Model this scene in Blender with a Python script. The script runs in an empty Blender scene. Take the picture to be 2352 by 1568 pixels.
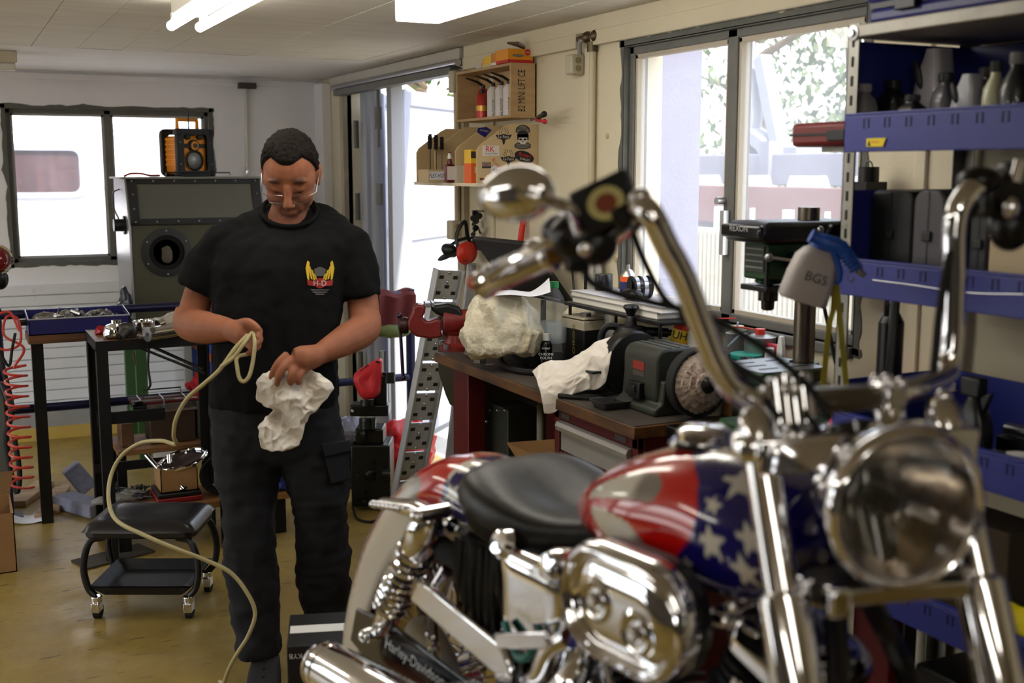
import bpy, bmesh, math, random
import numpy as np
from math import sin, cos, pi, radians, sqrt, atan2, tan
from mathutils import Vector as V, Matrix as M, noise as NZ
from mathutils.bvhtree import BVHTree
S = bpy.context.scene
COL = S.collection
rnd = random.Random(11)

# ---------------------------------------------------------------- camera
FPX = 2650.0; CAMH = 1.6
PIT = math.atan((784 - 388) / FPX)
YAW = math.atan((1176 + 130) / math.hypot(FPX, 784 - 388))
cd = bpy.data.cameras.new('camera'); cam = bpy.data.objects.new('camera', cd); COL.objects.link(cam)
cam.location = (0, 0, CAMH); cam.rotation_euler = (pi / 2 - PIT, 0, -YAW)
cd.sensor_width = 36.0; cd.lens = FPX / 2352 * 36.0; cd.clip_start = 0.02; cd.clip_end = 200
cd.dof.use_dof = True; cd.dof.focus_distance = 4.3; cd.dof.aperture_fstop = 3.0
S.camera = cam

# ---------------------------------------------------------------- exposure, world, sun, lamps of the room
S.view_settings.view_transform = 'Standard'; S.view_settings.look = 'None'
S.view_settings.gamma = 1.0; S.view_settings.use_curve_mapping = False
S.view_settings.exposure = 0.3
S.cycles.use_denoising = True
S.cycles.max_bounces = 8; S.cycles.diffuse_bounces = 4; S.cycles.glossy_bounces = 5
S.cycles.transmission_bounces = 6; S.cycles.transparent_max_bounces = 12
S.cycles.caustics_reflective = False; S.cycles.caustics_refractive = False
S.cycles.sample_clamp_indirect = 6.0; S.cycles.blur_glossy = 0.4

w = bpy.data.worlds.new('sky'); S.world = w; w.use_nodes = True
nt = w.node_tree; nt.nodes.clear()
sk = nt.nodes.new('ShaderNodeTexSky'); sk.sky_type = 'NISHITA'; sk.sun_disc = False
sk.sun_elevation = radians(48); sk.sun_rotation = radians(200); sk.air_density = 1.2; sk.dust_density = 3.0
bgn = nt.nodes.new('ShaderNodeBackground'); bgn.inputs[1].default_value = 1.0
hs = nt.nodes.new('ShaderNodeHueSaturation'); hs.inputs['Saturation'].default_value = 0.45
wo = nt.nodes.new('ShaderNodeOutputWorld')
nt.links.new(sk.outputs[0], hs.inputs['Color']); nt.links.new(hs.outputs[0], bgn.inputs[0]); nt.links.new(bgn.outputs[0], wo.inputs[0])

def light(kind, name, loc, rot, energy, color=(1, 1, 1), sx=None, sy=None, ang=None):
    l = bpy.data.lights.new(name, kind); o = bpy.data.objects.new(name, l); COL.objects.link(o)
    o.location = loc; o.rotation_euler = rot; l.energy = energy; l.color = color
    if kind == 'AREA':
        l.shape = 'RECTANGLE'; l.size = sx; l.size_y = sy
    if ang: l.angle = ang
    return o
SUN = light('SUN', 'sun', (0, 0, 10), (radians(42), 0, radians(9)), 8.0, (1, .96, .9), ang=radians(1.0))
SUN_DIR = None
LAMP_E = 12.0      # emission strength of the fluorescent tubes

# ---------------------------------------------------------------- pixel ray helper (a photograph point brought onto a plane of the room)
_cp, _sp, _cy, _sy = cos(PIT), sin(PIT), cos(YAW), sin(YAW)
def P(px, py, X=None, Y=None, Z=None, d=None):
    u = (px - 1176) / FPX; v = (784 - py) / FPX
    fw = _cp + v * _sp; up = v * _cp - _sp
    r = (u * _cy + fw * _sy, -u * _sy + fw * _cy, up)
    if X is not None: t = X / r[0]
    elif Y is not None: t = Y / r[1]
    elif Z is not None: t = (Z - CAMH) / r[2]
    else: t = d
    return V((r[0] * t, r[1] * t, CAMH + r[2] * t))
EX = V((_cy, -_sy, 0)); EF = V((_sy, _cy, 0)); EZ = V((0, 0, 1))   # camera's level right and forward directions

# ---------------------------------------------------------------- materials
def lin(c):
    return tuple(((x / 255 + .055) / 1.055) ** 2.4 if x / 255 > .04045 else x / 255 / 12.92 for x in c)
MATS = {}
def mat(name, col=(128, 128, 128), rough=.5, metal=0., var=0., scale=6., bump=0., bscale=60., coat=0., trans=0., ior=1.45,
        emit=0., alpha=1., attr=None, spec=.5, dirt=None, dscale=5., dlo=.5, dhi=.7, stretch=None, sss=0., sheen=0.):
    if name in MATS: return MATS[name]
    m = bpy.data.materials.new(name); m.use_nodes = True; n = m.node_tree; b = n.nodes['Principled BSDF']
    c = lin(col)
    b.inputs['Roughness'].default_value = rough; b.inputs['Metallic'].default_value = metal
    b.inputs['Base Color'].default_value = (*c, 1); b.inputs['Coat Weight'].default_value = coat
    b.inputs['Coat Roughness'].default_value = .05
    b.inputs['Transmission Weight'].default_value = trans; b.inputs['IOR'].default_value = ior
    b.inputs['Specular IOR Level'].default_value = spec; b.inputs['Alpha'].default_value = alpha
    if sheen: b.inputs['Sheen Weight'].default_value = sheen
    if sss:
        b.inputs['Subsurface Weight'].default_value = sss; b.inputs['Subsurface Radius'].default_value = (.012, .004, .002)
    if emit:
        b.inputs['Emission Color'].default_value = (*c, 1); b.inputs['Emission Strength'].default_value = emit
    src = None
    tc = n.nodes.new('ShaderNodeTexCoord'); vec = tc.outputs['Object']
    if stretch:
        mp = n.nodes.new('ShaderNodeMapping'); mp.inputs['Scale'].default_value = stretch
        n.links.new(vec, mp.inputs[0]); vec = mp.outputs[0]
    if attr:
        a = n.nodes.new('ShaderNodeAttribute'); a.attribute_name = attr; src = a.outputs['Color']
    if var:
        t = n.nodes.new('ShaderNodeTexNoise'); t.inputs['Scale'].default_value = scale; t.inputs['Detail'].default_value = 6
        t.inputs['Roughness'].default_value = .65; n.links.new(vec, t.inputs['Vector'])
        mr = n.nodes.new('ShaderNodeMapRange'); mr.inputs[1].default_value = .3; mr.inputs[2].default_value = .7
        mr.inputs[3].default_value = 1 - var; mr.inputs[4].default_value = 1 + var * .6
        n.links.new(t.outputs[0], mr.inputs[0])
        mx = n.nodes.new('ShaderNodeVectorMath'); mx.operation = 'SCALE'
        if src: n.links.new(src, mx.inputs[0])
        else: mx.inputs[0].default_value = c
        n.links.new(mr.outputs[0], mx.inputs['Scale']); src = mx.outputs[0]
    if dirt:
        t = n.nodes.new('ShaderNodeTexNoise'); t.inputs['Scale'].default_value = dscale; t.inputs['Detail'].default_value = 9
        t.inputs['Roughness'].default_value = .7; n.links.new(vec, t.inputs['Vector'])
        mr = n.nodes.new('ShaderNodeMapRange'); mr.inputs[1].default_value = dlo; mr.inputs[2].default_value = dhi
        n.links.new(t.outputs[0], mr.inputs[0])
        mx = n.nodes.new('ShaderNodeMix'); mx.data_type = 'RGBA'
        n.links.new(mr.outputs[0], mx.inputs[0])
        if src: n.links.new(src, mx.inputs[6])
        else: mx.inputs[6].default_value = (*c, 1)
        mx.inputs[7].default_value = (*lin(dirt), 1); src = mx.outputs[2]
    if src: n.links.new(src, b.inputs['Base Color'])
    if bump:
        t = n.nodes.new('ShaderNodeTexNoise'); t.inputs['Scale'].default_value = bscale; t.inputs['Detail'].default_value = 5
        n.links.new(vec, t.inputs['Vector'])
        bp = n.nodes.new('ShaderNodeBump'); bp.inputs['Strength'].default_value = bump; bp.inputs['Distance'].default_value = .01
        n.links.new(t.outputs[0], bp.inputs['Height']); n.links.new(bp.outputs[0], b.inputs['Normal'])
    MATS[name] = m
    return m

def wood(name, col, dark, rough=.6, axis=(1, 14, 14), scale=3.):
    if name in MATS: return MATS[name]
    m = mat(name, col, rough); n = m.node_tree; b = n.nodes['Principled BSDF']
    tc = n.nodes.new('ShaderNodeTexCoord'); mp = n.nodes.new('ShaderNodeMapping'); mp.inputs['Scale'].default_value = axis
    t = n.nodes.new('ShaderNodeTexNoise'); t.inputs['Scale'].default_value = scale; t.inputs['Detail'].default_value = 8
    t2 = n.nodes.new('ShaderNodeTexNoise'); t2.inputs['Scale'].default_value = 5; t2.inputs['Detail'].default_value = 5
    n.links.new(tc.outputs['Object'], mp.inputs[0]); n.links.new(mp.outputs[0], t.inputs['Vector']); n.links.new(tc.outputs['Object'], t2.inputs['Vector'])
    ad = n.nodes.new('ShaderNodeMath'); ad.operation = 'ADD'; n.links.new(t.outputs[0], ad.inputs[0]); n.links.new(t2.outputs[0], ad.inputs[1])
    cr = n.nodes.new('ShaderNodeValToRGB'); cr.color_ramp.elements[0].position = .36; cr.color_ramp.elements[1].position = .62
    hf = n.nodes.new('ShaderNodeMath'); hf.operation = 'MULTIPLY'; hf.inputs[1].default_value = .5
    n.links.new(ad.outputs[0], hf.inputs[0]); n.links.new(hf.outputs[0], cr.inputs[0])
    cr.color_ramp.elements[0].color = (*lin(dark), 1); cr.color_ramp.elements[1].color = (*lin(col), 1)
    n.links.new(cr.outputs[0], b.inputs['Base Color'])
    return m

def hazy_glass(name, haze):  # window glare and haze mixed into the pane as a pale veil
    m = bpy.data.materials.new(name); m.use_nodes = True; n = m.node_tree; n.nodes.clear()
    o = n.nodes.new('ShaderNodeOutputMaterial'); tr = n.nodes.new('ShaderNodeBsdfTransparent'); gl = n.nodes.new('ShaderNodeBsdfGlossy')
    gl.inputs['Roughness'].default_value = .02
    df = n.nodes.new('ShaderNodeBsdfTranslucent'); df.inputs[0].default_value = (.8, .84, .95, 1)
    d2 = n.nodes.new('ShaderNodeBsdfDiffuse'); d2.inputs[0].default_value = (.7, .72, .8, 1)
    a = n.nodes.new('ShaderNodeMixShader'); a.inputs[0].default_value = .3; n.links.new(df.outputs[0], a.inputs[1]); n.links.new(d2.outputs[0], a.inputs[2])
    b = n.nodes.new('ShaderNodeMixShader'); n.links.new(tr.outputs[0], b.inputs[1]); n.links.new(a.outputs[0], b.inputs[2])
    t = n.nodes.new('ShaderNodeTexNoise'); t.inputs['Scale'].default_value = 9; t.inputs['Detail'].default_value = 8
    tc = n.nodes.new('ShaderNodeTexCoord'); n.links.new(tc.outputs['Object'], t.inputs['Vector'])
    mr = n.nodes.new('ShaderNodeMapRange'); mr.inputs[3].default_value = haze * .6; mr.inputs[4].default_value = haze * 1.4
    n.links.new(t.outputs[0], mr.inputs[0]); n.links.new(mr.outputs[0], b.inputs[0])
    c = n.nodes.new('ShaderNodeMixShader'); c.inputs[0].default_value = .05
    n.links.new(b.outputs[0], c.inputs[1]); n.links.new(gl.outputs[0], c.inputs[2]); n.links.new(c.outputs[0], o.inputs[0])
    return m

# ---------------------------------------------------------------- mesh builder
def frame_of(d):
    d = V(d).normalized(); a = V((0, 0, 1)) if abs(d.z) < .9 else V((1, 0, 0))
    x = d.cross(a).normalized(); return x, d.cross(x).normalized(), d
class MB:
    def __init__(s): s.v = []; s.f = []; s.m = []
    def add(s, vs, fs, mi=0):
        o = len(s.v); s.v += [tuple(p) for p in vs]; s.f += [tuple(i + o for i in f) for f in fs]; s.m += [mi] * len(fs); return s
    def box(s, c, d, rot=None, mi=0):
        c = V(c); h = V(d) / 2; R = rot if isinstance(rot, M) else (M.Rotation(rot, 3, 'Z') if rot else M.Identity(3))
        vs = [c + R @ V((x * h.x, y * h.y, z * h.z)) for x in (-1, 1) for y in (-1, 1) for z in (-1, 1)]
        return s.add(vs, [(0, 1, 3, 2), (4, 6, 7, 5), (0, 4, 5, 1), (2, 3, 7, 6), (0, 2, 6, 4), (1, 5, 7, 3)], mi)
    def bx(s, a, b, mi=0):
        a = V(a); b = V(b); return s.box((a + b) / 2, [abs(q) for q in (b - a)], None, mi)
    def loft(s, rings, cap=True, mi=0, closed=False):
        n = len(rings[0]); o = len(s.v)
        for r in rings: s.v += [tuple(p) for p in r]
        k = len(rings); fs = []
        for i in range(k if closed else k - 1):
            a = o + i * n; b = o + ((i + 1) % k) * n
            for j in range(n): fs.append((a + j, a + (j + 1) % n, b + (j + 1) % n, b + j))
        if cap and not closed:
            fs.append(tuple(o + j for j in reversed(range(n)))); fs.append(tuple(o + (k - 1) * n + j for j in range(n)))
        s.f += fs; s.m += [mi] * len(fs); return s
    def cyl(s, p, q, r, r2=None, n=18, mi=0, cap=True):
        p = V(p); q = V(q); x, y, d = frame_of(q - p); r2 = r if r2 is None else r2
        ring = lambda c, rr: [c + x * (rr * cos(2 * pi * i / n)) + y * (rr * sin(2 * pi * i / n)) for i in range(n)]
        return s.loft([ring(p, r), ring(q, r2)], cap, mi)
    def tube(s, pts, r, n=12, mi=0, closed=False, cap=True):
        pts = [V(p) for p in pts]; k = len(pts); rr = r if isinstance(r, (list, tuple)) else [r] * k
        tg = []
        for i in range(k):
            a = pts[(i - 1) % k] if closed or i else pts[0]; b = pts[(i + 1) % k] if closed or i < k - 1 else pts[-1]
            t = b - a; tg.append(t.normalized() if t.length > 1e-9 else V((0, 0, 1)))
        x = frame_of(tg[0])[0]; rings = []
        for i in range(k):
            x = (x - tg[i] * x.dot(tg[i])); x = x.normalized() if x.length > 1e-6 else frame_of(tg[i])[0]
            y = tg[i].cross(x)
            rings.append([pts[i] + x * (rr[i] * cos(2 * pi * j / n)) + y * (rr[i] * sin(2 * pi * j / n)) for j in range(n)])
        return s.loft(rings, cap, mi, closed)
    def lathe(s, prof, c=(0, 0, 0), ax=(0, 0, 1), n=24, mi=0, cap=True, sc=(1, 1)):
        c = V(c); x, y, d = frame_of(ax)
        if V(ax).normalized().z > .99: x, y = V((1, 0, 0)), V((0, 1, 0))
        return s.loft([[c + d * h + x * (r * sc[0] * cos(2 * pi * i / n)) + y * (r * sc[1] * sin(2 * pi * i / n)) for i in range(n)] for r, h in prof], cap, mi)
    def ell(s, c, r, rot=None, n=16, m=10, mi=0):
        c = V(c); R = rot or M.Identity(3)
        if not isinstance(r, (tuple, list, V)): r = (r, r, r)
        rings = []
        for i in range(m + 1):
            a = -pi / 2 + pi * min(max(i / m, .012), .988)
            rings.append([c + R @ V((r[0] * cos(a) * cos(2 * pi * j / n), r[1] * cos(a) * sin(2 * pi * j / n), r[2] * sin(a))) for j in range(n)])
        return s.loft(rings, True, mi)
    def prism(s, poly, o, ux, uy, t, mi=0):
        o = V(o); ux = V(ux); uy = V(uy); nn = ux.cross(uy).normalized() * t; n = len(poly)
        a = [o + ux * p[0] + uy * p[1] for p in poly]
        return s.loft([a, [p + nn for p in a]], True, mi)
    def grid(s, fn, nu, nv, mi=0, wrap=False):
        vs = [fn(i / nu, j / nv) for j in range(nv + 1) for i in range(nu if wrap else nu + 1)]
        k = nu if wrap else nu + 1; fs = []
        for j in range(nv):
            for i in range(nu): fs.append((j * k + i, j * k + (i + 1) % k, (j + 1) * k + (i + 1) % k, (j + 1) * k + i))
        return s.add(vs, fs, mi)
    def text(s, txt, o, ux, uy, h, mi=0, shear=0., wx=1.):
        vs, fs, x0, x1, y0, y1 = glyphs(txt, shear); k = h / max(y1 - y0, 1e-6); o = V(o); ux = V(ux).normalized(); uy = V(uy).normalized()
        cx = (x0 + x1) / 2; cyy = (y0 + y1) / 2
        nn = ux.cross(uy)
        return s.add([o + ux * ((p[0] - cx) * k * wx) + uy * ((p[1] - cyy) * k) for p in vs], fs, mi)
    def build(s, name, mats, parent=None, smooth=35, bevel=0., org=None, label=None, bseg=2, local=False, sub=0):
        if not isinstance(mats, (list, tuple)): mats = [mats]
        me = bpy.data.meshes.new(name)
        top = parent is None
        vs = s.v
        if parent is not None and not local: off = wloc(parent)
        elif top and org is None and not local:
            xs = [p[0] for p in vs]; ys = [p[1] for p in vs]; zs = [p[2] for p in vs]
            off = V(((min(xs) + max(xs)) / 2, (min(ys) + max(ys)) / 2, min(zs)))
        elif top and org is not None: off = V(org)
        else: off = V((0, 0, 0))
        ox, oy, oz = off
        me.from_pydata([(p[0] - ox, p[1] - oy, p[2] - oz) for p in vs], [], s.f)
        for m in mats: me.materials.append(m)
        if len(mats) > 1: me.polygons.foreach_set('material_index', s.m)
        bm = bmesh.new(); bm.from_mesh(me); bmesh.ops.recalc_face_normals(bm, faces=bm.faces); bm.to_mesh(me); bm.free()
        if smooth:
            me.polygons.foreach_set('use_smooth', [True] * len(me.polygons)); me.set_sharp_from_angle(angle=radians(smooth))
        o = bpy.data.objects.new(name, me); COL.objects.link(o)
        if parent is not None: o.parent = parent
        elif not local: o.location = off
        if bevel:
            b = o.modifiers.new('bevel', 'BEVEL'); b.width = bevel; b.segments = bseg; b.limit_method = 'ANGLE'; b.angle_limit = radians(50)
        if sub:
            b = o.modifiers.new('sub', 'SUBSURF'); b.levels = b.render_levels = sub
        if label: o['label'] = label
        return o
_gl = {}
def glyphs(txt, shear=0.):
    if (txt, shear) in _gl: return _gl[(txt, shear)]
    c = bpy.data.curves.new('t', 'FONT'); c.body = txt; c.shear = shear; c.resolution_u = 3
    o = bpy.data.objects.new('t', c); COL.objects.link(o)
    me = bpy.data.meshes.new_from_object(o)
    vs = [tuple(v.co) for v in me.vertices]; fs = [tuple(p.vertices) for p in me.polygons]
    bpy.data.objects.remove(o); bpy.data.curves.remove(c); bpy.data.meshes.remove(me)
    xs = [v[0] for v in vs] or [0]; ys = [v[1] for v in vs] or [0]
    _gl[(txt, shear)] = (vs, fs, min(xs), max(xs), min(ys), max(ys)); return _gl[(txt, shear)]
def wloc(o):
    l = V((0, 0, 0))
    while o is not None: l = l + o.location; o = o.parent
    return l
def tag(o, label=None, cat=None, group=None, kind=None):
    if label: o['label'] = label
    if cat: o['category'] = cat
    if group: o['group'] = group
    if kind: o['kind'] = kind
    return o
def thing(name, loc, label, cat, group=None, rz=0.):
    o = bpy.data.objects.new(name, None); COL.objects.link(o); o.location = loc; o.rotation_euler = (0, 0, rz); o.empty_display_size = .05
    return tag(o, label, cat, group)
def struct(o): o['kind'] = 'structure'; return o
def dup(r, loc, rz=None, label=None, scale=None):
    c = r.copy(); COL.objects.link(c); c.location = loc
    if rz is not None: c.rotation_euler = (0, 0, rz)
    if scale: c.scale = scale
    if label: c['label'] = label
    for ch in list(r.children):
        k = ch.copy(); COL.objects.link(k); k.parent = c
        for g in list(ch.children):
            q = g.copy(); COL.objects.link(q); q.parent = k
    return c
def bez(pts, n=8):
    """Catmull-Rom curve through the points"""
    p = [V(q) for q in pts]; p = [p[0] * 2 - p[1]] + p + [p[-1] * 2 - p[-2]]; out = []
    for i in range(1, len(p) - 2):
        for k in range(n):
            t = k / n
            out.append(.5 * (2 * p[i] + (p[i + 1] - p[i - 1]) * t + (2 * p[i - 1] - 5 * p[i] + 4 * p[i + 1] - p[i + 2]) * t * t + (3 * p[i] - p[i - 1] - 3 * p[i + 1] + p[i + 2]) * t ** 3))
    out.append(p[-2]); return out
def star(r, n=5, k=.42, a0=pi / 2): return [((r if i % 2 == 0 else r * k) * cos(a0 + pi * i / n), (r if i % 2 == 0 else r * k) * sin(a0 + pi * i / n)) for i in range(2 * n)]
def rrect(w, h, r, n=5):
    out = []
    for cx, cy, a in ((w / 2 - r, h / 2 - r, 0), (-w / 2 + r, h / 2 - r, pi / 2), (-w / 2 + r, -h / 2 + r, pi), (w / 2 - r, -h / 2 + r, 1.5 * pi)):
        for i in range(n + 1): out.append((cx + r * cos(a + pi / 2 * i / n), cy + r * sin(a + pi / 2 * i / n)))
    return out
def crumple(mb, amp, sc, seed=0):
    mb.v = [tuple(V(p) + NZ.noise_vector(V(p) * sc + V((seed, 0, 0))) * amp + NZ.noise_vector(V(p) * sc * 2.7 + V((seed, 5, 0))) * amp * .45) for p in mb.v]
    return mb

# shared materials
CHROME = mat('chrome', (235, 235, 238), .06, 1.)
STEEL = mat('steel', (165, 165, 168), .32, 1., var=.15, scale=20)
DSTEEL = mat('dark_steel', (70, 70, 72), .4, .9, var=.3, scale=15)
BLACK = mat('black_plastic', (16, 16, 17), .42)
BLACKM = mat('black_paint', (14, 14, 15), .3, var=.2, scale=14)
RUBBER = mat('rubber', (18, 18, 18), .75)
WHITE = mat('white_plastic', (225, 225, 222), .4)
CARD = mat('cardboard', (150, 112, 70), .85, var=.12, scale=9)
CARDI = mat('cardboard_inside', (120, 88, 54), .9, var=.1)
GREY = mat('grey_plastic', (110, 110, 114), .5)
RED = mat('red_paint', (150, 20, 18), .35, var=.15, scale=18)
DRED = mat('dark_red_paint', (88, 14, 18), .4, var=.15, scale=12)
CLOTH = mat('white_cloth', (224, 216, 205), .95, var=.1, scale=14, bump=.15, bscale=300)
INK = mat('ink', (15, 15, 18), .6)
INKW = mat('white_ink', (235, 235, 235), .6)
INKR = mat('red_ink', (200, 25, 25), .6)
PAPER = mat('paper', (232, 232, 240), .8)
PLY = wood('plywood', (190, 160, 116), (168, 136, 95), axis=(3, 3, 12))
# ================================================================ the room
XR, YB, XL, YF, CZ = 2.21, 7.29, -3.2, -2.8, 2.16
M_wallR = mat('cream_wall', (214, 204, 178), .7, var=.05, scale=3, bump=.08, bscale=120, dirt=(150, 135, 108), dscale=2.2, dlo=.62, dhi=.95)
M_wallB = mat('white_wall', (236, 236, 242), .75, var=.04, scale=3, bump=.1, bscale=90, dirt=(150, 148, 145), dscale=3., dlo=.7, dhi=.95)
M_board = mat('white_board', (222, 224, 230), .55, var=.04, scale=4, dirt=(150, 150, 150), dscale=4, dlo=.62, dhi=.9)
M_grey = mat('grey_frame_paint', (104, 104, 100), .6, var=.15, scale=10)
M_greyrough = mat('grey_brushed_paint', (96, 97, 92), .75, var=.18, scale=14)
M_ceil = mat('ceiling_boards', (214, 208, 196), .8, var=.1, scale=2.0, bump=.1, bscale=40, stretch=(1, 6, 1), dirt=(150, 138, 118), dscale=1.6, dlo=.6, dhi=.95)
M_ceil2 = mat('ceiling_concrete', (222, 218, 214), .8, var=.08, scale=2.0, bump=.15, bscale=20, stretch=(1, 9, 1))
M_conc = mat('concrete', (150, 148, 146), .85, var=.15, scale=6, bump=.25, bscale=40)

# floor: yellow coated concrete with scuffs
M_floor = mat('yellow_floor_coating', (158, 134, 70), .38, var=.12, scale=1.3, bump=.05, bscale=90)
_n = M_floor.node_tree; _b = _n.nodes['Principled BSDF']; _src = _b.inputs['Base Color'].links[0].from_socket
_tc = _n.nodes.new('ShaderNodeTexCoord')
def _mask(sc, lo, hi, det=10, rg=.75, stretch=None):
    t = _n.nodes.new('ShaderNodeTexNoise'); t.inputs['Scale'].default_value = sc; t.inputs['Detail'].default_value = det; t.inputs['Roughness'].default_value = rg
    if stretch:
        mp = _n.nodes.new('ShaderNodeMapping'); mp.inputs['Scale'].default_value = stretch; mp.inputs['Rotation'].default_value = (0, 0, .6)
        _n.links.new(_tc.outputs['Object'], mp.inputs[0]); _n.links.new(mp.outputs[0], t.inputs['Vector'])
    else: _n.links.new(_tc.outputs['Object'], t.inputs['Vector'])
    r = _n.nodes.new('ShaderNodeMapRange'); r.inputs[1].default_value = lo; r.inputs[2].default_value = hi; _n.links.new(t.outputs[0], r.inputs[0]); return r.outputs[0]
def _over(src, fac, col, k=1.):
    mx = _n.nodes.new('ShaderNodeMix'); mx.data_type = 'RGBA'
    ml = _n.nodes.new('ShaderNodeMath'); ml.operation = 'MULTIPLY'; ml.inputs[1].default_value = k; _n.links.new(fac, ml.inputs[0])
    _n.links.new(ml.outputs[0], mx.inputs[0]); _n.links.new(src, mx.inputs[6]); mx.inputs[7].default_value = (*lin(col), 1); return mx.outputs[2]
_src = _over(_src, _mask(1.7, .45, .72), (118, 98, 54), .85)
_src = _over(_src, _mask(2.6, .62, .74), (96, 84, 60), .8)
_src = _over(_src, _mask(7, .635, .7, 12, .8), (40, 34, 26), .8)
_src = _over(_src, _mask(9, .63, .67, 6, .6, (1, 6, 1)), (44, 38, 28), .75)
_n.links.new(_src, _b.inputs['Base Color'])
_rr = _n.nodes.new('ShaderNodeMapRange'); _n.links.new(_mask(3, .4, .7), _rr.inputs[0]); _rr.inputs[3].default_value = .3; _rr.inputs[4].default_value = .6
_n.links.new(_rr.outputs[0], _b.inputs['Roughness'])
struct(MB().bx((XL - .2, YF - .2, -.15), (XR + .2, YB + .2, 0)).build('floor', M_floor, smooth=0))

# ceiling: long boards in front, a concrete strip at the back
c = struct(MB().bx((XL - .2, YF - .2, CZ + .02), (XR + .2, YB + .2, CZ + .2)).build('ceiling', M_ceil, smooth=0))
x = XL; i = 0
while x < XR - .01:
    x1 = min(x + .2, XR); MB().bx((x + .0015, YF, CZ - .0 + .002 * (i % 3 == 1)), (x1 - .0015, 5.895, CZ + .02)).build('plank', M_ceil, c, smooth=0)
    x += .2; i += 1
MB().bx((XL, 5.9, CZ), (XR, YB, CZ + .02)).build('concrete_strip', M_ceil2, c, smooth=0, label='grey concrete strip of the ceiling by the back wall')

# back wall with window opening, painted boards below
wx0, wx1, wz0, wz1 = .335, 1.485, 1.055, 1.945
b = MB(); T = .22
b.bx((XL - .2, YB, 0), (wx0, YB + T, CZ + .02)); b.bx((wx1, YB, 0), (XR + .2, YB + T, CZ + .02))
b.bx((wx0, YB, 0), (wx1, YB + T, wz0)); b.bx((wx0, YB, wz1), (wx1, YB + T, CZ + .02))
wb = struct(b.build('wall_back', M_wallB, smooth=0))
for i in range(12):
    z = .172 + i * .0632
    MB().bx((XL, YB - .022, z + .0022), (XR, YB + .001, z + .061)).build('board', M_board, wb, smooth=0, bevel=.003)
struct(MB().bx((XL, YB - .03, .078), (XR, YB, .168)).build('trim_1', M_conc, smooth=0, bevel=.004))
struct(MB().bx((XL, YB - .034, 0), (XR, YB, .08)).build('baseboard_back', mat('yellow_base', (190, 160, 80), .6, var=.1, dirt=(210, 205, 190), dscale=7, dlo=.6, dhi=.75), smooth=0, bevel=.004))
struct(MB().bx((XL, YB - .012, CZ - .05), (XR, YB, CZ - .012)).build('trim_2', M_wallB, smooth=0, bevel=.004))

def painted_border(mb, a0, a1, z0, z1, pt, wd=.035, seed=0):
    """an uneven band of brushed paint round an opening; pt(a, z) gives the wall point"""
    def strip(f0, f1, n):
        for i in range(n):
            pass
    n = 40
    def rough(k, s): return wd * (.75 + .5 * (NZ.noise(V((k * 9., s * 3.1 + seed, 0))) + .5 * NZ.noise(V((k * 31., s * 3.1 + seed, 2)))))
    for (s, fn) in ((0, lambda t, e: (a0 + (a1 - a0) * t, z1 + e)), (1, lambda t, e: (a0 + (a1 - a0) * t, z0 - e)),
                    (2, lambda t, e: (a0 - e, z0 + (z1 - z0) * t)), (3, lambda t, e: (a1 + e, z0 + (z1 - z0) * t))):
        vs = []; fs = []
        for i in range(n + 1):
            t = i / n; t2 = -.028 + t * 1.056
            vs += [pt(*fn(t2, 0)), pt(*fn(t2, max(.006, rough(t, s))))]
        fs = [(2 * i, 2 * i + 2, 2 * i + 3, 2 * i + 1) for i in range(n)]
        mb.add(vs, fs)
    return mb
GL_B = hazy_glass('window_glass_back', .06)
GL_R = hazy_glass('window_glass_right', .16)
w1 = struct(thing('window_1', (0, 0, 0), None, None)); 
f = MB()
for (a, bb) in (((wx0, wz0), (wx1, wz0 + .028)), ((wx0, wz1 - .028), (wx1, wz1)), ((wx0, wz0), (wx0 + .028, wz1)), ((wx1 - .028, wz0), (wx1, wz1)), ((.872, wz0), (.915, wz1))):
    f.bx((a[0], YB + .03, a[1]), (bb[0], YB + .09, bb[1]))
f.build('window_frame', M_grey, w1, bevel=.004)
g = MB()
for (a, bb) in (((wx0 + .028, wz0 + .028), (.872, wz0 + .04)), ((wx0 + .028, wz1 - .04), (.872, wz1 - .028)), ((wx0 + .028, wz0 + .028), (wx0 + .04, wz1 - .028)), ((.915, wz1 - .04), (wx1 - .028, wz1 - .028)), ((.915, wz0 + .028), (.927, wz1 - .028)), ((.86, wz0 + .028), (.872, wz1 - .028)), ((wx1 - .04, wz0 + .028), (wx1 - .028, wz1 - .028))):
    g.bx((a[0], YB + .04, a[1]), (bb[0], YB + .07, bb[1]))
g.build('glazing_bead', mat('pale_bead', (170, 170, 172), .5), w1)
for xa, xb in ((wx0 + .03, .87), (.917, wx1 - .03)):
    MB().bx((xa, YB + .055, wz0 + .03), (xb, YB + .06, wz1 - .03)).build('pane', GL_B, w1, smooth=0)
def reveal(t, pt):
    m = MB()
    for a in pt: m.bx(*a)
    m.build('window_reveal', M_greyrough, t, smooth=0)
reveal(w1, [((wx0 - .003, YB - .003, wz0 - .003), (wx0 + .002, YB + .05, wz1 + .003)), ((wx1 - .002, YB - .003, wz0), (wx1 + .003, YB + .05, wz1)), ((wx0, YB - .003, wz1 - .002), (wx1, YB + .05, wz1 + .003)), ((wx0, YB - .003, wz0 - .003), (wx1, YB + .05, wz0 + .002))])
painted_border(MB(), wx0, wx1, wz0, wz1, lambda a, z: (a, YB - .003, z), .03).build('paint_border', M_greyrough, w1, smooth=0)

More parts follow.
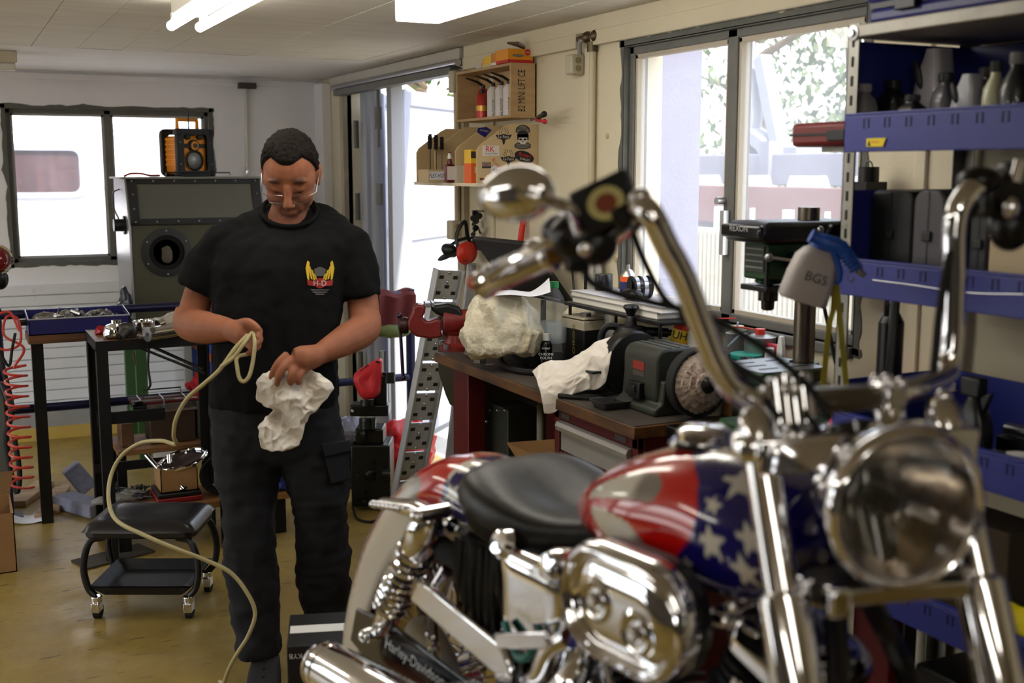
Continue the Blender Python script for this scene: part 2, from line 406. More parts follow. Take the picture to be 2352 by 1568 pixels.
# right wall: door opening and window opening
dy0, dy1, dz = 5.07, 6.80, 2.075
ry0, ry1, rz0, rz1 = 2.40, 3.615, 1.115, 2.03
b = MB(); T = .16
b.bx((XR, YF - .2, 0), (XR + T, ry0, CZ + .02)); b.bx((XR, ry1, 0), (XR + T, dy0, CZ + .02)); b.bx((XR, dy1, 0), (XR + T, YB + .2, CZ + .02))
b.bx((XR, ry0, 0), (XR + T, ry1, rz0)); b.bx((XR, ry0, rz1), (XR + T, ry1, CZ + .02)); b.bx((XR, dy0, dz), (XR + T, dy1, CZ + .02))
wr = struct(b.build('wall_right', M_wallR, smooth=0))
for y in (3.87, 4.72, 2.18):
    MB().bx((XR - .012, y - .018, 0), (XR, y + .018, 2.05)).build('joint_strip', M_wallR, wr, smooth=0, bevel=.003)
bo = MB()
for y, z in ((3.73, 1.72), (3.13, 2.075), (3.7, 1.36), (3.66, 1.27), (2.7, 2.09)):
    bo.cyl((XR - .004, y, z), (XR + .001, y, z), .011, n=12); bo.cyl((XR - .007, y, z), (XR, y, z), .006, n=8)
bo.build('screw_head', mat('screw_cream', (196, 182, 150), .5), wr)
tr = struct(MB().bx((XR - .028, YF, 2.052), (XR, 3.82, 2.105)).bx((XR - .028, 3.93, 2.052), (XR, 5.0, 2.105)).bx((XR - .014, YF, 2.105), (XR, 5.02, CZ)).build('trim_3', M_wallR, smooth=0, bevel=.003))
tr = struct(MB().bx((XR - .03, 5.03, 2.105), (XR, 7.05, CZ - .004)).build('trim_4', mat('lintel_paint', (190, 184, 172), .6, var=.1), smooth=0, bevel=.004))
tr = struct(MB().bx((XR - .06, 7.12, 0), (XR, YB, 2.13)).build('trim_5', M_wallB, smooth=0, bevel=.004))
# the two walls behind the photographer, each with a plain window
def wallwin(nm, wn, a0, a1, w0, w1, z0, bx_):
    m = MB()
    for p, q, r_, s_ in ((a0, w0, -.02, CZ + .02), (w1, a1, -.02, CZ + .02), (w0, w1, -.02, z0), (w0, w1, 2.0, CZ + .02)): bx_(m, p, q, r_, s_)
    struct(m.build(nm, mat('dark_far_wall', (92, 88, 84), .8, var=.2, scale=2), smooth=0))
    t = struct(thing(wn, (0, 0, 0), None, None)); m = MB()
    for p, q, r_, s_ in ((w0, w1, z0, z0 + .04), (w0, w1, 1.96, 2.0), (w0, w0 + .04, z0, 2.0), (w1 - .04, w1, z0, 2.0), ((w0 + w1) / 2 - .03, (w0 + w1) / 2 + .03, z0, 2.0)): bx_(m, p, q, r_, s_)
    m.build('window_frame', M_grey, t, smooth=0)
wallwin('wall_left', 'window_3', YF - .2, YB + .2, 3.0, 6.9, .4, lambda m, p, q, r_, s_: m.bx((XL - .2, p, r_), (XL, q, s_)))
wallwin('wall_front', 'window_4', XL - .2, XR + .2, -2.6, -1.4, 1.1, lambda m, p, q, r_, s_: m.bx((p, YF - .2, r_), (q, YF, s_)))

w2 = struct(thing('window_2', (0, 0, 0), None, None)); f = MB(); my0, my1 = 2.985, 3.035
for (a, bb) in (((ry0, rz0), (ry1, rz0 + .028)), ((ry0, rz1 - .028), (ry1, rz1)), ((ry0, rz0), (ry0 + .03, rz1)), ((ry1 - .03, rz0), (ry1, rz1)), ((my0, rz0), (my1, rz1))):
    f.bx((XR + .02, a[0], a[1]), (XR + .08, bb[0], bb[1]))
f.build('window_frame', M_grey, w2, bevel=.004)
g = MB()
for ya, yb in ((ry0 + .03, my0), (my1, ry1 - .03)):
    for (a, bb) in (((ya, rz0 + .028), (yb, rz0 + .042)), ((ya, rz1 - .042), (yb, rz1 - .028)), ((ya, rz0 + .03), (ya + .012, rz1 - .03)), ((yb - .012, rz0 + .03), (yb, rz1 - .03))):
        g.bx((XR + .028, a[0], a[1]), (XR + .06, bb[0], bb[1]))
g.build('glazing_bead', mat('bead_beige', (178, 168, 150), .5), w2)
for ya, yb in ((ry0 + .032, my0 - .002), (my1 + .002, ry1 - .032)):
    MB().bx((XR + .044, ya, rz0 + .03), (XR + .049, yb, rz1 - .03)).build('pane', GL_R, w2, smooth=0)
reveal(w2, [((XR - .003, ry0 - .003, rz0), (XR + .03, ry0 + .002, rz1)), ((XR - .003, ry1 - .002, rz0), (XR + .03, ry1 + .003, rz1)), ((XR - .003, ry0, rz1 - .002), (XR + .03, ry1, rz1 + .003))])
painted_border(MB(), ry0, ry1, rz0, rz1, lambda a, z: (XR - .003, a, z), .032, 5).build('paint_border', M_greyrough, w2, smooth=0)
MB().bx((XR - .015, ry0, rz0 - .03), (XR + .03, ry1, rz0)).build('window_sill', M_grey, w2, bevel=.004)
cl = MB().bx((XR - .004, 3.0, 1.33), (XR + .02, 3.02, 1.47)).cyl((XR - .012, 3.03, 1.50), (XR + .02, 3.03, 1.50), .012, n=12)
cl.build('window_catch', mat('catch_metal', (190, 190, 192), .3, .9), w2)

# fluorescent fixtures
TUBE = mat('lit_tube', (255, 250, 240), .4, emit=LAMP_E)
TUBE2 = mat('lit_diffuser', (255, 250, 240), .4, emit=LAMP_E * .55)
FIXW = mat('fixture_white', (214, 212, 204), .5)
def twin_lamp(x, y0, y1, label):
    o = thing('ceiling_lamp', (x, (y0 + y1) / 2, CZ), label, 'lamp', 'twin tube lamps on the ceiling')
    MB().bx((x - .055, y0 + .04, CZ - .06), (x + .055, y1 - .05, CZ)).build('lamp_housing', FIXW, o, bevel=.006)
    for s in (-1, 1):
        MB().cyl((x + s * .047, y0, CZ - .085), (x + s * .047, y1, CZ - .085), .0165, n=16).build('tube', TUBE, o)
        for y in (y0 + .02, y1 - .08):
            MB().bx((x + s * .047 - .012, y, CZ - .085), (x + s * .047 + .012, y + .03, CZ - .05)).build('tube_holder', FIXW, o, bevel=.003)
    return o
twin_lamp(.765, 2.6, 4.08, 'white twin tube lamp with bare tubes on the ceiling above the man')
o = thing('ceiling_lamp', (1.385, 2.9, CZ), 'white boxed ceiling lamp with glowing diffuser, right of the bare tubes', 'lamp')
MB().bx((1.32, 2.1, CZ - .03), (1.45, 3.5, CZ)).build('lamp_housing', FIXW, o, bevel=.004)
MB().bx((1.31, 2.08, CZ - .1), (1.46, 3.53, CZ - .03)).build('diffuser', TUBE2, o, bevel=.006)
o = thing('ceiling_lamp', (-.3, 6.0, CZ), 'unlit cream ceiling lamp at the left edge by the back wall', 'lamp')
MB().bx((-.95, 6.14, CZ - .055), (.352, 6.26, CZ)).build('lamp_housing', mat('fixture_cream', (190, 180, 158), .5), o, bevel=.004)
MB().bx((-.95, 6.17, CZ - .09), (.345, 6.23, CZ - .055)).build('tube_cover', FIXW, o, bevel=.004)
# the workshop goes on behind the camera with the same lamps, plus one added fill
twin_lamp(-1.3, 4.5, 6.0, 'white twin tube lamp added out of view at the far left to fill the back wall')  # unseen fill lamp, added to brighten the back wall
twin_lamp(.35, -1.3, .2, 'white twin tube lamp on the ceiling over the motorcycle front')
twin_lamp(-1.6, 1.6, 3.1, 'white twin tube lamp on the ceiling of the left half of the workshop')
twin_lamp(-1.6, -1.6, -.1, 'white twin tube lamp on the ceiling in the rear left corner')

# ---- folding metal door, opened outwards
d = struct(thing('door_1', (XR, 6.4, 0), None, None))
M_dw = mat('door_white', (158, 160, 176), .5, var=.04, scale=3)
M_dg = mat('door_grey', (150, 152, 158), .5)
def leaf(p, q, z0, z1, th=.04, nm='door_leaf', rim=.09):
    p = V((p[0], p[1], 0)); q = V((q[0], q[1], 0)); u = (q - p).normalized(); n = V((-u.y, u.x, 0)); L = (q - p).length
    R = M((u, n, V((0, 0, 1)))).transposed()
    mb = MB(); 
    def pl(a0, a1, h0, h1, t0, t1, mi=0): mb.box(p + u * ((a0 + a1) / 2) + n * ((t0 + t1) / 2) + V((0, 0, (h0 + h1) / 2)), (a1 - a0, t1 - t0, h1 - h0), R, mi)
    pl(0, rim, z0, z1, -th / 2, th / 2); pl(L - rim, L, z0, z1, -th / 2, th / 2); pl(rim, L - rim, z0, z0 + rim, -th / 2, th / 2); pl(rim, L - rim, z1 - rim, z1, -th / 2, th / 2)
    pl(rim, L - rim, 1.19, 1.25, -th / 2, th / 2)
    o = mb.build(nm, M_dw, d, bevel=.012)
    mb = MB(); pl(rim, L - rim, z0 + rim, z1 - rim, -.006, .006); mb.build('door_panel', mat('door_panel_white', (186, 190, 200), .6, var=.05), d, smooth=0)
    return o
leaf((2.30, 6.12), (2.99, 6.80), .03, 2.035)
leaf((2.30, 6.47), (2.62, 7.10), .03, 2.035, .05, 'door_leaf', .07)
po = MB()
po.bx((2.215, 6.055, .02), (2.285, 6.125, 2.055)).bx((2.20, 6.30, .02), (2.25, 6.36, 2.055)).bx((2.20, 6.43, .02), (2.27, 6.49, 2.055)).bx((2.23, 6.56, .02), (2.3, 6.62, 2.055))
po.build('door_post', M_dg, d, bevel=.004)
hg = MB()
for z in (1.82, 1.40, .45):
    hg.cyl((2.195, 6.2, z), (2.195, 6.2, z + .12), .02, n=12)
    hg.cyl((2.19, 6.58, z - .1), (2.19, 6.58, z + .06), .016, n=12)
hg.cyl((2.195, 6.2, 1.72), (2.195, 6.2, 2.06), .009, n=8)
hg.build('hinge', M_grey, d)
hd = MB().tube([(2.16, 6.72, 1.3), (2.13, 6.72, 1.28), (2.13, 6.72, .95), (2.16, 6.72, .92)], .007); hd.build('door_handle', STEEL, d)
struct(MB().bx((XR - .03, 4.99, 0), (XR + .03, 5.07, 2.06)).bx((XR - .03, 6.8, 0), (XR + .03, 6.86, 2.07)).build('trim_6', mat('jamb', (170, 158, 135), .6, var=.1), smooth=0, bevel=.004))
t = thing('door_rail', (XR, 5.9, 2.08), 'grey steel track with round tube over the folding door', 'rail')
MB().tube([(XR - .05, 5.0, 2.085), (XR - .05, 6.9, 2.085)], .017).build('tube', mat('rail_zinc', (180, 184, 190), .25, .9), t)
MB().bx((XR - .07, 5.05, 2.035), (XR - .005, 6.85, 2.07)).build('track', M_grey, t, bevel=.003)
# junction boxes and conduits on the walls
ELB = mat('switch_cream', (186, 178, 155), .5)
def jbox(c, d, label, tail=None):
    t = thing('junction_box', c, label, 'box')
    MB().box(c, d).build('box_body', ELB, t, bevel=.008)
    m = MB(); c = V(c)
    m.cyl(c + V((0, -d[1] / 2 - .004, d[2] * .2)), c + V((0, -d[1] / 2, d[2] * .2)), .012, n=12); m.cyl(c + V((0, -d[1] / 2 - .004, -d[2] * .2)), c + V((0, -d[1] / 2, -d[2] * .2)), .012, n=12)
    m.build('gland', mat('gland', (140, 128, 90), .5), t)
    if tail: MB().tube(tail, .009, 8).build('cable', mat('cable_grey', (150, 148, 142), .6), t)
jbox((XR - .035, 3.87 + .05, 1.99), (.06, .055, .075), 'cream junction box high on the wall left of the big window', bez([(XR - .02, 3.91, 2.03), (XR - .025, 3.9, 2.07), (XR - .02, 3.88, 2.08)], 5))
jbox((XR - .04, 5.03, 2.0), (.07, .06, .1), 'cream junction box on the door post by the spray can crate')
jbox((XR - .05, 5.05, 1.315), (.06, .07, .09), 'grey wall switch box above the ear muffs')
t = thing('wall_conduit', (XR - .02, 3.82, 1.1), 'cream vertical conduit pipe with brass clamp left of the big window', 'pipe')
MB().cyl((XR - .018, 3.815, .95), (XR - .018, 3.815, 2.03), .013, n=12).build('pipe', mat('pipe_cream', (196, 186, 158), .5), t)
MB().cyl((XR - .02, 3.815, 2.03), (XR - .02, 3.815, 2.065), .02, n=12).ell((XR - .02, 3.85, 2.085), .022).ell((XR - .02, 3.79, 2.085), .022).cyl((XR - .02, 3.77, 2.085), (XR - .02, 3.92, 2.085), .011, n=10).build('fitting', mat('brass_dark', (96, 84, 62), .4, .8), t)
t = thing('wall_conduit', (1.71, YB - .02, 1.6), 'thin cream conduit pipe hanging down the back wall beside the radio', 'pipe')
MB().cyl((1.71, YB - .012, 1.60), (1.715, YB - .012, 2.1), .011, n=10).build('pipe', mat('pipe_white', (206, 204, 196), .5), t)
MB().bx((1.665, YB - .06, 2.09), (1.77, YB - .012, 2.125)).build('fitting', mat('fit_dark', (66, 60, 54), .5), t)
MB().ell((1.705, YB - .02, 1.58), (.012, .012, .03)).build('end_valve', CHROME, t)
t = thing('wall_conduit', (XR - .02, 5.04, 1.4), 'cream conduit pipe running down the door post', 'pipe')
MB().cyl((XR - .045, 5.03, 1.36), (XR - .045, 5.03, 1.95), .014, n=12).build('pipe', mat('pipe_beige', (186, 172, 145), .5), t)

# ================================================================ outdoors
M_asph = mat('yard_concrete', (170, 168, 162), .9, var=.12, scale=2)
struct(MB().bx((-14, YB + .22, -.12), (24, 40, -.02)).bx((-14, -20, -.12), (XL - .22, YB + .22, -.02)).bx((XL - .22, -20, -.12), (XR + .22, YF - .22, -.02)).bx((XR + .22, -20, -.12), (24, YB + .22, -.02)).build('ground', M_asph, smooth=0))
# caravan behind the back window
cv = thing('caravan', (-1.2, 9.6, 0), 'white caravan parked outside the back window', 'caravan')
M_cv = mat('caravan_white', (238, 238, 240), .45)
CY = 8.9
poly = [(-3.2, .45), (2.35, .45), (2.5, .7), (2.5, 2.0), (2.3, 2.5), (1.9, 2.62), (-2.9, 2.62), (-3.2, 2.3)]
MB().prism(poly, (0, CY, 0), (1, 0, 0), (0, 0, 1), -2.1).build('caravan_body', M_cv, cv, bevel=.04)
def cvp(px, py): q = P(px, py, Y=CY - .01); return q
a = cvp(20, 330); b2 = cvp(200, 455); cxx = (a.x + b2.x) / 2 - .42; wdt = (b2.x - a.x) + .84; czz = (a.z + b2.z) / 2; ht = a.z - b2.z
fr = MB(); pl = rrect(wdt, ht, .07); pi_ = rrect(wdt - .09, ht - .09, .05)
o3 = V((cxx, CY - .001, czz))
ringsA = [[o3 + V((p[0], -.0, p[1])) for p in pl], [o3 + V((p[0] * .985, -.035, p[1] * .985)) for p in pl], [o3 + V((p[0], -.035, p[1])) for p in pi_], [o3 + V((p[0], -.005, p[1])) for p in pi_]]
fr.loft(ringsA, False).build('window_frame', mat('caravan_frame', (120, 122, 132), .4), cv)
MB().prism(pi_, o3 + V((0, -.004, 0)), (1, 0, 0), (0, 0, 1), -.01).build('window_glass', mat('caravan_glass', (62, 44, 42), .12, var=.5, scale=2.5, stretch=(6, 1, .3)), cv)
zs = [cvp(100, y).z for y in (250, 290, 310)]
MB().bx((-3.1, CY - .012, zs[1] - .02), (2.45, CY, zs[1] + .02)).bx((-3.1, CY - .01, zs[2] - .008), (2.45, CY, zs[2] + .008)).build('stripe', mat('caravan_stripe', (206, 208, 214), .5), cv)
q = cvp(262, 437); MB().text('FREE', q + V((0, -.006, 0)), (1, 0, 0), (0, 0, 1), .055, shear=.3).build('lettering', mat('letter_grey', (90, 84, 110), .5), cv)
q = cvp(262, 447); MB().bx(q + V((-.12, -.006, -.003)), q + V((.14, 0, .003))).build('underline', INKR, cv)
for xx in (-1.4, -.6):
    MB().cyl((xx, CY + .05, .32), (xx, CY + .22, .32), .32, n=24).build('wheel', RUBBER, cv)
# concrete pillar outside the big window
struct(MB().bx(P(1448, 100, X=2.75) * 1 + V((0, -.0, -3)), (2.95, P(1519, 300, X=2.75).y, 2.9)).build('pillar_outside', mat('pillar_concrete', (88, 88, 104), .85, var=.08, scale=8, bump=.2, bscale=60), smooth=0))
# corrugated translucent fence
M_fib = mat('fibreglass_sheet', (176, 172, 152), .6, var=.05, scale=3, dirt=(190, 180, 140), dscale=2.5, dlo=.55, dhi=.9)
FX = 3.9
fz = P(1600, 520, X=FX).z
fe = thing('fibreglass_fence', (FX, 4.5, 0), 'pale corrugated fibreglass fence outside the big window', 'fence')
yy = 1.2; k = 0
while yy < 7.6:
    def sheet(u, v, y0=yy):
        y = y0 + u * .6; return V((FX + .014 * sin(y * 2 * pi / .04), y, -.02 + v * (fz + .02)))
    MB().grid(sheet, 90, 1).build('fence_sheet', M_fib, fe, smooth=60)
    MB().bx((FX + .02, yy - .025, -.02), (FX + .06, yy + .025, fz + .12)).build('fence_post', mat('post_pale', (176, 184, 196), .5), fe, smooth=0)
    yy += .3 if False else .6; k += 1
for i in range(10):
    y = 1.5 + i * .6
    MB().bx((FX + .03, y - .012, -.02), (FX + .05, y + .012, fz + .12)).build('fence_bar', MATS['post_pale'], fe, smooth=0)
# truck bed beyond the fence
TX = 5.4
tk = thing('truck_bed', (TX + .9, 6, 0), 'rust brown steel truck bed with pale side boards outside the window', 'truck')
za, zb, zc = P(1560, 500, X=TX).z, P(1560, 424, X=TX).z, P(1560, 360, X=TX).z
MB().bx((TX, 2.2, za - .02), (TX + .06, 9.5, zb)).build('side_panel', mat('rust_brown', (96, 60, 50), .7, var=.12, scale=3), tk, smooth=0, bevel=.01)
M_lil = mat('tarp_white', (180, 184, 204), .5)
for i in range(9):
    y = 2.5 + i * .62
    MB().prism([(0, 0), (.42, 0), (.38, .1), (.05, .1)], (TX + .02, y, zb - .02), (0, 1, 0), (0, 0, 1), .05).build('white_flap', M_lil, tk, smooth=0)
MB().bx((TX + .5, 2.3, zb), (TX + .56, 9.4, zc + .02)).build('back_board', mat('board_grey', (104, 104, 114), .7, var=.1), tk, smooth=0, bevel=.01)
for i in range(6):
    MB().bx((TX + .46, 2.6 + i * 1.2, zb), (TX + .6, 2.72 + i * 1.2, zc + .12)).build('stake', MATS['board_grey'], tk, smooth=0)
MB().bx((TX + .1, 2.3, .5), (TX + .58, 9.4, za - .02)).build('chassis', DSTEEL, tk, smooth=0)
for y in (3.2, 7.8, 8.9):
    MB().cyl((TX + .1, y, .46), (TX + .4, y, .46), .48, n=24).build('wheel', RUBBER, tk)
# excavator-like loader arm beyond it
AX = 6.3
ar = thing('loader_crane', (AX + .3, 4.6, 0), 'pale grey loader crane folded behind the truck bed', 'crane')
M_ar = mat('crane_grey', (118, 120, 130), .6, var=.08)
def band(pts, wds, t, nm, x=AX):
    pts = [P(*q, X=x) for q in pts]; mb = MB(); rings = []
    for i, p_ in enumerate(pts):
        a = pts[max(i - 1, 0)]; b_ = pts[min(i + 1, len(pts) - 1)]; dd = (b_ - a); nn = V((0, -dd.z, dd.y)).normalized() * wds[i] / 2
        rings.append([p_ + nn, p_ - nn, p_ - nn + V((t, 0, 0)), p_ + nn + V((t, 0, 0))])
    mb.loft(rings).build(nm, M_ar, ar, bevel=.01)
band([(1700, 90), (1712, 190), (1716, 270), (1708, 340), (1700, 420)], [.1, .13, .14, .12, .14], .12, 'boom')
band([(1738, 130), (1755, 220), (1775, 320), (1790, 380)], [.12, .13, .12, .1], .12, 'jib')
band([(1700, 300), (1740, 330), (1764, 366), (1772, 410)], [.1, .12, .1, .08], .2, 'curved_link', AX - .05)
band([(1740, 350), (1830, 352)], [.1, .12], .3, 'base_frame', AX)
MB().bx((AX + .1, 3.7, .3), (AX + .5, 5.4, P(1740, 360, X=AX).z)).build('pedestal', M_ar, ar, bevel=.02)
# trees: leaf clumps on branches
LEAF = [mat('leaf_%s' % n, c, .5, spec=.3) for n, c in (('light', (84, 100, 56)), ('mid', (54, 76, 40)), ('pale', (118, 130, 96)))]
def tree(x, y, h, rx, seed, label, n=2600):
    r = random.Random(seed); t = thing('tree', (x, y, 0), label, 'tree', 'trees behind the yard')
    mb = MB(); mb.tube(bez([(x, y, -.02), (x + .1, y, h * .3), (x - .1, y + .1, h * .6), (x, y, h * .9)], 5), [.16 * (1 - i / 18) for i in range(16)], 8)
    for i in range(10):
        a = r.uniform(0, 6.28); z = h * r.uniform(.3, .8); L = rx * .8
        mb.tube(bez([(x, y, z), (x + cos(a) * L * .5, y + sin(a) * L * .5, z + L * .25), (x + cos(a) * L, y + sin(a) * L, z + L * .4)], 4), [.05 * (1 - i_ / 11) for i_ in range(9)], 6)
    mb.build('trunk', mat('bark', (92, 78, 62), .9, var=.2), t)
    mb = MB()
    for i in range(n):
        while True:
            q = V((r.uniform(-1, 1), r.uniform(-1, 1), r.uniform(-1, 1)))
            if .25 < q.length < 1: break
        c = V((x + q.x * rx, y + q.y * rx, h * .55 + q.z * h * .5)); s = r.uniform(.05, .11)
        if c.z < .1: continue
        u = V((r.gauss(0, 1), r.gauss(0, 1), r.gauss(0, 1))).normalized(); w_ = frame_of(u)[0]
        mb.add([c - u * s, c + w_ * s * .5, c + u * s, c - w_ * s * .5], [(0, 1, 2, 3)], r.choice((0, 0, 1, 2)))
    mb.build('crown', LEAF, t, smooth=0)
TRS = [(9.6, 1.6, 5.2), (9.6, 5.1, 5.6), (9.6, 8.6, 5.2), (9.4, 12.1, 5.6), (13.1, 3.3, 6.6), (13.1, 6.9, 6.8), (13.0, 10.5, 6.6), (6.0, 15.0, 5.4), (12.9, 14.2, 6.4)]
for i, (x, y, h) in enumerate(TRS):
    tree(x, y, h, 1.7, i, 'bright leafy tree in a row behind the yard fence', 4200 if i in (1, 2) else 2600)
# low wall beyond the folding door
struct(MB().bx((5.2, 11.2, -.02), (9, 11.4, 1.5)).build('yard_wall', mat('yard_white', (226, 226, 228), .8, var=.05), smooth=0))
# ================================================================ left half: rail, tray, cabinet, radio, table, stool, odds and ends
def blob(c, r, amp, seed, n=26, m=18, rot=None, sc=None, flat=None):
    """crumpled soft lump"""
    mb = MB().ell((0, 0, 0), r, rot, n, m); s = sc or 1.6 / max(r)
    crumple(mb, amp, s, seed)
    if flat is not None: mb.v = [(p[0], p[1], max(p[2], flat)) for p in mb.v]
    c = V(c); mb.v = [tuple(V(p) + c) for p in mb.v]; return mb
NAVY = mat('navy_pipe', (22, 24, 58), .35, .3)
RY = 5.68
t = thing('pipe_rail', (1.2, RY, 0), 'dark blue two-bar pipe rail standing across the back of the workshop', 'rail')
zl, zu = .505, .945
for z, r in ((zl, .021), (zu, .021)):
    MB().cyl((.17, RY, z), (2.17, RY, z), r, n=16).build('rail_bar', NAVY, t)
for x in (.17, 1.45, 2.17):
    MB().cyl((x, RY, 0), (x, RY, zu + .03), .024, n=16).bx((x - .06, RY - .06, 0), (x + .06, RY + .06, .012)).build('post', NAVY, t)
# shelf board on the rail, blue steel tray full of parts
WOODE = wood('oily_wood', (120, 78, 42), (62, 38, 22), .6)
t = thing('shelf_board', (.55, 5.53, .70), 'brown oily wooden board under the blue parts tray', 'board')
bz1 = P(60, 772, Y=5.42).z; bz0 = P(60, 792, Y=5.42).z
MB().bx((.285, 5.42, bz0), (.80, 5.64, bz1)).build('board', WOODE, t, bevel=.004)
for x in (.30, .55): MB().bx((x, 5.50, 0), (x + .05, 5.55, bz0)).build('bracket', BLACKM, t, smooth=0)
t = thing('parts_tray', (.55, 5.53, bz1 + .001), 'blue steel tray heaped with small metal parts', 'tray')
x0, x1, y0, y1, z0, z1 = .29, .715, 5.42, 5.635, bz1 + .001, P(60, 735, Y=5.42).z
BLUEP = mat('blue_paint', (26, 26, 92), .4, var=.1)
MB().bx((x0, y0, z0), (x1, y1, z0 + .004)).bx((x0, y0, z0), (x1, y0 + .004, z1)).bx((x0, y1 - .004, z0), (x1, y1, z1 + .02)).bx((x0, y0, z0), (x0 + .004, y1, z1)).bx((x1 - .004, y0, z0), (x1, y1, z1)).build('tray_body', BLUEP, t, smooth=0)
MB().tube([(x0, y1, z1 + .02), (x0, y0, z1), (x1, y0, z1), (x1, y1, z1 + .02)], .004, 8).build('tray_rim', mat('worn_rim', (150, 150, 160), .4, .6), t)
MB().cyl((x0 - .035, 5.5, z0 + .05), (x0, 5.5, z0 + .05), .014, n=12).build('tray_knob', BLACK, t)
hp = MB(); r = random.Random(4)
for i in range(90):
    c = V((r.uniform(x0 + .03, x1 - .03), r.uniform(y0 + .03, y1 - .04), 0)); c.z = z0 + .03 + .06 * (1 - abs(c.x - .5) / .3) * r.uniform(.3, 1)
    d = V((r.gauss(0, 1), r.gauss(0, 1), r.gauss(0, .5))).normalized() * r.uniform(.015, .035)
    if i % 3: hp.cyl(c - d, c + d, r.uniform(.004, .011), n=8)
    else: hp.lathe([(.006, 0), (.012, 0), (.012, .006), (.006, .006)], c, d, 10)
hp.build('small_parts', STEEL, t, label='heap of bolts and small metal parts').__setitem__('kind', 'stuff')
for k, c in enumerate(((.36, z1 - .005), (.60, z1 - .005), (.47, z1))):
    blob((c[0], 5.53, c[1]), (.05, .03, .02), .012, k, 14, 10).build('metal_bracket', mat('cast_alloy', (128, 124, 116), .45, .8, var=.2), t)
# another blue rail end is hidden; sand blasting cabinet
OL = mat('olive_paint', (62, 60, 40), .5, var=.06, scale=5)
OLS = mat('lit_cabinet_side', (150, 150, 152), .35, .5, var=.1)  # paler than the olive body: light on the side put into its colour
BLKF = mat('black_frame', (34, 33, 32), .5)
cb = thing('sandblasting_cabinet', (1.23, 6.65, 0), 'olive green sandblasting cabinet with sloped window and round glove port', 'cabinet')
cx0, cx1, cf, cbk, cz0, czm, czt = .865, 1.60, 6.42, 6.95, .80, 1.30, 1.545
MB().prism([(cf, cz0), (cf, czm), (cf + .09, czt), (cbk, czt), (cbk, cz0)], (cx0 + .012, 0, 0), (0, 1, 0), (0, 0, 1), cx1 - cx0 - .024).build('cabinet_body', OL, cb, bevel=.004)
for x in (cx0, cx1 - .012):
    MB().prism([(cf - .004, cz0), (cf - .004, czm), (cf + .086, czt + .004), (cbk, czt + .004), (cbk, cz0)], (x, 0, 0), (0, 1, 0), (0, 0, 1), .012).build('side_plate', OLS, cb, bevel=.003)
MB().bx((cx0 - .02, cf + .07, czt + .002), (cx1 + .02, cbk + .02, czt + .012)).build('lid', mat('lid_grey', (120, 118, 110), .5), cb, bevel=.002)
sl = V((0, .09, czt - czm)).normalized(); sn = V((0, -sl.z, sl.y)); so = V(((cx0 + cx1) / 2, cf, czm)); H_ = (V((0, .09, czt - czm))).length
Rs = M((V((1, 0, 0)), sl, -sn)).transposed()
fr = MB(); W_ = cx1 - cx0 - .02
for (a0, a1, h0, h1) in ((-W_ / 2, W_ / 2, 0, .035), (-W_ / 2, W_ / 2, H_ - .03, H_), (-W_ / 2, -W_ / 2 + .05, 0, H_), (W_ / 2 - .05, W_ / 2, 0, H_)):
    fr.box(so + V(((a0 + a1) / 2, 0, 0)) + sl * ((h0 + h1) / 2) + sn * .008, (a1 - a0, h1 - h0, .014), Rs)
fr.build('window_frame', BLKF, cb, bevel=.003)
MB().box(so + sl * (H_ / 2) + sn * .004, (W_ - .08, H_ - .05, .004), Rs).build('window_glass', mat('cabinet_glass', (92, 92, 84), .25, spec=.7), cb, smooth=0)
sc = MB()
for a in np.linspace(-W_ / 2 + .025, W_ / 2 - .025, 7):
    for h in (.017, H_ - .015): sc.ell(so + V((a, 0, 0)) + sl * h + sn * .016, .0045, None, 8, 6)
for h in (.09, .17):
    for a in (-W_ / 2 + .025, W_ / 2 - .025): sc.ell(so + V((a, 0, 0)) + sl * h + sn * .016, .0045, None, 8, 6)
sc.build('screws', STEEL, cb)
for x in (1.055, 1.42):
    c = V((x, cf, 1.155))
    MB().lathe([(.095, -.004), (.132, -.004), (.132, .006), (.1, .012), (.094, .012), (.094, -.004)], c, (0, -1, 0), 36).build('port_ring', BLKF, cb)
    MB().lathe([(.095, .005), (.07, -.0), (.001, -.0)], c, (0, -1, 0), 30, cap=False).build('port_hole', mat('deep_black', (5, 5, 5), .9), cb)
    gl = MB().ell(c + V((0, -.004, -.012)), (.028, .02, .05), None, 14, 10); crumple(gl, .008, 30, 3)
    gl.build('glove', mat('glove_grey', (84, 78, 66), .9), cb)
    s2 = MB()
    for k in range(6):
        a = k * pi / 3 + pi / 6; s2.ell(c + V((cos(a) * .117, -.011, sin(a) * .117)), .005, None, 8, 6)
    s2.build('port_screws', STEEL, cb)
MB().cyl((cx0 - .012, 6.55, 1.30), (cx0, 6.55, 1.30), .05, n=20).cyl((cx0 - .06, 6.55, 1.30), (cx0 - .012, 6.55, 1.30), .034, n=18).build('side_knob', BLACK, cb)
MB().tube(bez([(cx0 - .03, 6.56, 1.33), (cx0 - .05, 6.6, 1.4), (cx0 - .035, 6.7, 1.47), (cx0 + .0, 6.72, 1.49)]), .004, 8).build('cable', BLACK, cb)
GRN = mat('green_paint', (46, 78, 38), .5, var=.1)
for x, y in ((.90, 6.47), (1.54, 6.47), (.90, 6.9), (1.54, 6.9)):
    MB().bx((x - .03, y - .02, 0), (x + .03, y + .02, .80)).build('leg', GRN, cb, bevel=.003)
MB().bx((.88, 6.46, .22), (1.56, 6.92, .245)).build('lower_shelf', GRN, cb, bevel=.003)
MB().tube([(1.1, 6.6, czt + .02), (1.1, 6.6, czt + .035), (1.45, 6.6, czt + .035), (1.45, 6.6, czt + .02)], .004, 6).build('top_bar', DSTEEL, cb)
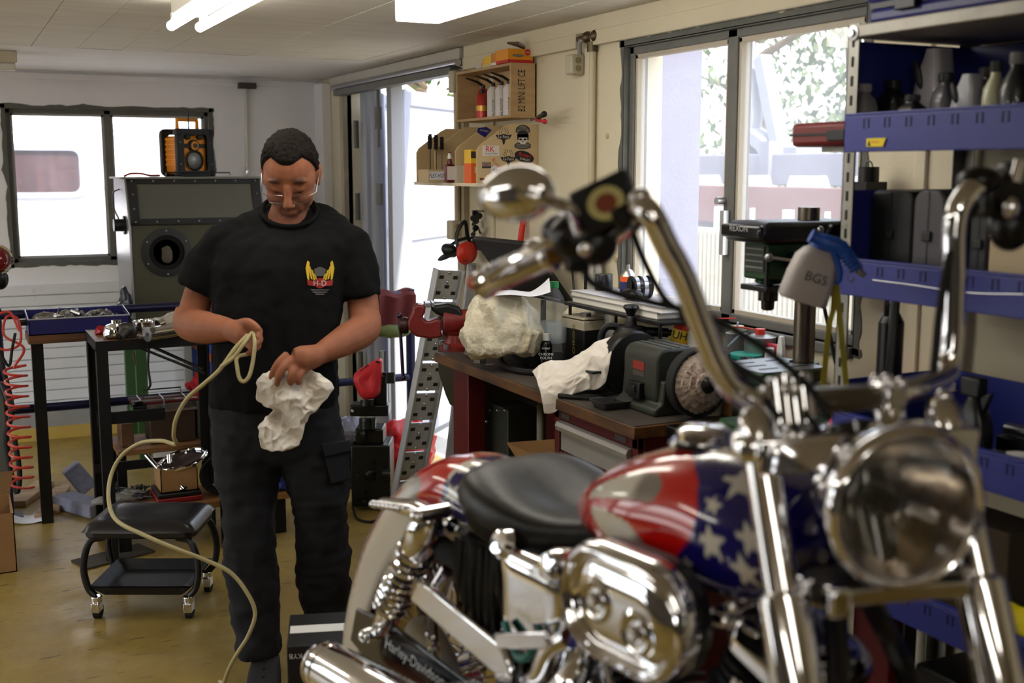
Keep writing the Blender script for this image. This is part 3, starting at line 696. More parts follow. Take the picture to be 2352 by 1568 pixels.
# black bag of foil beside the cabinet
blob((.83, 6.42, .87), (.035, .05, .105), .022, 8, 20, 18).build('black_bag', mat('black_foil', (22, 22, 26), .25, var=.3), cb, label='crumpled black plastic bag hung beside the cabinet')
# radio on the cabinet
YEL = mat('radio_yellow', (236, 146, 12), .5); RB = mat('radio_black', (24, 24, 26), .6)
ra = thing('radio', (1.245, 6.72, czt + .012), 'yellow and black jobsite radio with carrying handle on the cabinet', 'radio', rz=radians(24))
rz_ = czt + .012
def rbox(mb, x0, x1, y0, y1, z0, z1, mi=0): mb.bx((x0, y0, z0), (x1, y1, z1), mi); return mb
o = MB().bx((-.095, -.05, .014), (.095, .09, .225)).build('radio_body', YEL, ra, bevel=.02, local=True)
for y0, y1 in ((-.075, -.045), (.075, .105)):
    pl = rrect(.235, .265, .035); pin = rrect(.15, .20, .015)
    m = MB(); of = V((0, y0, .133)); dv = V((0, y1 - y0, 0))
    A = [of + V((p[0], 0, p[1])) for p in pl]; B_ = [of + V((p[0], 0, p[1])) for p in pin]
    m.loft([B_, A, [p + dv for p in A], [p + dv for p in B_]], False).build('bumper_frame', RB, ra, bevel=.004, local=True)
m = MB()
for x in (-.108, .108):
    for z in (.02, .245): m.box((x, -.06, z), (.03, .045, .035))
m.build('corner_bumper', RB, ra, bevel=.008, local=True)
for z in np.linspace(.06, .2, 6): MB().bx((-.102, -.03, z), (-.094, .07, z + .014)).build('side_rib', YEL, ra, bevel=.003, local=True)
MB().lathe([(.05, 0), (.058, .008), (.05, .012), (.046, .006)], (0, -.055, .09), (0, -1, 0), 28, cap=False).build('speaker_ring', RB, ra, local=True)
MB().lathe([(.047, .004), (.03, .012), (.001, .016)], (0, -.055, .09), (0, -1, 0), 28, cap=False).build('speaker_grille', mat('grille', (130, 130, 128), .4, .7), ra, local=True)
m = MB()
for x in (-.04, .04): m.lathe([(.019, 0), (.018, .014), (.012, .018)], (x, -.05, .222), (0, -1, 0), 18)
m.lathe([(.034, 0), (.034, .012), (.024, .016)], (0, -.05, .172), (0, -1, 0), 24).bx((-.085, -.06, .16), (.085, -.05, .182))
m.build('dial_knobs', RB, ra, local=True)
MB().lathe([(.024, 0), (.024, .005), (.018, .007)], (0, -.064, .172), (0, -1, 0), 24).build('dial_face', YEL, ra, local=True)
MB().lathe([(.014, 0), (.014, .004)], (0, -.071, .172), (0, -1, 0), 20).build('dial_centre', BLACK, ra, local=True)
MB().tube([(-.065, 0, .22), (-.065, 0, .315), (.065, 0, .315), (.065, 0, .22)], .013, 10).build('carry_handle', YEL, ra, bevel=.003, local=True)
MB().tube([(-.01, -.03, .25), (-.012, -.03, .375)], .004, 8).build('antenna', BLACK, ra, local=True)
m = MB()
for x, z in ((-.1, .07), (.1, .07), (-.1, .19), (.1, .19), (0, .02), (-.042, .05), (.042, .05), (-.042, .13), (.042, .13)): m.ell((x, -.077 if abs(x) > .05 or z < .03 else -.068, z), .004, None, 8, 6)
m.build('radio_screws', STEEL, ra, local=True)
# cable reel things on the cabinet top
tag(MB().tube(bez([(.88, 6.6, czt + .018), (.92, 6.64, czt + .03), (.97, 6.6, czt + .03), (1.02, 6.66, czt + .02), (1.08, 6.68, czt + .02)]), .006, 8).build('red_cable', mat('cable_red', (150, 40, 40), .5)), 'thin red cable lying on the cabinet top beside the radio', 'cable')
# ---- black steel work table with brown top
wt = thing('work_table', (.74, 5.0, 0), 'black angle iron work table with brown wooden top left of the man', 'table')
tx0, tx1, ty0, ty1, tz = .50, 1.01, 4.81, 5.19, .918
TOPW = wood('table_brown', (136, 92, 50), (84, 52, 28), .55, axis=(2, 12, 12))
MB().bx((tx0 + .006, ty0 + .006, tz - .022), (tx1 - .006, ty1 - .006, tz)).build('tabletop', TOPW, wt)
BKI = mat('black_iron', (22, 22, 22), .5, .4, var=.2)
m = MB()
for a, b_ in (((tx0, ty0, tz - .04), (tx1, ty0 + .006, tz + .002)), ((tx0, ty1 - .006, tz - .04), (tx1, ty1, tz + .002)), ((tx0, ty0, tz - .04), (tx0 + .006, ty1, tz + .002)), ((tx1 - .006, ty0, tz - .04), (tx1, ty1, tz + .002))): m.bx(a, b_)
m.build('edge_frame', BKI, wt, smooth=0)
for x, y, sx, sy in ((tx0, ty0, 1, 1), (tx1, ty0, -1, 1), (tx0, ty1, 1, -1), (tx1, ty1, -1, -1)):
    MB().prism([(x, y), (x + sx * .045, y), (x + sx * .045, y + sy * .006), (x + sx * .006, y + sy * .006), (x + sx * .006, y + sy * .045), (x, y + sy * .045)], (0, 0, 0), (1, 0, 0), (0, 1, 0), tz - .03).build('leg', BKI, wt, smooth=0)
MB().bx((tx0, ty0 + .09, .56), (tx0 + .27, ty0 + .1, .61)).cyl((tx0 + .255, ty0 + .09, .585), (tx0 + .255, ty0 + .085, .585), .008, n=10).build('cross_bar', BKI, wt, smooth=0)
MB().bx((tx0, ty1 - .05, .30), (tx0 + .3, ty1 - .04, .34)).build('cross_bar', BKI, wt, smooth=0)
m = MB(); a = P(325, 800, d=4.68); b_ = P(470, 858, d=4.78)
m.cyl(a, b_, .0055, n=8).cyl(P(352, 797, d=4.9), b_ + V((0, .05, .012)), .007, n=8).bx((tx1 - .05, ty0 + .002, tz - .19), (tx1 - .006, ty0 + .02, tz - .03)); m.build('brace', BKI, wt)
# things on the work table
AL = mat('polished_alloy', (205, 205, 205), .14, 1.)
def tabpt(px, py): return P(px, py, Z=tz)
p0 = tabpt(272, 778)
t = thing('carburettor', p0, 'chrome carburettor with dark cast body on the left table corner', 'carburettor')
m = MB().lathe([(.03, 0), (.048, .01), (.05, .03), (.04, .055), (.02, .062), (.02, .075)], p0 + V((-.01, .03, .0)), V((.1, -.1, 1)), 22); m.build('chrome_dome', CHROME, t)
m = MB().ell(p0 + V((.03, 0, .036)), (.04, .03, .03), None, 16, 10).cyl(p0 + V((.0, -.04, .012)), p0 + V((.05, .0, .05)), .018, n=16).box(p0 + V((.05, .01, .024)), (.05, .03, .042), .5)
crumple(m, .002, 40).build('cast_body', mat('dark_cast', (84, 82, 78), .4, .8, var=.25), t)
MB().cyl(p0 + V((-.001, -.041, .0115)), p0 + V((-.004, -.043, .009)), .009, n=12).build('bore', BLACK, t)
tag(blob(tabpt(228, 770) + V((.02, .03, .012)), (.035, .03, .02), .01, 4, 16, 10, flat=-.012).build('red_lever_part', mat('red_part', (150, 16, 22), .35)), 'small red lever part behind the carburettor', 'part')
p0 = tabpt(330, 768)
tag(MB().lathe([(.001, .004), (.04, .004), (.043, .012), (.044, .055), (.04, .06), (.038, .055), (.036, .012), (.001, .01)], p0 + V((0, 0, .0)), (0, 0, 1), 28).build('chrome_cup', CHROME), 'chrome cup standing in the middle of the work table', 'cup')
m = MB(); r = random.Random(2)
for i in range(8):
    c = tabpt(r.uniform(300, 345), r.uniform(772, 779)) + V((0, 0, .006)); m.lathe([(.003, -.004), (.009, -.004), (.009, .004), (.003, .004)], c, (r.gauss(0, .4), r.gauss(0, .4), 1), 8)
tag(m.build('steel_nuts', STEEL), 'loose steel nuts and bolts in front of the chrome cup', 'nuts', kind='stuff')
p0 = tabpt(345, 785) + V((0, .01, .03)); p1 = tabpt(432, 772) + V((0.02, .01, .033))
t = thing('fork_caliper', tabpt(390, 780), 'polished alloy cylinder with two drilled ears on the front table edge', 'part')
MB().cyl(p0, p1, .029, n=28).lathe([(.02, 0), (.03, .002), (.03, .012)], p0, p0 - p1, 24).build('cylinder_body', AL, t)
dd = (p1 - p0).normalized()
MB().cyl(p0 + dd * .012 + V((0, -.025, .016)), p0 + dd * .012 + V((0, -.031, .02)), .011, n=14).cyl(p0 - dd * .011, p0 - dd * .014, .008, n=12).build('bore', BLACK, t)
MB().cyl(p0 + dd * .045 + V((0, .02, .03)), p0 + dd * .07 + V((0, .02, .036)), .019, n=18).build('ear', AL, t)
tag(blob(tabpt(385, 745) + V((.03, .0, .022)), (.09, .06, .022), .014, 9, 26, 14, flat=-.02).build('plastic_bag', mat('bag_clear', (196, 190, 176), .25, alpha=.75)), 'clear crumpled plastic bag at the back of the work table', 'bag')
# strap and screwdriver hanging under the table
tag(MB().tube(bez([P(342, 800, d=4.75), P(340, 840, d=4.75), P(344, 870, d=4.75), P(345, 885, d=4.75), P(338, 895, d=4.77)]), .005, 8).build('black_strap', BLACK), 'thin black strap hanging under the work table', 'strap')
tag(MB().tube([P(306, 800, d=5), P(308, 820, d=5), P(311, 838, d=5)], [.003, .006, .002], 8).build('scriber', mat('scriber_brown', (96, 70, 56), .5)), 'thin scriber hanging point down behind the work table', 'scriber')
# ---- low rack behind and below
BRW = wood('shelf_brown', (146, 100, 52), (96, 62, 32), .6)
rk = thing('low_rack', (.95, 5.1, 0), 'low wooden two-board rack on dark beams behind the work table', 'rack')
MB().bx((.53, 4.86, .165), (1.32, 5.14, .195)).build('shelf_board', BRW, rk, bevel=.003)
MB().bx((.62, 5.30, .325), (1.30, 5.62, .35)).build('shelf_board', BRW, rk, bevel=.003)
for x in (.56, 1.22):
    for a, b_, c, h in ((0, 4.9, .05, .165), (0, 5.06, .05, .165), (.06, 5.34, .04, .325), (.06, 5.55, .04, .325)): MB().bx((x + a, b_, 0), (x + a + c, b_ + .04, h)).build('leg', BKI, rk, smooth=0)
def on(px, py, z): return P(px, py, Z=z)
# brown case on the middle board, with wire rack on top
p = on(390, 1020, .35); t = thing('brown_crate', p, 'dark brown box with paper lid on the middle board', 'box')
MB().bx((.775, 5.36, .351), (.975, 5.54, .50)).build('box_body', mat('brown_board', (64, 44, 30), .8, var=.15), t, bevel=.003)
MB().bx((.765, 5.35, .50), (.985, 5.55, .507)).build('lid', mat('paper_lid', (120, 104, 90), .9, var=.1), t)
t = thing('fork_tubes', (.86, 5.44, .51), 'rack of thin red and steel rods with wire hoop on the brown box', 'rods')
z0 = .508
for i in range(4): MB().cyl((.70, 5.37 + i * .04, z0 + .035 + .004 * (i % 2)), (1.0, 5.38 + i * .04, z0 + .035), .007, n=10).build('rod', mat('rod_red', (110, 34, 34), .35, .5) if i % 2 == 0 else STEEL, t)
for x in (.74, .84, .94): MB().bx((x, 5.36, z0), (x + .012, 5.52, z0 + .028)).tube([(x, 5.36, z0 + .02), (x, 5.365, z0 + .05), (x, 5.5, z0 + .05)], .003, 6).build('clip', STEEL, t)
MB().tube([(.76, 5.44, z0 + .03), (.76, 5.44, z0 + .085), (.93, 5.44, z0 + .085), (.93, 5.44, z0 + .03)], .0035, 8).build('wire_hoop', DSTEEL, t)
MB().bx((.71, 5.34, z0 + .04), (.745, 5.37, z0 + .052)).cyl((.7, 5.36, z0 + .02), (.76, 5.36, z0 + .02), .02, n=12).build('end_block', BLACKM, t)
tag(blob((1.035, 5.45, .585), (.075, .06, .052), .03, 21, 22, 16).build('red_cloth', mat('red_cloth', (160, 22, 34), .9, var=.1)), 'red cloth bundle at the right of the rods', 'cloth')
tag(MB().bx((.99, 5.39, .351), (1.10, 5.53, .53)).build('green_case', mat('pale_green_case', (88, 92, 78), .6, var=.1), bevel=.006), 'grey green case under the red cloth', 'case')
t = thing('spool', (1.05, 5.335, .386), 'small steel spool with flanges beside the grey green case', 'spool'); 
MB().lathe([(.035, 0), (.035, .006), (.018, .006), (.018, .03), (.035, .03), (.035, .036)], (1.045, 5.36, .388), (0, -1, 0), 20).build('spool_body', STEEL, t)
tag(MB().bx((.645, 5.36, .351), (.70, 5.5, .46)).build('wood_offcut', wood('offcut', (110, 78, 48), (70, 46, 28)), bevel=.004), 'brown wood offcut left of the brown box', 'wood')
# lower board: cardboard box with pipes, red base, white tray, plastic bags
zb_ = .1955
t = thing('red_tool_case', on(415, 1150, zb_), 'flat red and black case lying under the cardboard box', 'case')
p = on(362, 1160, zb_); q = on(472, 1154, zb_)
MB().bx((p.x, p.y, zb_), (q.x, p.y + .2, zb_ + .022)).build('case_base', mat('case_red', (128, 18, 24), .5), t, bevel=.005)
MB().bx((p.x + .003, p.y + .004, zb_ + .022), (q.x - .004, p.y + .19, zb_ + .042)).build('case_lid', BLACK, t, bevel=.005)
t = thing('cardboard_box', on(415, 1140, zb_ + .042), 'small open cardboard box holding chrome pipes and a headlamp ring', 'box')
z0 = zb_ + .0425; bx0, bx1, by0, by1, bh = p.x + .02, q.x - .015, p.y + .02, p.y + .18, .1
MB().bx((bx0, by0, z0), (bx1, by1, z0 + .004)).bx((bx0, by0, z0), (bx1, by0 + .004, z0 + bh)).bx((bx0, by1 - .004, z0), (bx1, by1, z0 + bh)).bx((bx0, by0, z0), (bx0 + .004, by1, z0 + bh)).bx((bx1 - .004, by0, z0), (bx1, by1, z0 + bh)).build('box_body', CARD, t, smooth=0)
t2 = thing('chrome_ring', V(((bx0 + bx1) / 2, by0 + .08, z0 + bh)), 'chrome oval headlamp ring lying on the small cardboard box', 'ring')
Rr = M.Rotation(radians(-14), 3, 'Y') @ M.Rotation(radians(12), 3, 'X'); cc = V(((bx0 + bx1) / 2 + .03, by0 + .07, z0 + bh + .022))
MB().tube([cc + Rr @ V((.1 * cos(a), .075 * sin(a), 0)) for a in np.linspace(0, 2 * pi, 33)[:-1]], .009, 10, closed=True).build('ring', CHROME, t2)
MB().add([cc + Rr @ V((.095 * cos(a), .07 * sin(a), -.004)) for a in np.linspace(0, 2 * pi, 33)[:-1]], [tuple(range(32))]).build('lens', mat('lens_dark', (50, 38, 34), .1, spec=.8), t2)
for k, (a, b_) in enumerate((((336, 1045), (372, 1085)), ((356, 1066), (385, 1092)), ((368, 1067), (392, 1090)), ((388, 1045), (392, 1090)))):
    A = P(*a, d=5.0); B2 = P(*b_, d=4.97)
    B2 = B2 + (B2 - A).normalized() * (.10 if k < 3 else .08)
    o = MB().cyl(A, B2, .011, n=14).build('chrome_pipe', CHROME); tag(o, ('chrome pipe leaning out of the box, outermost on the left', 'short chrome pipe, left one of the close pair', 'short chrome pipe, right one of the close pair', 'chrome pipe standing upright behind the cardboard box')[k], 'pipe', 'chrome pipes in the box')
    dd = (B2 - A).normalized(); 
    k_ = MB().cyl(A - dd * .0006, A + dd * .002, .0085, n=12).build('bore', BLACK, o)
tag(MB().prism(rrect(.13, .07, .012), on(447, 1082, zb_ + .05) + V((0, .22, .045)), (1, -.05, 0), (0, .35, .9), -.02).build('white_tray', mat('dirty_white', (168, 164, 156), .6, var=.1), bevel=.005), 'dirty white plastic tray leaning behind the cardboard box', 'tray')
tag(MB().bx((.77, 5.16, .2), (.90, 5.29, .33)).build('white_container', mat('dirty_white2', (176, 172, 164), .6, var=.1), bevel=.006), 'low white container behind the chrome pipes', 'container')
for k, (px, py, s) in enumerate(((300, 1150, 1.), (268, 1162, 1.15))):
    tag(blob(on(px, py, zb_) + V((.0, .05, .016)), (.075 * s, .04, .018), .013, 30 + k, 24, 12, flat=-.015).build('plastic_bag', mat('bag_shiny', (150, 148, 142), .15, alpha=.6)), ('clear plastic bag of bolts at the back of the low board', 'clear plastic bag lying on the front left of the low board')[k], 'bag')
m = MB(); r = random.Random(5)
for i in range(40):
    c = on(r.uniform(262, 345), r.uniform(1132, 1160), zb_) + V((0, .05, r.uniform(.006, .03))); d = V((r.gauss(0, 1), r.gauss(0, 1), .2)).normalized() * .02; m.cyl(c - d, c + d, .005, n=6)
tag(m.build('loose_bolts', DSTEEL), 'heap of loose bolts and brackets on the low board', 'bolts', kind='stuff')
p = on(638, 1140, zb_); tag(MB().lathe([(.02, 0), (.026, .11), (.027, .112), (.024, .112), (.018, .004)], p + V((0, .08, 0)), (0, 0, 1), 20).build('white_cup', WHITE), 'white cup on the low board seen between the legs', 'cup')
tag(blob(p + V((.05, .1, .04)), (.05, .04, .04), .02, 40, flat=-.038).build('blue_bag', mat('blue_bag', (34, 52, 130), .5)), 'blue plastic bag on the low board between the legs', 'bag')
# dark motor and hoses on the right end of the low board
t = thing('black_motor', (1.05, 5.0, .196), 'black motor with coiled hoses on the right of the low board', 'motor')
MB().cyl((1.05, 4.98, .27), (1.17, 5.02, .27), .07, n=24).cyl((1.03, 4.975, .27), (1.05, 4.98, .27), .04, n=18).build('motor_body', BLACKM, t)
MB().bx((1.04, 4.95, .196), (1.18, 5.06, .215)).build('motor_foot', BLACKM, t)
for k in range(4): MB().tube([(1.0 + .09 * cos(a) + .01 * k, 4.93 + .01 * k, .29 + .085 * sin(a)) for a in np.linspace(0, 2 * pi, 25)[:-1]], .006, 8, closed=True).build('hose_loop', RUBBER, t)
# ---- poster / orange and blue bag hung on the back wall
q0 = P(442, 795, Y=7.2); q1 = P(493, 900, Y=7.2)
t = thing('wall_panel', q0, 'blue advertising panel with orange diagonal stripes below the cabinet', 'panel')
PB = MB().bx((q0.x, 7.225, q1.z - .03), (q1.x + .04, 7.235, q0.z + .03)); PB.build('panel', mat('panel_blue', (62, 88, 190), .5), t, smooth=0)
m = MB()
for k in range(2):
    z = q0.z - k * .17
    m.add([(q0.x, 7.222, z - .0), (q0.x + .04, 7.222, z + .01), (q1.x + .03, 7.222, z - .10), (q1.x + .03, 7.222, z - .15)], [(0, 1, 2, 3)])
m.build('stripe', mat('panel_orange', (236, 110, 40), .5), t, smooth=0)
MB().bx((q0.x - .05, 7.2, .2), (q0.x - .005, 7.24, .92)).build('post', M_conc, t, smooth=0)
# ---- rolling mechanic stool
st = thing('rolling_stool', (.60, 4.26, 0), 'black padded rolling mechanic stool with tool tray underneath', 'stool', rz=-YAW)
LEA = mat('black_vinyl', (26, 25, 27), .28, bump=.05, bscale=60)
m = MB().prism(rrect(.40, .30, .05), (0, 0, .30), (1, 0, 0), (0, 1, 0), .03); 
def cush(u, v):
    x = (u - .5) * .40; y = (v - .5) * .30; e = max(0, 1 - (abs(u - .5) * 2) ** 8) * max(0, 1 - (abs(v - .5) * 2) ** 8)
    return V((x, y, .325 + .038 * e ** .5 - .012 * math.exp(-((u - .5) ** 2 + (v - .5) ** 2) * 14)))
m.grid(cush, 30, 22); m.build('seat', LEA, st, smooth=60, local=True, bevel=.008)
FRM = mat('black_frame_paint', (18, 18, 19), .35)
for s in (-1, 1):
    for f in (-1, 1):
        pts = bez([(s * .13, f * .12, .30), (s * .18, f * .125, .285), (s * .205, f * .13, .20), (s * .195, f * .13, .12), (s * .17, f * .13, .085)], 5)
        MB().tube(pts, .0125, 10).build('leg', FRM, st, local=True)
        c = V((s * .165, f * .13, 0))
        k = MB().lathe([(.012, .06), (.02, .064), (.02, .085), (.008, .085)], c, (0, 0, 1), 14).box(c + V((0, 0, .045)), (.03, .045, .035)).build('caster', CHROME, st, bevel=.003, local=True)
        MB().cyl(c + V((-.011, .008, .028)), c + V((.011, .008, .028)), .028, n=20).build('wheel', RUBBER, k, local=True)
def tray(u, v):
    x = (u - .5) * .36; y = (v - .5) * .30; e = min(1, min(u, 1 - u) / .1, min(v, 1 - v) / .1)
    return V((x * (1 - .06 * e), y, .128 - .035 * min(1, e * 1.2)))
m = MB().grid(tray, 30, 24); k = len(m.v); m.grid(lambda u, v: tray(u, v) - V((0, 0, .006)), 30, 24)
m.build('tray', mat('tray_black', (28, 28, 29), .5, bump=.1, bscale=200), st, smooth=40, local=True)
# ---- floor things at far left
tag(MB().prism(rrect(.09, .14, .01), on(185, 1146, 0) + V((-.0, .1, 0)) + V((0, 0, .09)), V((.8, .1, .55)).normalized(), V((-.5, .1, .75)).normalized(), .14).build('foam_block', mat('grey_block', (150, 152, 172), .8, var=.2, scale=30), bevel=.006), 'speckled grey block standing on edge beside the work table leg', 'block')
tag(MB().box(on(190, 1182, 0) + V((.0, .06, .034)), (.11, .3, .065), radians(28)).build('foam_block', MATS['grey_block'], bevel=.008), 'speckled grey block lying flat beside the work table leg', 'block')
PIN = wood('pine', (196, 170, 140), (160, 128, 96), .7)
for k, (a, b_, wdt) in enumerate((((38, 1165), (105, 1115), .09), ((88, 1195), (135, 1130), .035), ((125, 1180), (152, 1125), .045))):
    A = on(*a, 0); B2 = on(*b_, 0); c = (A + B2) / 2; d = B2 - A
    tag(MB().box(c + V((0, 0, .016 + .0)), (wdt, d.length, .03), atan2(d.y, d.x) - pi / 2).build('wood_batten', PIN, bevel=.003), ('wide pale wood board on the floor at the far left', 'thin pale wood batten, left one of the thin pair', 'pale wood batten beside the grey blocks')[k], 'wood', 'wood battens on the floor')
pp = on(68, 1190, 0)
tag(MB().grid(lambda u, v: pp + V(((u - .5) * .17, (v - .5) * .2, .004 + .02 * (u - .5) ** 2 * 4 + .006 * sin(v * 5))), 12, 12).build('paper_sheet', PAPER, smooth=60), 'curled white paper sheet on the floor by the wood battens', 'paper')
t = thing('cardboard_carton', (.0, 4.98, 0), 'brown cardboard carton cut off by the left picture edge', 'box')
p0, p1 = P(40, 1312, Z=0), P(-60, 1318, Z=0)
xr = p0.x; bxy = p0.y; h = P(40, 1170, d=(4.65)).z
m = MB()
for a, b_ in (((xr - .40, bxy, 0), (xr, bxy + .004, h)), ((xr - .004, bxy, 0), (xr, bxy + .3, h)), ((xr - .4, bxy + .296, 0), (xr, bxy + .3, h)), ((xr - .4, bxy, 0), (xr - .396, bxy + .3, h)), ((xr - .4, bxy, 0), (xr, bxy + .3, .004))): m.bx(a, b_)
m.build('box_body', CARD, t, smooth=0)
MB().add([(xr - .4, bxy + .3, h), (xr, bxy + .3, h), (xr + .02, bxy + .34, h + .09), (xr - .4, bxy + .34, h + .1)], [(0, 1, 2, 3)]).build('flap', CARDI, t, smooth=0)
tag(blob((xr - .12, bxy + .14, .12), (.1, .09, .1), .02, 50, flat=-.11).build('packed_foil', GREY), 'grey packing foil inside the carton at the left edge', 'foil')
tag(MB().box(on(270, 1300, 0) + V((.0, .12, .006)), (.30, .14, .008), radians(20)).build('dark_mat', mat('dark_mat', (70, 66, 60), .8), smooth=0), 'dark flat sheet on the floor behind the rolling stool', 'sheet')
# ---- red spiral air hose and the grey stand at the left edge
t = thing('spiral_air_hose', (.22, 5.3, 0), 'red spiral air hose hanging at the left edge', 'hose')
RH = mat('red_hose', (190, 60, 48), .35)
hx = P(38, 900, Y=5.35)
pts = []
zt = P(38, 840, Y=5.35).z; zbm = P(40, 1122, Y=5.35).z; N = 12
for i in range(N * 18 + 1):
    a = 2 * pi * i / 18; f_ = i / (N * 18); pts.append((hx.x + .045 * cos(a), hx.y + .045 * sin(a), zt + (zbm - zt) * f_))
up = [P(30, 845, Y=5.35), P(55, 800, Y=5.33), P(10, 770, Y=5.35), P(15, 728, Y=5.35), P(42, 735, Y=5.35), P(45, 790, Y=5.34), P(0, 800, Y=5.36), P(-20, 740, Y=5.35), P(20, 716, Y=5.34), P(45, 760, Y=5.33)]
MB().tube(bez(up[::-1], 8) + pts, .0055, 8).build('coil', RH, t)
MB().tube(bez([P(-5, 800, Y=5.3), P(20, 840, Y=5.3), P(28, 800, Y=5.3), P(35, 765, Y=5.3)]), .006, 8).build('black_lead', RUBBER, t)
t = thing('grey_stand', (0, 5.4, 0), 'grey steel machine column at the left edge with black hose', 'stand')
e0 = P(8, 900, d=5.30)
MB().bx((e0.x - .3, e0.y - .1, 0), (e0.x + .0, e0.y + .15, e0.z + .06)).build('column', mat('machine_grey', (96, 98, 92), .5, var=.1), t, bevel=.006)
MB().bx((e0.x - .34, e0.y + .0, 0), (e0.x - .1, e0.y + .2, 1.25)).build('mast', mat('machine_dark', (60, 60, 60), .5), t, bevel=.006)
MB().tube(bez([P(0, 800, d=5.25), P(8, 850, d=5.23), P(28, 940, d=5.23), P(14, 1000, d=5.22), P(22, 1070, d=5.22), P(38, 1130, d=5.22), P(45, 1085, d=5.22), P(32, 1000, d=5.22)]), .012, 10).build('hose', RUBBER, t)
MB().cyl(P(4, 880, d=5.20), P(30, 945, d=5.20), .017, n=14).build('handle_grip', BLACK, t)
c = P(-13, 595, d=5.25)
o = MB().ell(c, (.07, .06, .065), None, 22, 14).build('red_fairing', mat('candy_red', (120, 8, 14), .12, coat=1.), t)
MB().tube([c + V((.072 * cos(a), -.05, .067 * sin(a))) for a in np.linspace(-1.2, 1.2, 14)], .006, 8).build('chrome_trim', CHROME, t)
MB().cyl(c + V((-.02, .02, -.06)), c + V((-.06, .05, -.3)), .02, n=10).ell(c + V((.02, 0, -.09)), (.035, .03, .05)).build('black_mount', BLACKM, t)
# ================================================================ right half: bench with vise, grinder and the things on it
BT = .90
bn = thing('workbench', (1.92, 3.36, 0), 'long workbench with dark worn top and brown wooden edge', 'bench')
BTOP = mat('bench_top', (74, 66, 58), .5, var=.25, scale=5, dirt=(44, 38, 34), dscale=4, dlo=.45, dhi=.7, bump=.08, bscale=60)
BEDGE = wood('bench_edge', (112, 74, 36), (52, 34, 20), .55, axis=(12, 2, 12))
MB().bx((1.665, 2.645, BT - .003), (2.19, 4.09, BT)).build('bench_top_sheet', BTOP, bn, smooth=0)
MB().bx((1.66, 2.64, BT - .038), (2.195, 4.095, BT - .003)).build('tabletop', BEDGE, bn, bevel=.003)
for x, y in ((1.70, 3.86), (2.1, 3.86), (1.70, 2.70), (2.1, 2.70)):
    if y > 3: MB().bx((x, y, 0), (x + .07, y + .14, BT - .038)).build('leg', DRED, bn, bevel=.004)
# red drawer cabinet under the bench
dc = thing('drawer_cabinet', (1.9, 2.9, 0), 'dark red tool drawer cabinet with pale grey drawers under the bench', 'cabinet')
dx0, dya, dyb, dzt = 1.685, 2.66, 3.15, BT - .039
MB().bx((dx0 + .02, dya, .06), (2.17, dyb, dzt)).build('cabinet_body', DRED, dc, bevel=.003)
m = MB()
for a, b_ in (((dx0, dya, .06), (dx0 + .02, dya + .03, dzt)), ((dx0, dyb - .03, .06), (dx0 + .02, dyb, dzt)), ((dx0, dya, dzt - .035), (dx0 + .02, dyb, dzt)), ((dx0, dya, .06), (dx0 + .02, dyb, .1))): m.bx(a, b_)
m.build('front_frame', DRED, dc, bevel=.002)
PGR = mat('drawer_grey', (150, 146, 140), .4, var=.05)
zt = dzt - .037; k = 0
while zt > .2:
    h = .128; o = MB().bx((dx0 + .004, dya + .034, zt - h + .03), (dx0 + .03, dyb - .034, zt - .035)).build('drawer', PGR, dc, bevel=.003)
    pts = [(0, 0), (-.016, -.004), (-.022, -.016), (-.018, -.03), (-.006, -.036), (0, -.036)]
    MB().prism([(p[0], p[1]) for p in pts], (dx0 + .004, dya + .034, zt), (1, 0, 0), (0, 0, 1), -(dyb - dya - .068)).build('handle', mat('pull_alloy', (176, 174, 170), .3, .5), o, bevel=.002)
    MB().bx((dx0 + .0, dya + .034, zt - h - .002), (dx0 + .03, dyb - .034, zt - h + .028)).build('rail', DRED, dc, bevel=.002)
    zt -= h
MB().bx((dx0 - .002, dya + .06, dzt - .028), (dx0, dya + .12, dzt - .012)).bx((dx0 - .002, dyb - .1, dzt - .028), (dx0, dyb - .05, dzt - .012)).build('name_plate', mat('plate_grey', (96, 92, 90), .4, .6), dc, smooth=0)['kind'] = 'stuff'
for x, y in ((1.72, 2.69), (2.1, 2.69), (1.72, 3.1), (2.1, 3.1)): MB().bx((x, y, 0), (x + .04, y + .03, .06)).build('foot', BLACKM, dc, smooth=0)
# bench vise on the far front corner
vb = P(1046, 803, Z=BT); vs_ = thing('bench_vise', vb, 'red bench vise with black jaws clamped on the far bench corner', 'vise')
u = -EX * cos(radians(8)) - EF * sin(radians(8)); wv = u.cross(EZ); VR = mat('vise_red', (116, 28, 24), .38, var=.2, scale=22, dirt=(60, 24, 22), dscale=9, dlo=.5, dhi=.75)
def vp(a, h, b_=0): return vb + u * a + EZ * h + wv * b_
MB().lathe([(.062, 0), (.062, .018), (.045, .03), (.04, .06), (.05, .075)], vp(.0, 0), (0, 0, 1), 28).build('vise_base', VR, vs_)
m = MB()
sec = lambda a, cz, ry, rz: [vp(a, cz + rz * sin(t), ry * cos(t)) for t in np.linspace(0, 2 * pi, 21)[:-1]]
m.loft([sec(-.12, .115, .028, .03), sec(-.115, .115, .038, .04), sec(-.02, .115, .042, .045), sec(.02, .11, .05, .055), sec(.045, .115, .05, .056), sec(.05, .115, .045, .05)]).build('slide_body', VR, vs_)
m = MB(); prof = [(.055, .055), (.10, .05), (.155, .06), (.185, .09), (.185, .12), (.165, .155), (.165, .175), (.145, .185), (.115, .178), (.12, .15), (.13, .135), (.118, .12), (.1, .12), (.07, .13), (.055, .12)]
m.prism(prof, vp(0, 0, -.04), u, EZ, .08).build('front_jaw_body', VR, vs_, bevel=.014, bseg=3)
m = MB(); prof = [(-.03, .11), (.04, .13), (.075, .145), (.092, .16), (.092, .178), (.03, .186), (-.015, .17), (-.03, .14)]
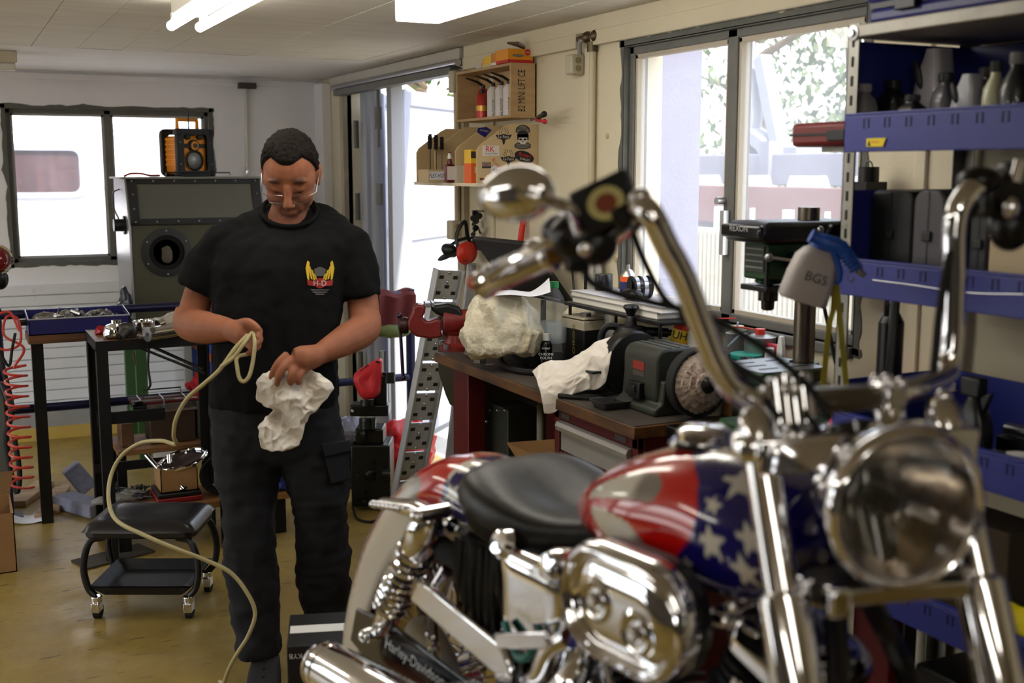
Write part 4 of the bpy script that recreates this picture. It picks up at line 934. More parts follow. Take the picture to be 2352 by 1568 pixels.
m.prism(prof, vp(0, 0, -.036), u, EZ, .072).build('rear_jaw_body', mat('vise_black', (30, 28, 28), .4, .4, var=.3), vs_, bevel=.012, bseg=3)
MB().bx((0, 0, 0), (0, 0, 0)) if False else None
m = MB(); Ru = M((u, wv, EZ)).transposed()
m.box(vp(.108, .182), (.024, .082, .018), Ru).box(vp(.088, .182), (.012, .082, .018), Ru); m.build('jaw_plates', STEEL, vs_, bevel=.002)
MB().lathe([(.03, 0), (.034, .01), (.03, .035), (.012, .04)], vp(.183, .10), u, 20).build('spindle_boss', mat('vise_dark', (58, 34, 30), .4, .5), vs_)
MB().cyl(vp(.215, .13, .02), vp(.205, -.105, .02), .0065, n=10).ell(vp(.2045, -.11, .02), .011, None, 12, 8).ell(vp(.2155, .135, .02), .011, None, 12, 8).build('handle', mat('violet_steel', (64, 52, 74), .3, .9), vs_)
m = MB()
for a, b_ in ((.05, .06), (.04, -.05), (-.05, .05)): m.cyl(vp(a, .012, b_), vp(a, .03, b_), .011, n=6)
m.build('bolts', STEEL, vs_)
# little steel jaw blocks
for k, (px, py, ra_, l) in enumerate(((1079, 822, 30, 'notched steel block tipped against its neighbour on the bench'), (1102, 832, 5, 'notched steel block lying flat on the bench near the vise'))):
    c = P(px, py, Z=BT); o = MB()
    R_ = M.Rotation(radians(ra_), 3, 'Y') if k == 0 else M.Rotation(.3, 3, 'Z')
    for i in range(4): o.box(c + V((0, 0, .018 if k == 0 else .011)) + R_ @ V((0, 0, -.009 + .006 * i)), (.03, .035, .005 if i % 2 else .006), R_)
    tag(o.build('steel_block', mat('worn_steel', (128, 122, 110), .5, .7, var=.25), bevel=.001), l, 'block')
tag(MB().bx(P(1116, 838, Z=BT), P(1128, 838, Z=BT) + V((.012, .004, .003))).build('white_clip', WHITE), 'tiny white strip on the bench top', 'strip')
# drip tray, rag bundle, paper
TRM = mat('tray_steel', (96, 96, 98), .3, .8, var=.2)
t = thing('drip_tray', P(1165, 820, Z=BT), 'dark steel drip tray with rounded corner on the bench', 'tray')
ta, tb, tc_ = P(1205, 848, Z=BT), P(1072, 792, Z=BT), P(1262, 822, Z=BT)
ux_ = (tb - ta).normalized(); uy_ = V((-ux_.y, ux_.x, 0)); uy_ = uy_ if uy_.x > 0 else -uy_; LX, LY = .60, .27
tc = ta + ux_ * LX / 2 + uy_ * LY / 2
ro = rrect(LX, LY, .04, 6); ri = rrect(LX - .012, LY - .012, .034, 6); rb = rrect(LX - .03, LY - .03, .03, 6)
mp = lambda ps, z: [tc + ux_ * p[0] + uy_ * p[1] + V((0, 0, z)) for p in ps]
m = MB().loft([mp(rb, .002), mp(ro, .05), mp(rrect(LX + .012, LY + .012, .046, 6), .052), mp(rrect(LX + .012, LY + .012, .046, 6), .056), mp(ri, .056), mp(rb, .008)], True); m.build('tray_body', TRM, t, smooth=50)
RAGM = mat('rag_cream', (222, 214, 190), .95, var=.12, scale=10, bump=1., bscale=48, dirt=(160, 146, 104), dscale=5, dlo=.5, dhi=.72)
def rag(u, v):
    a = 2 * pi * u; b_ = -pi / 2 + pi * min(max(v, .01), .99)
    d = V((cos(a) * cos(b_), sin(a) * cos(b_), sin(b_))); s_ = lambda x, k: math.copysign(abs(x) ** k, x)
    p = V((.135 * s_(d.x, .7), .11 * s_(d.y, .7), .122 * s_(d.z, .6)))
    if p.z < 0: p.x *= 1.12; p.y *= 1.05
    q = p + NZ.noise_vector(p * 7) * .06; f = NZ.noise_vector(p * 9) * .02 - d * (abs(NZ.noise(V((q.x * 12, q.y * 12, q.z * 6)))) * .034 + abs(NZ.noise(V((q.x * 30, q.y * 30, q.z * 9)))) * .013 + abs(NZ.noise(q * 80)) * .003)
    return p + f
rc = P(1152, 750, d=4.06); rc.z = BT + .155
m = MB().grid(rag, 150, 90, wrap=True); m.v = [tuple(V((p[0] * EX.x + p[1] * EF.x, p[0] * EX.y + p[1] * EF.y, max(p[2], -.13))) + rc) for p in m.v]
tag(m.build('rag_bundle', RAGM, smooth=180), 'big crumpled bundle of cream cleaning rags in the drip tray', 'rags')
pc = P(1200, 678, d=4.0)
def sheet(u, v):
    x = (u - .5) * .19; y = (v - .5) * .15
    z = .006 + (.055 * max(0, u - .62) ** 1.3 * 3.2) * (.3 + .7 * v)
    return pc + EX * x + EF * y + EZ * (z + .004 * sin(u * 6))
tag(MB().grid(sheet, 20, 14).build('paper_sheet', PAPER, smooth=60), 'white paper sheet with lifted corner on top of the rag bundle', 'paper')
tag(MB().tube(bez([P(1145, 836, Z=BT) + V((0, 0, .03)), P(1160, 850, Z=BT) + V((0, 0, .016)), P(1195, 860, Z=BT) + V((0, 0, .012)), P(1240, 863, Z=BT) + V((0, 0, .012))]), .011, 10).build('rubber_hose', RUBBER), 'short black rubber hose lying before the drip tray', 'hose')
# bottles on the bench
PET = bpy.data.materials.new('clear_pet'); PET.use_nodes = True; _b = PET.node_tree.nodes['Principled BSDF']
_b.inputs['Alpha'].default_value = .07; _b.inputs['Roughness'].default_value = .05; _b.inputs['Specular IOR Level'].default_value = 1.; _b.inputs['Base Color'].default_value = (.86, .9, .9, 1)
p0 = P(1272, 842, Z=BT); p0.x = min(p0.x, 1.95)
t = thing('plastic_bottle', p0, 'clear plastic drinks bottle with green cap behind the polish bottle', 'bottle')
MB().lathe([(.03, .004), (.042, 0), (.046, .02), (.044, .09), (.047, .1), (.047, .16), (.044, .19), (.046, .21), (.034, .25), (.016, .28), (.0145, .292)], p0, (0, 0, 1), 28).build('bottle_body', PET, t)
MB().cyl(p0 + V((0, 0, .284)), p0 + V((0, 0, .306)), .0165, n=24).build('cap', mat('green_cap', (28, 120, 64), .4), t)
MB().lathe([(.0462, .09), (.0478, .098), (.0478, .158), (.0462, .165)], p0, (0, 0, 1), 28, cap=False).build('label', mat('label_pale', (206, 222, 236), .5, alpha=.5), t)
p0 = P(1254, 851, Z=BT)
t = thing('polish_bottle', p0, 'slim black bottle of chrome polish with white cap before the clear bottle', 'bottle')
MB().lathe([(.019, 0), (.0215, .003), (.0215, .092), (.017, .102), (.0125, .106), (.0125, .112)], p0, (0, 0, 1), 24).build('bottle_body', mat('black_gloss', (12, 12, 14), .2), t)
MB().cyl(p0 + V((0, 0, .108)), p0 + V((0, 0, .131)), .0135, n=20).build('cap', WHITE, t)
def facing(c, r, off=.0008): return V(c) - EF * (r + off)
m = MB()
vd = V((p0.x, p0.y, 0)).normalized(); vr = V((vd.y, -vd.x, 0))
m.text('CHROME', p0 - vd * .0225 + V((0, 0, .062)), vr, EZ, .009, 0); m.text('POLISH', p0 - vd * .0225 + V((0, 0, .049)), vr, EZ, .009, 0)
m.build('lettering', INKW, t, smooth=0)
MB().text('water', p0 - vd * .0225 + V((0, 0, .083)), vr, EZ, .007).build('lettering', INKW, t, smooth=0)
m = MB(); cwh = p0 - vd * .0222 + V((0, 0, .022))
for k in range(6):
    a = k * pi / 3; m.add([cwh + (vr * cos(a) + EZ * sin(a)) * .003, cwh + (vr * cos(a - .3) + EZ * sin(a - .3)) * .012, cwh + (vr * cos(a + .3) + EZ * sin(a + .3)) * .012], [(0, 1, 2)])
m.build('wheel_emblem', INKW, t, smooth=0)
MB().add([p0 - vd * .0224 + vr * x + EZ * z for x, z in ((-.008, .004), (.008, .004), (.008, .009), (-.008, .009))], [(0, 1, 2, 3)]).build('red_band', INKR, t, smooth=0)
# white cloth over the bench edge
ck = [P(1236, 862, d=3.72), P(1400, 775, d=3.55), P(1240, 915, d=3.6)]
def cloth(u, v):
    A = P(1222, 850, d=3.72); B_ = P(1408, 772, d=3.56); C_ = P(1250, 945, d=3.58); D_ = P(1392, 872, d=3.5)
    p = A.lerp(B_, u).lerp(C_.lerp(D_, u), v)
    q = p + NZ.noise_vector(p * 9) * .04; p += EZ * (.018 * sin(pi * v) + .01 * sin(u * 9 + v * 3)) + (EF * .8 - EZ * .6) * (abs(NZ.noise(q * 11)) * .034 + abs(NZ.noise(q * 34)) * .009) - EF * (.04 * sin(pi * v))
    return p
m = MB().grid(cloth, 90, 60)
o = tag(m.build('white_cloth', CLOTH, smooth=180), 'white cleaning cloth hanging over the bench edge beside the grinder', 'cloth')
sd = o.modifiers.new('thick', 'SOLIDIFY'); sd.thickness = .003
# chrome ring parts and black tray under the cloth
c = P(1355, 900, Z=BT)
t = thing('brake_discs', c, 'stack of steel discs on the bench under the white cloth', 'discs')
for k in range(3): MB().lathe([(.03, .0), (.075, .0), (.075, .006), (.03, .006)], c + V((.01 * k, .008 * k, .002 + k * .016)), (0, 0, 1), 36).build('disc', STEEL, t)
MB().cyl(c + V((0.01, 0, .0)), c + V((.01, 0, .06)), .028, n=24).build('hub', DSTEEL, t)
c = P(1345, 918, Z=BT)
t = thing('pliers', c, 'black pliers lying at the bench front edge', 'pliers')
for s in (-1, 1): MB().tube(bez([c + V((-.06, .06 + s * .004, .008)), c + V((-.02, .01 + s * .002, .008)), c + V((.02, -.03 - s * .006, .009)), c + V((.05, -.08 - s * .014, .008))]), .007, 8).build('plier_arm', BLACKM, t)
c = P(1405, 935, Z=BT)
tag(MB().loft([[c + V((x, y, z)) for x, y in rrect(w_, d_, .012)] for w_, d_, z in ((.09, .07, .001), (.11, .09, .022), (.114, .094, .023), (.104, .084, .022), (.084, .064, .004))]).build('small_dish', TRM), 'small steel dish between pliers and grinder', 'dish')
# bench grinder
gc = P(1500, 880, X=1.86); gc = V((1.87, 2.86, 1.0))
gr = thing('bench_grinder', (1.87, 2.82, BT), 'old dark green bench grinder with pale wire brush wheel', 'grinder')
GRM = mat('grinder_green', (44, 46, 38), .5, var=.25, scale=12, bump=.12, bscale=120, dirt=(120, 116, 98), dscale=26, dlo=.68, dhi=.76)
ya, yb = 2.735, 2.915; gx, gz = 1.875, 1.005
MB().prism(rrect(.165, .17, .035, 4), (gx, yb, gz + .0), (1, 0, 0), (0, 0, 1), yb - ya).build('motor_housing', GRM, gr, bevel=.008)
m = MB()
for x in (-.03, 0, .03): m.bx((gx + x - .006, ya + .01, gz + .083), (gx + x + .006, yb - .01, gz + .088))
m.build('top_ribs', GRM, gr, bevel=.002)
MB().prism([(-.10, 0), (.10, 0), (.10, .02), (.075, .035), (.07, .1), (-.07, .1), (-.075, .035), (-.10, .02)], (gx, yb + .02, BT), (1, 0, 0), (0, 0, 1), yb - ya + .04).build('pedestal', GRM, gr, bevel=.006)
MB().bx((gx - .084, 2.80, 1.02), (gx - .0815, 2.86, 1.045)).build('red_badge', mat('badge_red', (140, 40, 34), .4), gr, smooth=0)
m = MB().text('DAYTON', V((gx - .0825, 2.83, 1.008)), (0, -1, 0), (0, 0, 1), .007) if False else MB().bx((gx - .0835, 2.80, 1.002), (gx - .0815, 2.86, 1.016))
m.build('rating_plate', mat('plate_dark', (92, 90, 84), .4, .6), gr, smooth=0)
MB().bx((gx - .1, 2.80, BT + .035), (gx - .07, 2.86, BT + .085)).bx((gx - .106, 2.82, BT + .05), (gx - .1, 2.84, BT + .075)).build('switch_box', BLACKM, gr, bevel=.004)
MB().cyl((gx, ya, gz), (gx, ya - .09, gz), .035, n=20).cyl((gx, yb, gz), (gx, yb + .06, gz), .045, n=22).build('shaft_housing', GRM, gr)
wc = V((gx, ya - .1, gz))
BRM = mat('brush_pale', (222, 202, 186), .95, var=.25, scale=60, bump=.6, bscale=220)
rings = []
for (rr_, hh) in ((.018, .034), (.034, .030), (.035, .024), (.052, .022), (.053, .017), (.07, .014), (.072, .008), (.086, .002), (.089, -.012), (.086, -.026), (.02, -.028)): rings.append((rr_, hh))
m = MB().lathe(rings, wc, (0, -1, 0), 90); r = random.Random(3)
m.v = [tuple(V(p) + V((r.gauss(0, 1), r.gauss(0, 1), r.gauss(0, 1))) * .0012) for p in m.v]
m.build('brush_wheel', BRM, gr, smooth=60)
MB().lathe([(.090, -.03), (.098, -.03), (.098, .0), (.094, .004), (.090, .0)], wc, (0, -1, 0), 48).build('wheel_rim', RUBBER, gr)
MB().cyl(wc + V((0, .03, 0)), wc + V((0, .036, 0)), .095, n=40).build('wheel_back', BLACKM, gr)
MB().lathe([(.022, 0), (.024, .008), (.016, .02), (.008, .024)], wc + V((0, -.03, 0)), (0, -1, 0), 20).build('hub_nut', BLACKM, gr)
g2 = V((gx, yb + .06, gz))
MB().lathe([(.03, -.005), (.098, 0), (.104, .008), (.104, .05), (.098, .056), (.03, .06)], g2, (0, 1, 0), 44).build('wheel_guard', mat('guard_dark', (40, 40, 38), .35, .5, var=.2), gr)
MB().lathe([(.02, 0), (.083, 0), (.083, .03), (.02, .03)], g2 + V((-.012, .012, -.0)), (0, 1, 0), 40).build('grinding_wheel', mat('grind_stone', (120, 116, 108), .9), gr)
MB().bx((gx - .15, yb + .07, gz - .02), (gx - .07, yb + .12, gz - .012)).build('tool_rest', DSTEEL, gr, bevel=.002)
# tin, pump sprayer, glue can, cans behind the grinder
def at_(px, X, Z): q = P(px, 800, X=X); return V((X, q.y, Z))
c = at_(1338, 2.0, BT)
t = thing('metal_tin', c, 'cream and black metal tin with screw cap behind the bottles', 'tin')
MB().box(c + V((0, 0, .09)), (.09, .14, .18), .1).build('tin_body', mat('tin_black', (20, 19, 20), .3), t, bevel=.006)
MB().box(c + V((0, 0, .1835)), (.09, .14, .008), .1).box(c + V((0, 0, .16)), (.0915, .1415, .035), .1).build('tin_top', mat('tin_cream', (196, 186, 164), .4), t, bevel=.003)
MB().cyl(c + V((.0, -.02, .187)), c + V((0, -.02, .2)), .019, n=20).build('cap', STEEL, t)
MB().text('CHROME', c + V((-.0475, -.02, .11)), V((0, 0, 1)), V((0, 1, 0)), .018).build('lettering', mat('gold_ink', (150, 130, 60), .5), t, smooth=0)
c = at_(1448, 1.95, BT)
t = thing('pump_sprayer', c, 'grey pump sprayer bottle with black handle and top knob', 'sprayer')
MB().lathe([(.05, 0), (.055, .006), (.055, .11), (.045, .14), (.04, .15)], c, (0, 0, 1), 28).build('tank', mat('sprayer_grey', (150, 148, 142), .45), t)
MB().lathe([(.05, .145), (.056, .15), (.058, .175), (.045, .2), (.02, .205), (.016, .23), (.012, .235), (.02, .255), (.026, .262), (.022, .27), (.008, .272)], c, (0, 0, 1), 28).build('pump_head', BLACK, t)
MB().tube(bez([c - EX * .02 + V((0, 0, .195)), c - EX * .075 + V((0, 0, .20)), c - EX * .095 + V((0, 0, .16)), c - EX * .09 + V((0, 0, .07))]), .012, 10).build('handle', BLACK, t)
MB().cyl(c + EX * .04 + V((0, 0, .185)), c + EX * .12 + V((0, 0, .18)), .015, n=14).cyl(c + EX * .12 + V((0, 0, .18)), c + EX * .16 + V((0, 0, .18)), .01, n=14).build('nozzle', BLACK, t)
c = at_(1552, 2.06, BT); c = c + EX * -.02
t = thing('glue_can', c, 'yellow and red spray glue can with red cone cap behind the grinder', 'can')
ax_ = (EZ + EX * .22).normalized()
MB().cyl(c + V((0, 0, .001)) , c + ax_ * .1, .033, n=24).build('can_body', mat('can_white', (216, 214, 210), .35), t)
MB().cyl(c + ax_ * .1, c + ax_ * .2, .0333, n=24).build('yellow_band', mat('can_yellow', (236, 200, 30), .35), t)
MB().lathe([(.033, .2), (.03, .21), (.024, .235), (.016, .262), (.004, .268)], c, ax_, 22).build('cap', mat('cap_red', (206, 52, 40), .4), t)
axr = (EX - ax_ * EX.dot(ax_)).normalized(); vd = -EF
for s_, h_, z_, mm in (('UHU', .024, .183, INK), ('SPRÜH', .019, .155, INKR), ('KLEBER', .016, .13, INKR)):
    MB().text(s_, c + ax_ * z_ - EF * .0345, axr, ax_, h_).build('lettering', mm, t, smooth=0)
c = at_(1567, 2.08, BT)
t = thing('paint_can', c, 'white spray can with red cap and blue shoulder next to the glue can', 'can')
MB().cyl(c, c + V((0, 0, .17)), .031, n=24).build('can_body', mat('can_white2', (222, 222, 228), .35), t)
MB().cyl(c + V((0, 0, .118)), c + V((0, 0, .145)), .0314, n=24).build('red_band', mat('can_red', (170, 26, 40), .4), t)
MB().lathe([(.033, .17), (.034, .18), (.03, .19), (.022, .2)], c, (0, 0, 1), 24).build('blue_shoulder', mat('can_blue', (52, 54, 130), .35), t)
MB().lathe([(.02, .2), (.02, .215), (.012, .245), (.006, .248)], c, (0, 0, 1), 20).build('cap', MATS['cap_red'], t)
for k, (px, X, h, r_, mm, l) in enumerate(((1600, 2.1, .19, .03, 'can_white', 'plain white can half hidden behind the handlebar'), (1620, 2.02, .15, .035, 'can_blue', 'blue can right of the red capped spray can'))):
    c = at_(px, X, BT); o = MB().lathe([(r_, 0), (r_, h), (r_ * .8, h + .012), (r_ * .35, h + .02), (r_ * .35, h + .035)], c, (0, 0, 1), 22); tag(o.build('can', MATS[mm]), l, 'can')
# wire rack with books against the window, things on it
rk = thing('bench_rack', (2.07, 3.28, BT), 'black wire rack standing on the bench below the window', 'rack')
zr = 1.125
for y in (2.99, 3.57):
    for x in (1.97, 2.16): MB().cyl((x, y, BT), (x, y, zr), .006, n=8).build('leg', BLACKM, rk)
m = MB()
for x in np.linspace(1.96, 2.17, 6): m.cyl((x, 2.97, zr), (x, 3.59, zr), .004, n=8)
for y in (2.97, 3.59): m.cyl((1.96, y, zr), (2.17, y, zr), .004, n=8)
m.build('wire_shelf', BLACKM, rk); MB().bx((1.955, 2.96, zr + .004), (2.175, 3.6, zr + .008)).build('shelf_sheet', DSTEEL, rk, smooth=0)
z = zr + .009
for k, (h, y0, y1, cv_, l) in enumerate(((.022, 3.02, 3.57, (150, 146, 138), 'thick paper catalogue at the bottom of the stack under the window'), (.018, 2.99, 3.58, (206, 204, 210), 'white paper catalogue on top of the stack under the window'))):
    t = thing('catalogue', (2.06, 3.3, z), l, 'book', 'catalogues under the window')
    MB().bx((1.975, y0, z), (2.155, y1, z + .002)).bx((1.975, y0, z + h - .002), (2.155, y1, z + h)).build('cover', mat('cover_%d' % k, cv_, .5), t, smooth=0)
    MB().bx((1.979, y0 + .003, z + .002), (2.15, y1 - .003, z + h - .002)).build('pages', mat('pages', (226, 222, 214), .8), t, smooth=0); z += h + .0005
zk = z
c = at_(1467, 2.04, zk)
t = thing('chrome_piston', c, 'chrome ringed cylinder lying on the catalogues', 'part')
MB().cyl(c + V((0, 0, .038)) - EX * .03, c + V((0, 0, .038)) + EX * .035 + EF * .02, .036, n=28).build('cylinder', mat('satin_chrome', (190, 190, 200), .2, 1.), t)
dd = (EX * .065 + EF * .02).normalized()
for s in (-.028, .0, .03): MB().lathe([(.0365, -.003), (.0385, -.003), (.0385, .003), (.0365, .003)], c + V((0, 0, .039)) + dd * s, dd, 28).build('ring_band', BLACKM, t)
MB().cyl(c + V((0, 0, .038)) - EX * .0305, c + V((0, 0, .038)) - EX * .029, .03, n=24).build('bore', BLACK, t)
c = at_(1450, 2.0, zk)
tag(MB().ell(c + V((0, 0, .02)), (.03, .05, .019), None, 18, 10).cyl(c + V((0, -.02, .022)), c + V((-.02, -.06, .02)), .01, n=10).build('hand_tool', BLACKM, bevel=.003), 'small black hand tool before the chrome cylinder', 'tool')
c = at_(1440, 2.11, zk); 
t = thing('spray_can', c, 'orange and blue banded spray can with silver top by the window', 'can')
MB().cyl(c, c + V((0, 0, .04)), .028, n=24).build('can_base', mat('can_blue2', (40, 44, 96), .4), t)
MB().cyl(c + V((0, 0, .04)), c + V((0, 0, .058)), .0282, n=24).build('orange_band', mat('can_orange', (230, 96, 34), .4), t)
MB().lathe([(.028, .058), (.026, .064), (.018, .075), (.016, .078), (.012, .08), (.006, .084), (.006, .096), (.004, .098)], c, (0, 0, 1), 22).build('can_top', mat('satin_top', (190, 188, 184), .3, .9), t)
MB().text('O', c + V((0, 0, .026)) - EF * .029, EX, EZ, .012).build('lettering', INKW, t, smooth=0)
c = at_(1385, 2.08, zk); tag(MB().lathe([(.03, 0), (.032, .004), (.032, .055), (.03, .058)], c, (0, 0, 1), 24).build('oil_filter', mat('filter_black', (28, 28, 34), .25)), 'black canister at the left end of the catalogues', 'filter')
# rags and bits behind the bottles
tag(blob(at_(1350, 2.12, BT + .11), (.07, .16, .11), .03, 61, 30, 20, flat=-.105).build('rag_pile', MATS['rag_cream'], smooth=180), 'pale rag pile lying behind the metal tin', 'rags')
tag(MB().bx((2.0, 3.1, BT), (2.17, 3.42, BT + .1)).build('toolbox', mat('toolbox_grey', (62, 62, 64), .5), bevel=.01), 'dark grey toolbox under the wire rack', 'box')
# wall things above the bench end
t = thing('wall_hook', (2.19, 3.72, 1.25), 'pale grey wall bracket with looped cables left of the window', 'hook')
HG = mat('hook_grey', (176, 172, 164), .5)
a = P(1372, 600, X=2.19)
MB().tube(bez([V((2.185, a.y + .05, a.z - .06)), V((2.17, a.y + .03, a.z + .035)), V((2.16, a.y - .02, a.z + .045)), V((2.16, a.y - .05, a.z + .0)), V((2.175, a.y - .045, a.z - .06))]), .012, 10).build('bracket', HG, t)
MB().bx((2.15, a.y - .03, a.z - .2), (2.2, a.y + .01, a.z + .02)).build('holder', HG, t, bevel=.006)
for k in range(3): MB().tube(bez([V((2.165, a.y + .03 - .012 * k, a.z + .02)), V((2.16, a.y + .04 - .012 * k, a.z - .1)), V((2.165, a.y + .02 - .01 * k, a.z - .2))]), .004, 6).build('cable', BLACK, t)
tag(MB().tube(bez([P(1312, 590, X=2.19), P(1316, 640, X=2.19), P(1320, 680, X=2.185), P(1328, 700, X=2.18)]), .004, 6).build('black_cable', BLACK), 'thin black cable hanging on the cream wall', 'cable')
a, b_ = P(1202, 505, X=2.19), P(1192, 575, X=2.17)
a = a + (a - b_) * 2.2; b2 = b_ + (b_ - a) * .0
tag(MB().cyl(a, P(1190, 590, X=2.165), .013, n=14).build('red_pole', mat('red_pole', (214, 44, 30), .4)), 'red pole leaning on the wall behind the mirror', 'pole')
a = P(1098, 525, X=2.18)
t = thing('chain_bundle', a, 'black chain hanging on the wall under the shelf', 'chain')
r = random.Random(9)
m = MB()
for i in range(16):
    c = a + V((-.015 + r.uniform(-.012, .012), r.uniform(-.03, .03), .07 - i * .011)); m.lathe([(.006, -.004), (.015, -.004), (.015, .004), (.006, .004)], c, (r.gauss(0, 1), r.gauss(0, 1), r.gauss(0, 1)), 12)
m.build('chain_links', DSTEEL, t).__setitem__('kind', 'stuff'); MB().cyl(a + V((.03, 0, .08)), a + V((-.03, 0, .08)), .005, n=8).build('nail', STEEL, t)
# parts washer beyond the bench with its lid open
pw = thing('parts_washer', (1.88, 4.3, 0), 'olive parts washer on square legs with its black lid tipped open', 'washer')
WOL = mat('washer_olive', (52, 50, 34), .5, var=.15); WBK = mat('washer_black', (40, 40, 40), .45, .3, var=.15)
wy0, wy1 = 4.13, 4.52
m = MB(); n4 = [(1.85, wy0), (2.17, wy0), (2.17, wy1), (1.85, wy1)]
m.loft([[V((2.01 + (x - 2.01) * k, 4.325 + (y - 4.325) * k, z)) for x, y in n4] for z, k in ((.60, .78), (.64, .86), (.74, 1.), (.89, 1.), (.9, 1.01), (.9, .95), (.7, .8))]); m.build('tub', WOL, pw, bevel=.01)
for x, y in ((1.94, 4.22), (2.09, 4.22), (1.94, 4.42), (2.09, 4.42)): MB().bx((x - .045, y - .045, 0), (x + .045, y + .045, .62)).build('leg', WOL, pw, bevel=.006)
MB().bx((1.9, 4.18, .12), (2.13, 4.46, .14)).build('bottom_shelf', WOL, pw)
m = MB()
for x in (1.92, 1.94, 1.96): m.ell((x, 4.174, .585), .008, None, 10, 6)
m.build('bolt_heads', STEEL, pw)
lt = P(1215, 562, Y=3.92); lf = P(1083, 548, X=lt.x); lb = V((2.165, 3.92, P(1318, 702, Y=3.92).z)); lbf = V((2.165, lf.y, lb.z))
nn = (lb - lt).cross(lf - lt).normalized() * .022
MB().loft([[lt, lf, lbf, lb], [lt + nn, lf + nn, lbf + nn, lb + nn]]).build('lid', WBK, pw, bevel=.006)
MB().cyl(lb.lerp(lt, .22) + V((0, 0, -.03)), lbf.lerp(lf, .22) + V((0, 0, -.03)), .008, n=8).cyl((2.165, lf.y - .05, .88), (2.165, lf.y - .05, lb.z), .012, n=8).cyl((2.165, 4.15, .88), (2.165, 4.15, lb.z), .012, n=8).build('lid_support', BLACKM, pw)
# cardboard and cartons under the bench
t = thing('white_carton', (1.95, 4.35, 0), 'white printed carton standing under the parts washer', 'box')
q = P(1115, 1000, Y=4.75)
tag(t); MB().bx((q.x - .06, 4.74, .0), (q.x + .12, 4.86, .56)).build('box_body', mat('carton_white', (182, 172, 156), .8, var=.1), t, bevel=.003)
MB().tube([q + V((.03 + x, -.012, z)) for x, z in ((0, -.08), (.06, -.08), (.06, .05), (0, .05))], .003, 6, closed=True).build('printed_frame', INK, t)
q2 = P(1117, 985, Y=4.738)
MB().text('↑↑', q2, (1, 0, 0), (0, 0, 1), .045).build('lettering', INK, t, smooth=0)
MB().text('ES', P(1096, 1046, Y=4.738), (1, 0, 0), (0, 0, 1), .032).build('lettering', INK, t, smooth=0)
t = thing('cardboard_box', (1.75, 3.35, 0), 'brown cardboard box with raised flap under the bench beside the drawers', 'box')
a, b_, c_, d_ = P(1163, 1016, d=3.95), P(1275, 1008, d=3.68), P(1280, 1068, d=3.72), P(1192, 1062, d=3.9)
MB().add([a, b_, c_, d_], [(0, 1, 2, 3)]).build('flap', CARD, t, smooth=0)
MB().bx((1.76, 3.2, 0), (2.1, 3.56, min(c_.z, d_.z))).build('box_body', CARDI, t, smooth=0)
t = thing('green_stand', (1.82, 3.72, 0), 'dark green steel pedestal stand under the bench', 'stand')
q = P(1140, 930, X=1.8)
MB().bx((1.80, q.y - .1, 0), (1.92, q.y + .06, q.z)).bx((1.74, q.y - .16, 0), (1.98, q.y + .12, .02)).build('column', mat('stand_green', (40, 42, 32), .5, var=.2), t, bevel=.004)
m = MB()
for px in (1126, 1143, 1160): m.ell(P(px, 942, X=1.799), .006, None, 8, 6)
m.build('rivets', STEEL, t)
# aluminium ramps
AR = mat('ramp_alloy', (196, 198, 202), .4, .35, var=.12, scale=9)
def ramp(top, bot, uw, wd, th, label, grp):
    t = thing('loading_ramp', bot, label, 'ramp', grp); L = (top - bot).length; ax = (top - bot).normalized()
    uw = (uw - ax * uw.dot(ax)).normalized(); n = ax.cross(uw); R = M((uw, ax, n)).transposed()
    n = n if n.dot(V((0, -1, 0))) > 0 else -n
    k = 8; seg = L / k
    for i in range(k):
        c = bot + ax * (seg * (i + .5)); MB().box(c, (wd, seg - .012, th), R).build('ramp_plate', AR, t, bevel=.003)
    m = MB()
    for i in range(k):
        for (a, s) in ((-.32, .25), (.32, .25), (0, .45), (-.3, .75), (.3, .75)):
            c = bot + ax * (seg * (i + s)) + uw * (a * wd) + n * (th / 2 + .0006); m.box(c, (.024, .016, .001), R)
    m.build('slot', mat('slot_dark', (44, 44, 46), .8), t, smooth=0).__setitem__('kind', 'stuff')
    m = MB()
    for i in range(k):
        for s in (.1, .6, .9): m.ell(bot + ax * (seg * (i + s)) + n * (th / 2), (.009, .009, .009), None, 8, 6)
    m.build('stud', mat('stud', (210, 214, 220), .2, 1.), t).__setitem__('kind', 'stuff')
    for s in (-1, 1): MB().box((top + bot) / 2 + uw * (s * (wd / 2 + .006)), (.012, L, th + .03), R).build('side_rail', AR, t, bevel=.003)
    return t
ramp(P(1032, 618, d=5.15), P(928, 1165, Z=.02), V((.94, .1, .3)), .125, .012, 'perforated aluminium loading ramp leaning beside the open door', 'loading ramps')
ramp(P(1085, 612, d=5.3), P(1025, 1130, Z=.02) , V((.35, .9, 0)), .10, .012, 'second aluminium loading ramp turned edge on behind the first', 'loading ramps')
# ear muffs and visor
q = P(1068, 582, X=2.08)
t = thing('ear_muffs', q, 'red ear muffs with black headband hung below the wall switch', 'ear muffs')
for s, dpt in ((0, 0), (1, .09)):
    c = q + EF * dpt + EX * (.015 * s); R = M.Rotation(.35, 3, 'Z')
    MB().ell(c, (.045, .03, .052), R, 22, 14).build('ear_cup', mat('muff_red', (196, 44, 30), .4), t)
    MB().ell(c + V((.015, .03, 0)), (.042, .02, .05), R, 20, 10).build('ear_pad', BLACK, t)
MB().tube(bez([q + V((.01, 0, .0)) - EX * .035, q - EX * .03 + V((0, .02, .08)), q + EX * .02 + V((0, .05, .14)), q + EX * .05 + V((0, .09, .07)), q + EX * .04 + EF * .09]), .009, 8).build('headband', BLACK, t)
MB().text('3M', q - EF * .032 + V((0, -.006, -.03)), EX, EZ, .012).build('lettering', INK, t, smooth=0)
t = thing('face_visor', P(1035, 575, X=2.05), 'black face visor hung left of the ear muffs', 'visor')
